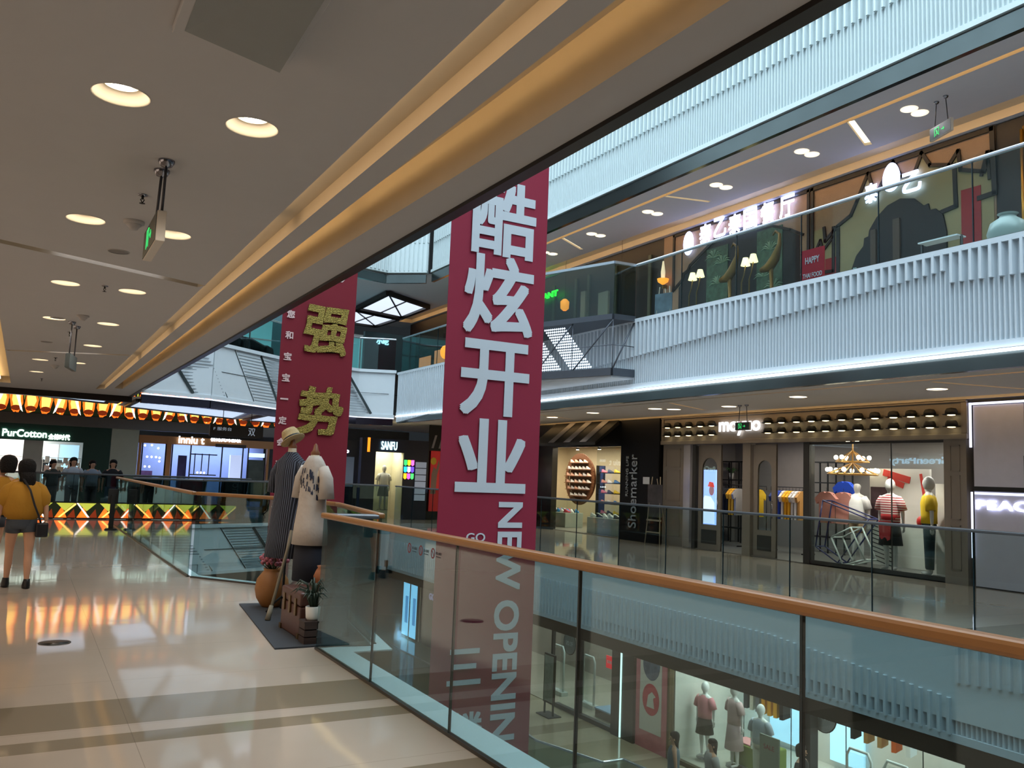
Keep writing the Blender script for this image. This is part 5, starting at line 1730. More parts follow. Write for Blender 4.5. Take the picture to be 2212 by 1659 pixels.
# balcony box over the void
BF = M('balcony_frame_metal', '5c6068', .35, .7)
Pb = [(9.655, 12.66), (9.2, 12.70), (8.62, 14.5), (8.62, 17.2), (9.655, 17.6)]
t = thing('balcony_box', 'projecting glass balcony box with slanted lattice bracing', 'balcony', (9.2, 15, 3.5))
g = G()
for z, h_ in ((4.60, .10), (3.58, .14)):
    for i in range(4):
        g.beam((*Pb[i], z), (*Pb[i + 1], z), .08, h_)
obj('frame', g, BF, t, world=True)
obj('soffit', G().prism(Pb, 'z', 3.48, 3.52), M('balcony_white_soffit', 'd0d6dc', .5), t, world=True)
obj('deck', G().prism(Pb, 'z', 4.56, 4.64), BF, t, world=True)
g = G()
for i in range(4):
    a = Vector((*Pb[i], 0)); b = Vector((*Pb[i + 1], 0))
    n = max(1, int((b - a).length / .75))
    for k in range(n):
        p, q = a + (b - a) * k / n, a + (b - a) * (k + 1) / n
        g.cyl((p.x, p.y, 4.55), (q.x, q.y, 3.62), .014, n=6)
        g.cyl((q.x, q.y, 4.55), (q.x, q.y, 3.62), .008, n=6)
    g.cyl((a.x, a.y, 4.08), (b.x, b.y, 4.08), .008, n=6)
obj('bracing', g, BF, t, world=True)
# lit perforated strips
a = Vector((8.66, 14.35, 0)); b = Vector((9.18, 12.74, 0))


def perf(u0, u1, sl, nm):
    g = G()
    for i in range(11):
        for k in range(16):
            v = k / 16
            u = u0 + (u1 - u0) * i / 11 + sl * v
            p = a + (b - a) * u
            z = 4.5 - v * .84
            g.beam((p.x + .05, p.y, z), (p.x + .05 + (b - a).x * .012, p.y + (b - a).y * .012, z - .022), .012, .030)
    obj(nm, g, M('perforated_lit_white', 'e6f2ff', emit=1.2), t, world=True)


perf(.02, .34, .42, 'lit_perforated_pattern')
perf(-.42, -.10, .42, 'lit_perforated_pattern')
g = G()
for i in range(4):
    p, q = Pb[i], Pb[i + 1]
    obj('glass_panel', G().beam((*p, 5.12), (*q, 5.12), .014, .95), GLASS, t, world=True)
    g.beam((*p, 5.62), (*q, 5.62), .05, .05)
obj('handrail', g, PALERAIL, t, world=True)
exit_sign('hanging green exit sign on the restaurant storey', (13.05, 8.75, 7.62), -PI / 2 - .35, [(.17, .12), (-.17, -.12)], 8.28, .55, .22)
easel('easel with a pale menu board on the restaurant storey', (12.1, 14.8, Z4), -PI / 2 + .3, M('menu_board_print', '4c5a64', .6, noise=.8, nscale=5)).scale = (.8, .8, .8)
t = thing('floor_vase', 'large white glazed jar standing behind the restaurant storey glass', 'vase', (10.4, 6.1, Z4))
obj('body', G().lathe([(0, 0), (.14, 0), (.2, .12), (.24, .3), (.2, .43), (.1, .5), (.09, .53), (.12, .55), (.10, .55), (.08, .5)], n=24), M('celadon_glaze', 'aab4b0', .3), t)
t = thing('poster_stand', 'red poster stand with white print behind the restaurant storey glass', 'poster', (10.0, 8.8, Z4))
obj('board', G().box(-.012, .0, -.22, .22, .12, .62), M('poster_red', 'b0182a', .5), t)
g = G().box(-.016, -.013, -.2, .2, .06, .08)
obj('lettering', place(fit_text('THAI FOOD', .36, .07, .002), FACE_X, (-.015, 0, .22)), M('white_notice'), t)
obj('lettering', place(fit_text('HAPPY', .26, .10, .002), FACE_X, (-.015, 0, .45)), M('white_notice'), t)
obj('foot', G().box(-.1, .1, -.2, -.17, 0, .12).box(-.1, .1, .17, .2, 0, .12), MBLACK, t)
t = thing('bench_table', 'slim white-topped table behind the restaurant storey glass', 'table', (11.0, 7.4, Z4))
obj('top', G().box(-.1, .1, -.3, .3, .60, .62), M('table_white', 'd8dde0', .4), t)
for y in (-.3, .3):
    obj('leg', G().tube([(0, y, .62), (0, y, .02)], .02, 8), MBLACK, t)
    obj('foot', G().box(-.18, .18, y - .03, y + .03, 0, .02), MBLACK, t)

# ================================================================ lower storey
ZL = -5.28
WROOM = M('white_shop_plaster', 'd8d4ca', .8)
STONE = M('light_stone_shop_floor', 'c8c2b4', .3)
room('bright white clothes shop on the lower storey', 'shop_room', SX + .1, 18.3, 5.0, 17.5, ZL, -1.35, WROOM, STONE)
room('clothes shop behind the dark glass front on the lower storey', 'shop_room', SX + .1, 18.3, 19.9, 34.0, ZL, -1.35, M('warm_grey_shop_wall', '9a938a', .8), M('shop_floor_beige', 'b0a898', .3))
t = thing('shopfront', 'dark framed glass shopfront with entrance gates on the lower storey', 'shopfront', (SX, 22, ZL))
obj('pillar', G().box(SX - .1, SX + .2, 18.86, 19.85, ZL, -1.3), M('charcoal_pillar', '25272a', .5), t, world=True)
obj('light_line', G().box(SX - .125, SX - .10, 19.38, 19.43, ZL + .02, -2.0), M('mint_light_line', 'dff8f0', emit=2.6), t, world=True)
for y in (21.45, 23.0, 24.4):
    obj('mullion', G().box(SX - .04, SX + .06, y, y + .08, ZL, -1.3), M('charcoal_pillar'), t, world=True)
obj('sill', G().box(SX - .05, SX + .1, 19.85, 22.8, ZL, ZL + .12), M('charcoal_pillar'), t, world=True)
pane('glass_panel', SX, 19.86, 22.6, ZL + .12, -1.4, t)
obj('red_badge', G().box(SX + .03, SX + .05, 19.9, 20.3, -3.62, -3.28), M('glowing_red_badge', 'e01c2c', emit=1.6), t, world=True)
obj('badge_lettering', place(fit_text('UNIQ', .26, .10, .004), FACE_X, (SX + .02, 20.1, -3.45)), M('white_notice'), t, world=True)
for y, lab in ((24.0, 'white security gate by the lower storey entrance, farther'), (22.3, 'white security gate by the lower storey entrance, inside the glass')):
    s_ = thing('security_gate', lab, 'security gate', (15.6, y, ZL + .02))
    g = G().tube([(0, -.3, 0), (0, -.3, 1.35), (0, -.22, 1.5), (0, .22, 1.5), (0, .3, 1.35), (0, .3, 0)], .035, 10)
    obj('frame', g, M('gate_white', 'ccd4d0', .4), s_)
    obj('base', G().box(-.12, .12, -.4, .4, 0, .12), M('gate_white'), s_)
    obj('panel', G().box(-.008, .008, -.27, .27, .15, 1.42), SHOPGLASS, s_)
s_ = thing('floor_sign', 'tall dark poster stand at the lower storey entrance', 'sign stand', (14.0, 22.0, ZL))
obj('board', G().box(-.03, .03, -.28, .28, .35, 1.75), MBLACK, s_)
obj('poster', G().box(-.036, -.031, -.24, .24, .4, 1.7), M('stand_poster_print', '7f8a84', .6, noise=.5, nscale=6), s_)
obj('post', G().box(-.02, .02, -.25, -.2, 0, .36).box(-.02, .02, .2, .25, 0, .36), MBLACK, s_)
obj('base', G().box(-.22, .22, -.35, .35, 0, .03), MBLACK, s_)
# posed denim figure in the glass shop
DEN = M('blue_denim', '2f4a6a', .8, noise=.2, nscale=20)
mannequin('mannequin in denim outfit standing inside the dark glass shop', (15.7, 20.7, ZL + .3), -PI / 2, 1.85, '7d8a98', DEN, bottom_z=.1)
t = thing('display_stand', 'blue-topped platform under the denim mannequin', 'platform', (15.7, 20.7, ZL + .02))
obj('top', G().box(-.5, .5, -.7, .7, .22, .26), M('pale_blue_top', '8fb8dc', .4), t)
obj('body', G().box(-.48, .48, -.68, .68, 0, .22), MBLACK, t)
# poster panel
t = thing('advertising_poster', 'tall pink-bordered white poster panel with two round pictures', 'poster', (SX, 18.2, ZL))
obj('border', G().box(SX - .03, SX + .1, 17.58, 18.84, ZL, -1.4), M('dusty_pink_border', 'bb6f78', .7, noise=.2, nscale=6), t, world=True)
obj('field', G().box(SX - .04, SX - .031, 17.78, 18.66, ZL + .45, -1.5), M('poster_white_field', 'c4c2ba', .7), t, world=True)
for z, m_ in ((-3.12, M('blue_photo_print', '4a5a70', .6, noise=.8, nscale=7)), (-4.0, M('red_photo_print', 'b83a48', .6, noise=.35, nscale=7))):
    obj('round_picture', G().prism([(18.2 + .34 * math.cos(k * PI / 12), z + .40 * math.sin(k * PI / 12)) for k in range(24)], 'x', SX - .048, SX - .041), m_, t, world=True)
obj('white_shape_print', G().prism([(18.36, -4.2), (18.05, -4.2), (18.1, -3.95), (18.0, -3.9), (18.15, -3.8), (18.3, -3.9)], 'x', SX - .054, SX - .049), M('poster_white_field'), t, world=True)
t = thing('shopfront', 'open white shopfront with dark lintel on the lower storey', 'shopfront', (SX, 12, ZL))
obj('post', G().box(SX - .05, SX + .1, 17.46, 17.54, ZL, -1.4), M('bronze_post', '6b5c40', .4, .6), t, world=True)
obj('lintel', G().box(SX - .08, SX + .1, 5, 17.5, -1.75, -1.30), M('brown_lintel', '3a322e', .6), t, world=True)
obj('post', G().box(SX - .08, SX + .15, 12.95, 13.22, ZL, -1.75), M('charcoal_pillar'), t, world=True)
obj('post', G().box(SX - .03, SX + .05, 9.45, 9.6, ZL, -1.75), M('charcoal_pillar'), t, world=True)
pane('glass_panel', SX + .03, 13.22, 17.46, ZL + .1, -1.75, t)
obj('sill', G().box(SX - .02, SX + .1, 13.22, 17.46, ZL, ZL + .1), M('bronze_post'), t, world=True)
mannequin('white mannequin in pink blouse and black skirt in the lower shop window', (15.5, 17.03, ZL + .1), -PI / 2 + .1, 1.80, 'd88a90', '121216', skirt=True, bottom_z=.52, skin='e6e4e0')
mannequin('white mannequin in long dusty pink dress in the lower shop window', (15.7, 16.2, ZL + .1), -PI / 2 - .2, 1.90, 'b89a98', 'b49a9c', skirt=True, bottom_z=.35, skin='c9c4c0')
mannequin('white mannequin in pale shirt and cream trousers by the green board', (15.25, 14.9, ZL + .1), -PI / 2 + .1, 1.78, 'a8aeb8', 'ccc8bc', bottom_z=.1, skin='e6e4e0')
for (x, y0, y1, lab, cols) in ((17.0, 15.7, 17.1, 'clothes rail of mustard and black garments in the lower shop', [('3a4048', 'grey'), ('c8c4b4', 'stone'), ('6a7078', 'slate'), ('d89a28', 'mustard'), ('d89a28', 'mustard'), ('d89a28', 'mustard'), ('101014', 'black')]),
                               (17.4, 12.4, 14.2, 'clothes rail of tan and orange garments in the lower shop', [('101014', 'black'), ('9c7444', 'tan'), ('a88050', 'camel'), ('c85c28', 'orange'), ('d8d4cc', 'white')]),
                               (16.8, 8.0, 9.3, 'clothes rail of crimson garments in the lower shop', [('8c2030', 'crimson'), ('8c2030', 'crimson'), ('b0a48c', 'beige'), ('6a6258', 'brown')])):
    rail_rack(lab, x, y0 - .1, y1 + .1, ZL + .02, ZL + 2.15)
    for i, (c, cn) in enumerate(cols):
        y = y1 - (i + .5) * (y1 - y0) / len(cols)
        shirt(c, (x, y, ZL + 1.185), .3, f'{cn} garment, {["first", "second", "third", "fourth", "fifth", "sixth", "seventh"][i]} on the {lab.split(" of")[0]} of {lab.split(" of ")[1]}'[:110], 'garments: ' + lab.split(' of ')[1], scale=1.2, d=.08)
t = thing('light_wall', 'glowing pale blue display wall inside the lower shop', 'light panel', (18.1, 15, ZL + .4))
for y0, y1, z0, z1 in ((16.2, 17.4, .2, 1.7), (14.4, 15.4, .2, 1.2), (9.8, 12.2, 1.3, 3.0)):
    obj('panel', G().box(18.15, 18.21, y0, y1, ZL + z0, ZL + z1), M('pale_blue_glow', 'b8e4ff', emit=1.6), t, world=True)
t = thing('menu_board', 'grey-green notice board standing at the lower shop window', 'sign stand', (14.5, 13.9, ZL))
obj('board', G().box(-.02, .02, -.27, .27, .75, 1.55), M('sage_board', '6a776a', .6, noise=.15), t)
obj('leg', G().box(-.015, .015, -.25, -.22, 0, .76).box(-.015, .015, .22, .25, 0, .76).box(-.2, .2, -.25, .25, 0, .02), MBLACK, t)
obj('lettering', place(fit_text('SALE', .3, .10, .002), FACE_X, (-.024, 0, 1.32)), M('dark_red_print', '7a2a30', .7), t)
t = thing('display_platform', 'moss green plinth with pink bags in the lower shop window', 'plinth', (16.3, 16.0, ZL + .1))
obj('plinth', G().box(-.4, .4, -.55, .55, 0, .5), M('moss_green', '6c7a30', .9, bump=.5), t, bevel=.03)
obj('pink_cloth', G().box(-.36, .1, -.1, .5, .5, .54), M('pink_cloth', 'd89090', .8), t, bevel=.01)
t = thing('handbag', 'small dark pink handbag on the moss green plinth', 'handbag', (16.2, 15.7, ZL + .601))
obj('body', G().loft([(0, 0, 0, .06, .14), (0, 0, .12, .05, .13), (0, 0, .2, .02, .10)], 12), M('rose_leather', 'b86870', .4), t)
obj('strap', G().tube([(0, -.09, .18), (0, -.06, .33), (0, .06, .33), (0, .09, .18)], .008, 6), M('rose_leather'), t)
for (x, y, lab, xx) in ((15.6, 12.5, 'clear security gate with hanging round sign at the lower white shop', 0), (15.6, 11.6, 'clear security gate farther into the lower white shop', 1)):
    s_ = thing('security_gate', lab, 'security gate', (x, y, ZL + .02))
    obj('frame', G().tube([(0, -.3, 0), (0, -.3, 1.35), (0, -.22, 1.5), (0, .22, 1.5), (0, .3, 1.35), (0, .3, 0)], .03, 10), M('gate_white'), s_)
    obj('panel', G().box(-.008, .008, -.27, .27, .1, 1.42), SHOPGLASS, s_)
for (x, y, z, lab) in ((15.0, 12.9, -3.1, 'round hanging notice at the lower white shop entrance'), (15.2, 22.8, -3.45, 'round pinkish notice hanging in the dark glass shop')):
    s_ = thing('round_notice', lab, 'notice', (x, y, z))
    obj('disc', G().prism([(.33 * math.cos(k * PI / 12), .33 * math.sin(k * PI / 12)) for k in range(24)], 'x', -.01, .01), M('notice_grey', '8c8f92', .6), s_)
    obj('rim', G().tube([(-.0, .33 * math.cos(k * PI / 12), .33 * math.sin(k * PI / 12)) for k in range(25)], .015, 6), MBLACK, s_)
    obj('cord', G().cyl((0, 0, .33), (0, 0, -1.36 - z), .006, n=6), MBLACK, s_)
    obj('lettering', place(fit_text('50% OFF', .4, .14, .002), FACE_X, (-.013, 0, 0)), M('white_notice'), s_)
t = thing('sale_table', 'low table of folded pale garments deep in the lower white shop', 'table', (16.9, 10.6, ZL + .02))
obj('top', G().box(-.6, .6, -1.1, 1.1, .72, .78), M('table_white'), t)
for x in (-.5, .5):
    for y in (-1, 1):
        obj('leg', G().box(x - .03, x + .03, y - .03, y + .03, 0, .72), M('table_white'), t)
for i in range(5):
    obj('folded_shirt', G().box(-.22, .22, -.16, .16, 0, .07), M('folded_' + 'abcde'[i], ['d8e0dc', 'd89078', 'e0dcd4', 'b8c8c4', 'c8bcb0'][i], .9), loc=(16.8, 9.8 + i * .42, ZL + .801), label=f'folded {["mint", "coral", "ivory", "aqua", "sand"][i]} shirt on the low sale table', cat='folded shirt', group='folded shirts on the sale table', bevel=.02)
for (y0, lab, c1) in ((33.4, 'tall glowing sky-blue screen beside its twin at the far lower shop', 'a8dcff'), (34.2, 'tall glowing sky-blue screen nearest the far corner of the lower storey', 'b8e4ff')):
    t = thing('light_screen', lab, 'screen', (14.9, y0, ZL))
    obj('frame', G().box(SX - .08, SX + .02, y0, y0 + .72, ZL, -2.35), MBLACK, t, world=True)
    obj('screen', G().box(SX - .10, SX - .081, y0 + .04, y0 + .68, ZL + .08, -2.4), M('sky_screen', c1, emit=2.2, ecol='90d4ff'), t, world=True)
    obj('picture_print', G().box(SX - .104, SX - .101, y0 + .1, y0 + .4, ZL + .6, ZL + 1.7), M('screen_blue', '5aa8e8', emit=1.5), t, world=True)
t = thing('shopfront', 'dusky pink panelled shopfront with reversed letters on the lower storey', 'shopfront', (SX, 29, ZL))
obj('wall', G().box(SX - .02, SX + .1, 24.6, 33.2, ZL, -1.35), M('dusky_mauve_panel', '6d5557', .5), t, world=True)
obj('lettering', bold('SUPER', 1.3, .26, .01, .012, FACE_X, (SX - .04, 31.9, -2.9)), M('pale_violet_letter', 'b8a8d8', emit=.5), t, world=True)
obj('lettering', bold('GOOD', 1.1, .26, .01, .012, FACE_X, (SX - .04, 31.8, -3.3)), M('pale_violet_letter'), t, world=True)
lamp('shop_light', 'AREA', (16.6, 15.4, -1.5), 330, (1, .98, .94), 2.4, sy=3.6)
lamp('shop_light', 'AREA', (16.6, 10, -1.5), 330, (1, .98, .94), 2.4, sy=6)
lamp('shop_light', 'AREA', (16.6, 23, -1.5), 260, (1, .96, .9), 2.0, sy=5)
lamp('shop_light', 'AREA', (16.6, 30, -1.5), 140, (1, .96, .9), 2.0, sy=4)

# people on the lower storey
person('person with long dark hair in a blue-grey sleeveless top walking on the lower storey', (12.44, 14.6, ZL), -2.2, 1.66, '5f7480', '2c3038', hairlen=.28, bottom_z=.15, stride=.12, sleeves=False)
person('person in a pale grey printed T-shirt with dark hair on the lower storey', (12.9, 13.95, ZL), -1.9, 1.64, '9a9c9e', '23262c', hairlen=.26, bottom_z=.15, stride=.1)
person('person in black seen from behind the near glass joint on the lower storey', (14.2, 12.75, ZL), .4, 1.72, '101216', '101216', hairlen=.1, bottom_z=.1, male=True)
person('dark-haired person whose head just shows at the bottom edge of the picture', (13.4, 10.6, ZL), -1.2, 1.72, '202428', '181a20', hairlen=.05, bottom_z=.1, male=True)

# ================================================================ the far end
PAN = M('white_diamond_panel', 'cdd5da', .5, noise=.03)
PAN2 = M('grey_ribbed_panel', 'b4bcc2', .55, noise=.03)


def diamond_fascia(name, P, zb, zt, mat=PAN):
    """smooth cladding with slanting joints and textured diamond fields"""
    g = G()
    for i in range(len(P) - 1):
        a, b = P[i], P[i + 1]
        g.beam((a[0], a[1] + .07, (zb + zt) / 2), (b[0], b[1] + .07, (zb + zt) / 2), .12, zt - zb)
        g.beam((a[0], a[1] - .01, zt - .04), (b[0], b[1] - .01, zt - .04), .10, .09)
        g.beam((a[0], a[1] - .0, zb + .03), (b[0], b[1] - .0, zb + .03), .06, .08)
    struct(name, g, mat)
    gs = G(); gj = G()
    segs = [(Vector((*P[i], 0)), Vector((*P[i + 1], 0))) for i in range(len(P) - 1)]
    tot = sum((b - a).length for a, b in segs)

    def W(s_, z, o=-.012):
        for a, b in segs:
            L_ = (b - a).length
            if s_ <= L_ or (a, b) == segs[-1]:
                p = a + (b - a) * min(1, s_ / L_)
                return (p.x, p.y + o, z)
            s_ -= L_
    h = zt - zb - .16; z1 = zt - .10; z0 = zb + .08
    s = .3
    k = 0
    while s + .9 < tot:
        gj.beam(W(s, z1), W(s + .9, z0), .02, .07 if k % 3 == 0 else .018)
        if k % 3 != 1 and s + 2.0 < tot:
            for j in range(16):
                z = z0 + (j + .5) * h / 16
                f = (z1 - z) / (z1 - z0)
                gs.beam(W(s + f * .9 + .06, z), W(s + f * .9 + .98, z), .012, .018)
        s += 1.05
        k += 1
    for q in range(int(tot)):
        gj.beam(W(q, (z0 + z1) / 2), W(min(q + 1, tot), (z0 + z1) / 2), .012, .012)
    struct(name.replace('wall', 'trim_cladding_joints') if False else 'trim_10' if zb > 2 else 'trim_11', gj, STEEL)
    struct('trim_12' if zb > 2 else 'trim_13', gs, M('grey_ribbed_line', '8e979e', .6))


Pf = [(2.3, 21.9), (3.9, 22.2), (6.0, 23.9), (8.6, 24.8), (9.62, 24.35)]
diamond_fascia('wall_far_middle', Pf, 3.24, 4.66)
diamond_fascia('wall_far_lower', [(2.42, 24.0)] + P3[1:4] + [(9.62, 24.35)], -1.27, .03)
Qf = [(2.5, 26.0), (6.5, 26.2), (9.0, 26.9), (10.2, 27.1), (11.28, 26.2)]
g = G()
for i in range(4):
    a, b = Qf[i], Qf[i + 1]
    g.beam((a[0], a[1], 9.07), (b[0], b[1], 9.07), .15, 1.56)
    n = int(math.dist(a, b) / .145)
    if i >= 2:
        for k in range(n):
            u = (k + .5) / n
            x, y = a[0] + (b[0] - a[0]) * u, a[1] + (b[1] - a[1]) * u
            g.beam((x, y - .09, 8.35), (x, y - .09, 9.27 + (0 if k % 2 else .05)), .05, .05, up=(0, 1, 0))
            g.beam((x, y - .11, 9.3), (x, y - .11, 9.82), .05, .06, up=(0, 1, 0))
struct('wall_far_upper', g, M('soft_grey_ribbed_cladding'))
g = G()
for i in range(4):
    a, b = Qf[i], Qf[i + 1]
    g.beam((a[0], a[1] + .1, 8.10), (b[0], b[1] + .1, 8.10), .10, .28)
struct('trim_14', g, STEEL)
g = G(); g2 = G()
for i in range(len(Pf) - 1):
    a, b = Pf[i], Pf[i + 1]
    g.beam((a[0], a[1] + .08, 3.10), (b[0], b[1] + .08, 3.10), .10, .22)
    g2.beam((a[0], a[1] + .0, 3.205), (b[0], b[1] + .0, 3.205), .05, .03)
struct('trim_15', g, M('dark_mirror_band', '3a3640', .15, .9))
obj('light_line', g2, M('cool_line_soft', 'dfe8f4', emit=1.1), loc=(6, 23.5, 3.22), world=True, label='cool white light line under the panelled fascia at the far end', cat='light strip')
struct('wall_far_top', G().box(2.4, 11.3, 27.3, 27.5, 9.85, 15), M('dim_upper_storey'))
balustrade('glass balustrade of the restaurant storey at the far end', [(x, y + .12) for x, y in Pf], 1.3, 4.66, 5.65, PALERAIL)
balustrade('glass balustrade at the far end of the void on our storey', [(2.5, 24.15)] + [(x, y + .1) for x, y in P3[1:4]] + [(9.64, 24.5)], 1.3, .03, 1.21, GREYRAIL)

# ceiling beyond our walkway, with backlit panels
struct('ceiling_far', plate([(-5, 24.8), (2.4, 24.8), (2.4, 29.2), (1.3, 28.3), (-.7, 26.6), (-5, 23.9 + .95)], [], 3.36), M('dim_bronze_ceiling', '4c4640', .5))
BACKLIT = M('backlit_panel', 'cfe0f4', emit=.9, ecol='c8dcf4')


def para(g, pts, z, th=.03):
    g.prism(pts, 'z', z, z + th)


DGLOW = [([(-3, 25.0), (1.9, 25.1), (2.0, 28.3), (1.3, 27.8), (-.7, 26.1), (-3, 25.3)], 3.33), ([(2.6, 25.5), (6.0, 27.2), (6.4, 31.6), (2.6, 28.7)], 3.29), ([(6.7, 27.6), (9.3, 28.0), (9.6, 32.6), (6.9, 32.2)], 3.29)]
for i, (pts, z) in enumerate(DGLOW):
    t = thing('ceiling_light', f'backlit white ceiling panel at the far end, {["nearest our walkway end", "over the far balustrade corner", "beside the hanging brown sign"][i]}', 'ceiling light', (pts[0][0], pts[0][1], z))
    g = G(); para(g, pts, z - .01, .02)
    obj('panel', g, BACKLIT, t, world=True)
    g = G()
    for k in range(len(pts)):
        a, b = pts[k], pts[(k + 1) % len(pts)]
        g.beam((*a, z + .02), (*b, z + .02), .12, .14)
    obj('frame', g, DARKTRIM, t, world=True)
# diamond panels of the restaurant storey far ceiling
cnt = 0
for c0, c1, c2, c3 in (((11.2, 29.6), (13.45, 31.0), (13.5, 33.9), (11.3, 33.2)), ((11.3, 33.6), (13.5, 34.3), (13.4, 36.8), (11.2, 36.6)), ((7.0, 30.5), (9.8, 31.3), (10.0, 34.5), (7.2, 33.8)), ((3.2, 29.5), (6.2, 30.3), (6.3, 33.4), (3.3, 33.0)), ((7.4, 34.3), (10, 35), (10, 36.8), (7.4, 36.6))):
    cnt += 1
    t = thing('ceiling_light', f'diamond-shaped backlit ceiling panel on the restaurant storey, {["closest to the void beyond the banner", "beyond the closest one", "above the far stairwell", "over the far recliners", "deepest in the row"][cnt - 1]}', 'ceiling light', (*c0, 8.2))
    g = G(); para(g, [c0, c1, c2, c3], 8.18, .02)
    obj('panel', g, M('backlit_panel_upper', 'dce8f8', emit=1.1, ecol='dce8fa'), t, world=True)
    g = G()
    for a, b in ((c0, c1), (c1, c2), (c2, c3), (c3, c0)):
        g.beam((*a, 8.17), (*b, 8.17), .16, .16)
    g.beam((*c0, 8.165), (*c2, 8.165), .06, .03)
    g.beam(((c0[0] + c1[0]) / 2, (c0[1] + c1[1]) / 2, 8.165), ((c3[0] + c2[0]) / 2, (c3[1] + c2[1]) / 2, 8.165), .06, .03)
    obj('frame', g, DARKTRIM, t, world=True)

# food advertising screens
LG = M('screen_dark_green', '1c2410', emit=.35, ecol='26301a')
LO = M('screen_orange', 'ff7a28', emit=1.5, ecol='ff7020')
LY = M('screen_yellow', 'ffd060', emit=2.0, ecol='ffc860')
LWH = M('screen_white', 'ffffff', emit=1.8, ecol='fff0e0')
LGR = M('screen_lime', 'c4cc48', emit=.9, ecol='c4c84c')
LRD = M('screen_brown_red', '7a2c12', emit=.7, ecol='8a3010')


def food_screen(label, A, B, z0, z1, n, kind):
    A = Vector((*A, 0)); B = Vector((*B, 0)); d = (B - A).normalized(); L_ = (B - A).length
    nrm = Vector((d.y, -d.x, 0))
    t = thing('advertising_screen', label, 'screen', (A.x, A.y, z0))
    obj('housing', G().beam(A + Vector((0, 0, (z0 + z1) / 2)) - nrm * .08, B + Vector((0, 0, (z0 + z1) / 2)) - nrm * .08, .12, z1 - z0 + .06), MBLACK, t, world=True)

    def W(s, v, o):
        p = A + d * s + nrm * o
        return (p.x, p.y, z0 + (z1 - z0) * v)

    def poly(m_, pts, o):
        gp_.add([W(s, v, o) for s, v in pts], [tuple(range(len(pts)))], m_)
    go, gy, gw, gg, gr = 0, 1, 2, 3, 4
    gp_ = G()
    poly(5, [(0, 0), (L_, 0), (L_, 1), (0, 1)], -.015)
    p_ = L_ / n
    for i in range(n):
        c = (i + .5) * p_
        if kind == 'up':
            j = [random.uniform(-.05, .05) for _ in range(8)]
            poly(go, [(c + p_ * (.44 * math.cos(a * PI / 8) + j[a % 8]), .36 + .40 * math.sin(a * PI / 8) + j[(a + 3) % 8]) for a in range(16)], -.010)
            poly(gy, [(c + p_ * (.30 * math.cos(a * PI / 6) + j[a % 8]), .34 + .30 * math.sin(a * PI / 6) + j[(a + 2) % 8]) for a in range(12)], -.006)
            poly(gr, [(c + p_ * .36 * math.cos(a * PI / 6), .10 + .07 * math.sin(a * PI / 6)) for a in range(12)], -.004)
            if i % 4 in (1, 2):
                sg = 1 if i % 4 == 1 else -1
                poly(gw, [(c - sg * p_ * .48, .0), (c - sg * p_ * .30, .06), (c + sg * p_ * .25, .60), (c + sg * p_ * .0, .60)], -.001)
            poly(go, [(c + p_ * .40 * math.cos(a * PI / 6), .80 + .16 * math.sin(a * PI / 6)) for a in range(12)], -.009)
            poly(gy, [(c + p_ * .28 * math.cos(a * PI / 6), .80 + .10 * math.sin(a * PI / 6)) for a in range(12)], -.005)
            poly(gg, [(c + p_ * .46, .95), (c + p_ * .56, .6), (c + p_ * .52, .3), (c + p_ * .44, .55)], -.002)
        else:
            poly(go, [(c - p_ * .45, .0), (c + p_ * .1, .0), (c - p_ * .15, .75)], -.010)
            poly(gg, [(c - p_ * .42, 1.0), (c + p_ * .42, 1.0), (c, .45)], -.006)
            poly(gr, [(c + p_ * .1, .0), (c + p_ * .5, .0), (c + p_ * .4, .6)], -.008)
            if i % 2:
                poly(gw, [(c - p_ * .5, 1.0), (c - p_ * .42, 1.0), (c + p_ * .15, .02), (c + p_ * .05, .02)], -.001)
            else:
                poly(gy, [(c + p_ * .45, 1.0), (c + p_ * .5, .9), (c - p_ * .2, .02), (c - p_ * .3, .02)], -.001)
    obj('picture', gp_, [LO, LY, LWH, LGR, LRD, LG], t, world=True)


food_screen('long glowing food advertising screen high above the far shops', (-4.9, 32.86), (9.4, 32.86), 3.10, 4.42, 33, 'up')
food_screen('low glowing food advertising screen beneath the far balustrade', (-3.4, 26.22), (5.6, 26.22), .04, .43, 17, 'low')

# bulkhead under the upper screen
struct('trim_16', G().box(-4.9, 9.4, 32.80, 32.95, 2.72, 3.08), M('dull_bulkhead', '6c6862', .3, .6))
# hanging brown direction sign
t = thing('direction_sign', 'brown hanging direction sign before the far shops', 'sign', (5.3, 25.6, 2.42))
obj('board', G().box(-.75, .75, -.04, .04, 0, .34), M('brown_sign', '33291f', .5), t)
obj('lettering', place(fit_text('F 服务台', .5, .10, .003), FACE_Y, (-.4, -.043, .22)), M('pale_sign_print', 'b8c4d4', emit=.4), t)
obj('emblem', place(fit_text('双', .2, .22, .003), FACE_Y, (.42, -.043, .17)), M('pale_sign_print'), t)
for x in (-.4, .4):
    obj('rod', G().cyl((x, 0, .34), (x, 0, 1.0), .01, n=6), MBLACK, t)

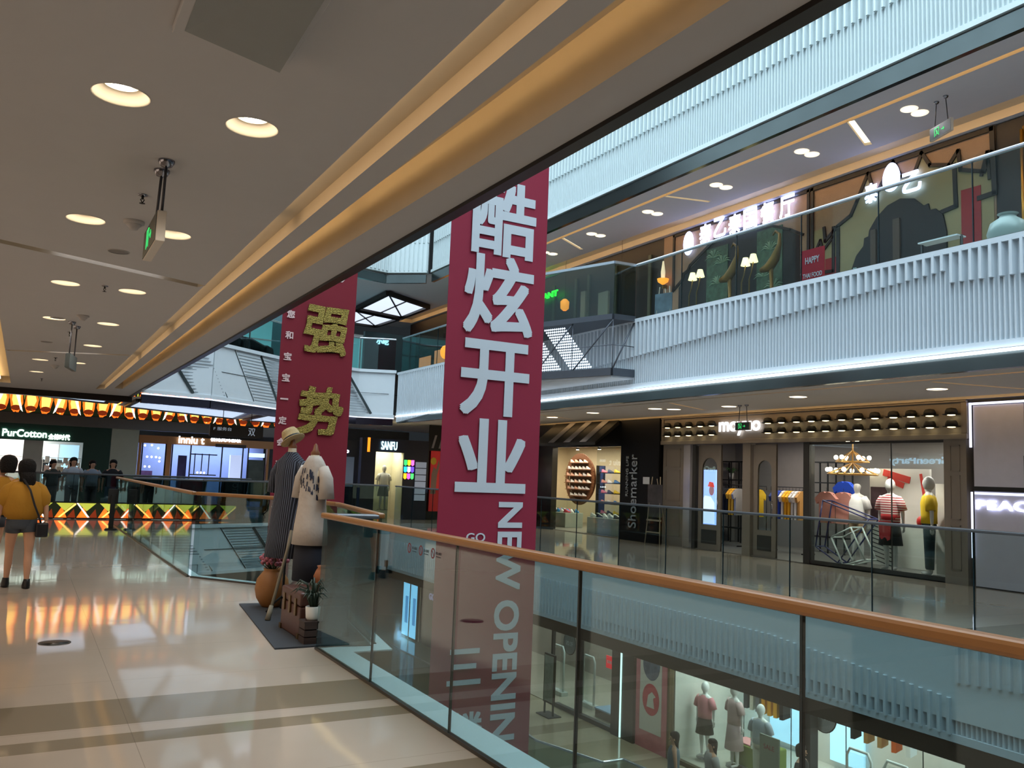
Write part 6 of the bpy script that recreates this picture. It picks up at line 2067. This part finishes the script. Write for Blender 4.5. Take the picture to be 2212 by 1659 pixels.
# far shops (facing us)
YF = 33.0
struct('wall_far_shops', G().box(-5, 15, YF + 3.0, YF + 3.1, 0, 3.4), M('far_wall', '8a8d8c', .7))
struct('floor_far', G().box(-4.9, 14.7, YF + .1, YF + 3.0, 0.002, .01), SHOPFLOOR)
DG = M('bottle_green', '0f3a30', .5)
t = thing('shopfront', 'dark green cotton goods shopfront with bright interior', 'shopfront', (0, YF, 0))
obj('fascia', G().box(-4.9, 2.6, YF - .05, YF + .1, 2.18, 2.72), DG, t, world=True)
obj('side_panel', G().box(1.75, 2.6, YF - .05, YF + .1, 0, 2.18), DG, t, world=True)
t2 = thing('shop_sign', 'glowing mint white cotton shop name on the dark green fascia', 'sign', (.2, YF - .1, 2.4))
MINT = M('mint_white_letter', 'f0fff4', emit=1.8, ecol='e8fff0')
obj('lettering', bold('PurCotton', 1.30, .25, .004, .009, FACE_Y, (-.02, YF - .1, 2.40)), MINT, t2, world=True)
obj('lettering', bold('全棉时代', .66, .20, .004, .010, FACE_Y, (1.0, YF - .1, 2.33)), MINT, t2, world=True)
obj('back_wall', G().box(-4.9, 2.6, YF + 2.4, YF + 2.5, 0, 2.7), M('pale_shop_back', 'b8bcb8', .8), t, world=True)
for x0, x1, c, e in ((.62, 1.05, 'c8ecff', 1.6), (1.1, 1.7, 'a8d4e8', 1.0), (-.6, -.1, 'f0d8cc', .9)):
    obj('lit_panel', G().box(x0, x1, YF + 1.2, YF + 1.25, .9, 2.1), M('lit_' + c, c, emit=e), t, world=True)
obj('divider', G().box(-.02, .55, YF + .0, YF + .05, 0, 2.18), M('pale_grey_divider', 'a8aaa8', .6), t, world=True)
random.seed(9)
t = thing('clothes_rail', 'white clothes rail inside the green cotton shop', 'clothes rail', (.3, YF + .8, 0))
obj('rail', G().cyl((-1.1, YF + .8, 1.63), (1.8, YF + .8, 1.63), .012, n=8), M('gate_white'), t, world=True)
for x in (-1.1, 1.8):
    obj('leg', G().cyl((x, YF + .8, .01), (x, YF + .8, 1.63), .015, n=8), M('gate_white'), t, world=True)
for i in range(6):
    x = -.8 + i * .46
    c, cn = [('e8e0d8', 'ivory'), ('d8b8a8', 'blush'), ('b0c8cc', 'pale blue'), ('3c4044', 'charcoal')][i % 4]
    shirt(c, (x, YF + .8, 1.06), PI / 2 * .1, f'{cn} garment hanging in the green cotton shop, {["first", "second", "third", "fourth", "fifth", "sixth", "seventh", "eighth", "ninth", "tenth", "eleventh", "twelfth"][i]} along', 'garments in the cotton shop', scale=.72)
lamp('shop_light', 'AREA', (-.5, YF + 1.3, 2.6), 130, (1, .97, .92), 2.5, sy=1.6)
random.seed(14)
for k, (x0, x1, lab) in enumerate(((-3.2, -.75, 'low shelf of blush and cream folded goods in the green cotton shop'), (.6, 1.7, 'low shelf of pale folded goods beside the lit panels of the cotton shop'))):
    t = thing('goods_shelf', lab, 'shelf', (x0, YF + .4, 0))
    for r_ in range(4):
        obj('shelf_board', G().box(x0, x1, YF + .3, YF + .6, .55 + r_ * .3, .57 + r_ * .3), M('cabinet_white'.replace('cabinet', 'shelf'), 'dcd8d0', .6), t, world=True)
        x = x0 + .05
        while x < x1 - .2:
            w_ = random.uniform(.12, .2)
            obj('folded_item', G().box(x, x + w_, YF + .32, YF + .56, .57 + r_ * .3, .57 + r_ * .3 + random.uniform(.08, .22)), M('fold_' + str(int(w_ * 100) % 4), ['e8c8bc', 'f0ece4', 'c8d8dc', 'e4d8c0'][int(w_ * 100) % 4], .9), t, world=True)
            x += w_ + .04
    obj('side_board', G().box(x0 - .02, x0, YF + .3, YF + .6, .01, 1.6).box(x1, x1 + .02, YF + .3, YF + .6, .01, 1.6), M('shelf_white'), t, world=True)
struct('pillar_far', G().box(2.61, 3.49, YF - .06, YF + .3, 0, 2.95), M('pale_green_stone', 'a8b4a8', .4))
t = thing('shopfront', 'cool blue-lit cosmetics shopfront with tan timber trim', 'shopfront', (5.9, YF, 0))
TT = M('tan_timber_trim', 'a8784a', .5)
obj('trim', G().box(3.5, 8.4, YF - .06, YF + .1, 2.28, 2.56).box(4.44, 4.60, YF - .08, YF + .1, 0, 2.4).box(3.52, 3.6, YF - .08, YF + .1, 0, 2.4).box(8.0, 8.08, YF - .08, YF + .1, 0, 2.3), TT, t, world=True)
g = G()
for x in (3.62, 4.40, 4.62, 5.25, 6.35, 7.1, 7.3, 8.0):
    g.box(x, x + .04, YF - .02, YF + .04, 0, 2.28)
obj('mullion', g, MBLACK, t, world=True)
obj('back_wall', G().box(3.52, 8.4, YF + 2.2, YF + 2.3, 0, 2.6), M('ice_blue_wall', 'a4b6ec', .8), t, world=True)
obj('screen', G().box(7.35, 7.95, YF + .1, YF + .14, .3, 1.85), M('grey_scene_poster', '4c5650', .6, noise=.6, nscale=4), t, world=True)
obj('screen_bar', G().box(7.35, 7.95, YF + .1, YF + .14, 1.95, 2.1), M('lit_bar', 'c8e8ff', emit=1.3), t, world=True)
obj('lattice', G().box(5.35, 6.3, YF + .5, YF + .55, 1.2, 1.24).box(5.35, 6.3, YF + .5, YF + .55, 1.95, 1.99).box(5.5, 5.53, YF + .5, YF + .55, 1.2, 2.0).box(5.75, 5.78, YF + .5, YF + .55, 1.2, 2.0).box(6.0, 6.03, YF + .5, YF + .55, 1.2, 2.0), MBLACK, t, world=True)
for x, z in ((3.75, 2.2), (3.98, 2.22), (4.2, 2.12), (3.85, 1.8), (4.0, 1.8), (4.15, 1.8), (4.27, 1.78), (4.27, 1.65), (3.8, 1.45), (3.95, 1.45), (5.6, 1.3), (5.72, 1.3), (5.84, 1.3)):
    obj('vanity_bulb', G().ball((x, YF + .3, z), .035, n=8), M('cold_bulb', 'ffffff', emit=10), t, world=True)
obj('purple_display', G().box(3.65, 4.1, YF + .6, YF + .7, .6, 1.3), M('violet_print', '7a5c9c', .7, noise=.6, nscale=8), t, world=True)
obj('violet_poster', G().box(4.9, 5.2, YF + .3, YF + .34, .3, 1.9), M('deep_violet_print', '3c3c6c', .7, noise=.5, nscale=6), t, world=True)
obj('white_cabinet', G().box(6.75, 7.15, YF + .3, YF + .5, .3, 2.0), M('cabinet_white_glow', 'c8d8ff', emit=.7), t, world=True)
lamp('shop_light', 'AREA', (5.9, YF + 1.2, 2.5), 110, (.62, .74, 1.0), 4.0, sy=1.6)
t = thing('shop_sign', 'glowing white cosmetics shop name on tan timber', 'sign', (5.6, YF - .1, 2.4))
obj('lettering', bold('inniu t', .9, .27, .004, .010, FACE_Y, (5.25, YF - .12, 2.46)), LETTER, t, world=True)
obj('lettering', bold('悦诗风吟彩妆', 1.1, .13, .004, .010, FACE_Y, (6.45, YF - .12, 2.52)), LETTER, t, world=True)
obj('small_board', G().box(6.1, 7.2, YF - .09, YF - .07, 2.26, 2.38), M('brown_sign'), t, world=True)

# corner shop with stacked-letter sign, in plane Y=26.5
YS = 27.8
k_ = YS / 26.5


def sx(x): return x * k_


def sz(z): return 1.6 + (z - 1.6) * k_


NAVY = M('navy_shop_panel', '141a30', .4)
t = thing('shopfront', 'navy corner shopfront with lit cream window', 'shopfront', (sx(10), YS, 0))
obj('panel', G().box(sx(9.42), sx(9.9), YS - .05, YS + .2, 0, 2.72).box(sx(9.9), sx(10.9), YS - .05, YS + .2, sz(2.24), 2.72).box(sx(10.9), sx(11.75), YS - .05, YS + .2, 0, 2.72), NAVY, t, world=True)
obj('window_back', G().box(sx(9.9), sx(10.9), YS + 1.0, YS + 1.1, 0, 2.5), M('cream_window_wall', 'd8cfae', .8), t, world=True)
obj('window_side', G().box(sx(9.88), sx(9.92), YS, YS + 1.0, 0, 2.5).box(sx(10.88), sx(10.92), YS, YS + 1.0, 0, 2.5), M('cream_window_wall'), t, world=True)
obj('window_pane', G().box(sx(9.9), sx(10.9), YS, YS + .012, 0, sz(2.24)), SHOPGLASS, t, world=True)
obj('orange_bar', G().box(sx(9.60), sx(9.68), YS - .08, YS - .05, sz(2.22), sz(2.68)), M('orange_glow_bar', 'ff8a20', emit=1.8), t, world=True)
lamp('shop_light', 'AREA', (sx(10.4), YS + .5, 2.4), 26, (1, .95, .82), .8, sy=.8)
t = thing('shop_sign', 'glowing cyan-white stacked-letter name on the navy corner shop', 'sign', (sx(10.3), YS - .1, 2.6))
obj('lettering', bold('SANFU', .58, .29, .004, .006, FACE_Y, (sx(10.33), YS - .1, sz(2.45))), M('cyan_white_letter', 'e8ffff', emit=1.8, ecol='d0f8ff'), t, world=True)
cols9 = ['30d060', 'f0d020', 'ff60c0', '20b8f0', 'f0e0ff', '6040e0', 'ffb020', 'f050c0', '40d060']
cn9 = ['green', 'yellow', 'pink', 'cyan', 'white', 'violet', 'amber', 'magenta', 'lime']
t = thing('colour_light_grid', 'three by three grid of glowing coloured lozenges on the navy shop', 'sign', (sx(11.1), YS - .1, 1.8))
for i in range(9):
    r_, c_ = divmod(i, 3)
    x = sx(10.94 + c_ * .125); z = sz(1.93 - r_ * .22)
    obj('lozenge', G().prism([(x - .05, z - .07), (x, z - .11), (x + .05, z - .07), (x + .05, z + .09), (x - .05, z + .09)], 'y', YS - .09, YS - .06), M('glow_' + cn9[i], cols9[i], emit=2.2), t, world=True, label=f'{cn9[i]} lozenge')
t = thing('picture_board', 'white board of small product pictures beside the coloured lozenges', 'display board', (sx(11.5), YS - .1, .7))
for i in range(6):
    obj('card', G().box(sx(11.30), sx(11.68), YS - .09, YS - .06, sz(.70 + i * .215), sz(.70 + i * .215 + .19)), M('card_print', 'a8b4c8', emit=.25), t, world=True)
mannequin('small white mannequin in the cream window of the navy corner shop', (sx(10.4), YS + .45, .3), 0, 1.5, 'd8d4cc', '2c2c30', skirt=True, bottom_z=.5)
t = thing('shopfront', 'second black shopfront with striped awning next to the navy corner shop', 'shopfront', (sx(12.5), YS, 0))
obj('wall', G().box(sx(11.75), 14.7, YS, YS + .2, 0, 2.72), BLACK, t, world=True)
for i in range(3):
    x = sx(11.85 + i * .26)
    obj('awning_stripe', G().prism([(x, sz(2.45)), (x + .08, sz(2.45)), (x + .20, 2.95), (x + .12, 2.95)], 'y', YS - .05, YS - .02), M('awning_grey_stripe'), t, world=True)
obj('header', G().box(sx(11.75), 14.7, YS - .04, YS, sz(2.38), 3.3), MBLACK, t, world=True)
t = thing('advertising_poster', 'tall red poster of a figure holding up a yellow ball', 'poster', (sx(12), YS - .1, .5))
obj('sheet', G().box(sx(11.83), sx(12.25), YS - .09, YS - .07, .3, sz(2.36)), M('poster_red_lit', 'b02020', emit=.25), t, world=True)
obj('ball_print', G().prism([(sx(11.93) + .11 * math.cos(k * PI / 8), sz(2.02) + .13 * math.sin(k * PI / 8)) for k in range(16)], 'y', YS - .096, YS - .091), M('ball_yellow', 'd0b030', .6), t, world=True)
obj('figure_print', G().prism([(sx(11.86), .9), (sx(12.05), .9), (sx(12.08), 1.55), (sx(12.16), 1.9), (sx(12.12), 2.1), (sx(12.04), 1.75), (sx(11.95), 1.85), (sx(11.88), 1.6)], 'y', YS - .096, YS - .091), M('figure_grey', '8c7468', .7), t, world=True)
struct('wall_far_gap', G().box(8.4, sx(9.42), YF - .05, YF + .05, 0, 3.4), M('far_wall'))
t = thing('shopfront', 'dim shopfront with a dusk landscape poster behind the red banner', 'shopfront', (9.4, 30.5, 0))
obj('wall', G().box(8.5, 10.9, 31.0, 31.2, 0, 2.72), NAVY, t, world=True)
obj('landscape_print', G().box(9.9, 10.75, 30.96, 30.99, 1.0, 2.1), M('dusk_print', '5c6878', emit=.3), t, world=True)
obj('lettering', bold('co', .25, .12, .01, .01, FACE_Y, (10.4, 30.95, 2.3)), LETTER, t, world=True)

# recliner chairs beyond the void (both storeys)
def recliner(label, loc, rotz, group):
    t = thing('massage_chair', label, 'chair', loc, rotz, group)
    SH = M('glossy_black_shell', '0c0e12', .18)
    g = G().prism([(-.75, .12), (.55, .12), (.78, .45), (.85, 1.05), (.70, 1.18), (.45, 1.15), (.25, .75), (-.35, .62), (-.78, .40)], 'y', -.40, -.30)
    obj('side_shell', g, SH, t, bevel=.03)
    g = G().prism([(-.75, .12), (.55, .12), (.78, .45), (.85, 1.05), (.70, 1.18), (.45, 1.15), (.25, .75), (-.35, .62), (-.78, .40)], 'y', .30, .40)
    obj('side_shell', g, SH, t, bevel=.03)
    obj('seat', G().box(-.55, .3, -.3, .3, .2, .48), M('black_cushion', '15161a', .6), t, bevel=.05)
    obj('backrest', G().prism([(.2, .4), (.42, .42), (.72, 1.1), (.5, 1.12)], 'y', -.3, .3), M('black_cushion'), t, bevel=.05)
    obj('leg_rest', G().prism([(-.85, .1), (-.55, .1), (-.5, .45), (-.8, .45)], 'y', -.28, .28), M('black_cushion'), t, bevel=.04)
    obj('armrest_trim', G().tube([(-.6, -.41, .45), (-.1, -.41, .66), (.3, -.41, .80), (.6, -.41, 1.1)], .02, 8), M('cup_chrome'), t)
    obj('base', G().box(-.5, .5, -.32, .32, 0, .12), SH, t)
    return t


r0 = recliner('glossy black massage chair on our storey behind the far balustrade, first in the row', (4.5, 27.8, 0), 1.3, 'massage chairs on our storey')
for i, (x, y) in enumerate(((5.8, 27.9), (7.2, 28.0), (3.2, 27.8))):
    dup(r0, (x, y, 0), label='glossy black massage chair on our storey behind the far balustrade, ' + ['second in the row', 'third in the row', 'beside the low food screen'][i])
for i, (x, y) in enumerate(((4.3, 24.0), (5.15, 24.9))):
    dup(r0, (x, y, 4.552), rotz=PI - .5, label=f'glossy black massage chair on the restaurant storey, {["partly hidden by our ceiling edge", "beside the red banner"][i]}', group='massage chairs on the restaurant storey')

# far walls of the restaurant storey
TEAL = M('teal_lit_partition', '7fd0d8', emit=.55, ecol='8fe0ea')
g = G().box(3, 9.3, 35.9, 36, Z4, 8.26)
struct('wall_far_restaurant', g, M('pale_teal_wall', '7fa8ac', .7))
t = thing('light_screen', 'bright turquoise backlit partition at the far end of the restaurant storey', 'screen', (10.6, 33, Z4))
obj('panel', G().box(8.4, 11.8, 33.0, 33.05, Z4, 6.9), TEAL, t, world=True)
obj('frame', G().box(8.4, 11.8, 32.95, 33.1, 6.9, 7.05).box(10.0, 10.05, 32.95, 33.0, Z4, 6.9).box(11.4, 11.45, 32.95, 33.0, Z4, 6.9), M('gate_white'), t, world=True)
t = thing('light_screen', 'pale turquoise glazed partition behind the far recliners', 'screen', (6.5, 30, Z4))
obj('panel', G().box(3.5, 7.4, 31.0, 31.05, Z4, 6.9), TEAL, t, world=True)
obj('frame', G().box(3.5, 7.4, 30.95, 31.0, 6.1, 6.15).box(3.5, 7.4, 30.95, 31.1, 6.9, 7.0).box(5.0, 5.05, 30.95, 31.0, Z4, 6.9).box(6.6, 6.65, 30.95, 31.0, Z4, 6.9), M('gate_white'), t, world=True)
t = thing('restaurant', 'dark teal restaurant corner with tiny lit name at the far end', 'restaurant front', (12.5, 31, Z4))
obj('wall', G().box(10.9, 13.0, 31.0, 31.2, Z4, 6.9), M('dark_teal_wall', '173038', .5), t, world=True)
obj('lettering', bold('小吃', .5, .22, .02, .01, FACE_Y, (11.6, 30.95, 6.55)), M('icy_letter', 'c8f0ff', emit=2.0), t, world=True)
struct('wall_right_upper', G().box(SX, SX + .2, 26.6, 35.9, Z4 + .01, 8.26), M('dark_umber_wall', '2a2220', .6))
t = thing('restaurant', 'restaurant window strip with tan blinds and one amber lantern at the far end', 'restaurant front', (13.9, 30, Z4))
obj('blind', G().box(SX - .05, SX - .02, 33.4, 34.6, 5.9, 6.6).box(SX - .05, SX - .02, 31.8, 33.0, 6.0, 6.75), M('lit_tan_blind', 'd89a68', emit=.6), t, world=True)
obj('lantern', G().ball((SX - .3, 31.4, 6.5), .2, .2, .28, 12), M('amber_paper'), t, world=True)
obj('pillar', G().box(SX - .2, SX, 30.6, 31.0, Z4, 8.0), M('pale_olive_pillar'), t, world=True)

# people beyond the far balustrade
person('person in white top with long black hair behind the far balustrade', (1.27, 27.6, 0), .2, 1.64, 'b8c0c8', '3a3c40', hairlen=.34, bottom_z=.1)
person('person in pale jacket standing beside the woman in white at the far balustrade', (1.80, 28.2, 0), .3, 1.58, '8c98a4', '2c3036', hairlen=.22, bottom_z=.1)
person('person in black with long hair near the green panel at the far balustrade', (2.30, 27.6, 0), -.1, 1.62, '17181c', '4a5c6c', hairlen=.34, bottom_z=.1)
person('dark-haired person looking down behind the far balustrade beside the friends', (.78, 28.3, 0), .6, 1.54, '3c4038', '20242a', hairlen=.1, bottom_z=.1)
t = thing('queue_post', 'slim black post stand where the long balustrade meets the far end', 'post', (1.92, 22.3, 0))
obj('post', G().box(-.05, .05, -.05, .05, .03, .82), MBLACK, t, bevel=.01)
obj('top_panel', G().box(-.11, .11, -.03, .03, .60, .95), MBLACK, t, bevel=.01)
obj('base', G().loft([(0, 0, 0, .14, .14), (0, 0, .03, .12, .12)], 16), MBLACK, t)
t = thing('bin', 'dark rectangular bin cabinet on the far side walkway', 'bin', (8.0, 25.9, 0))
obj('body', G().box(-.35, .35, -.2, .2, .02, .95), M('dark_teal_cabinet', '16282a', .4), t, bevel=.01)
obj('lid', G().box(-.36, .36, -.21, .21, .95, .98), MBLACK, t)
# light spill of the far concourse
for x, y, p in ((0, 30, 60), (6, 31, 60), (11, 29, 50)):
    lamp('concourse_downlight', 'SPOT', (x, y, 2.65), p, NEUT, .2, angle=150)
for x, y in ((6, 29), (12.6, 29), (9, 32)):
    lamp('concourse_downlight', 'SPOT', (x, y, 8.0), 90, (.8, .93, 1), .3, angle=150)

# glass roof over the void
g = G()
for y in range(-5, 27, 4):
    g.box(2.3, 11.5, y, y + .12, 15.0, 15.3)
struct('trim_17', g, M('roof_beam_white', 'cfd6da', .5))
struct('window_1', G().box(2.3, 11.5, -6, 27.4, 15.9, 15.95), M('skylight_glazing', 'dfefff', emit=1.4, ecol='d0e8ff'))
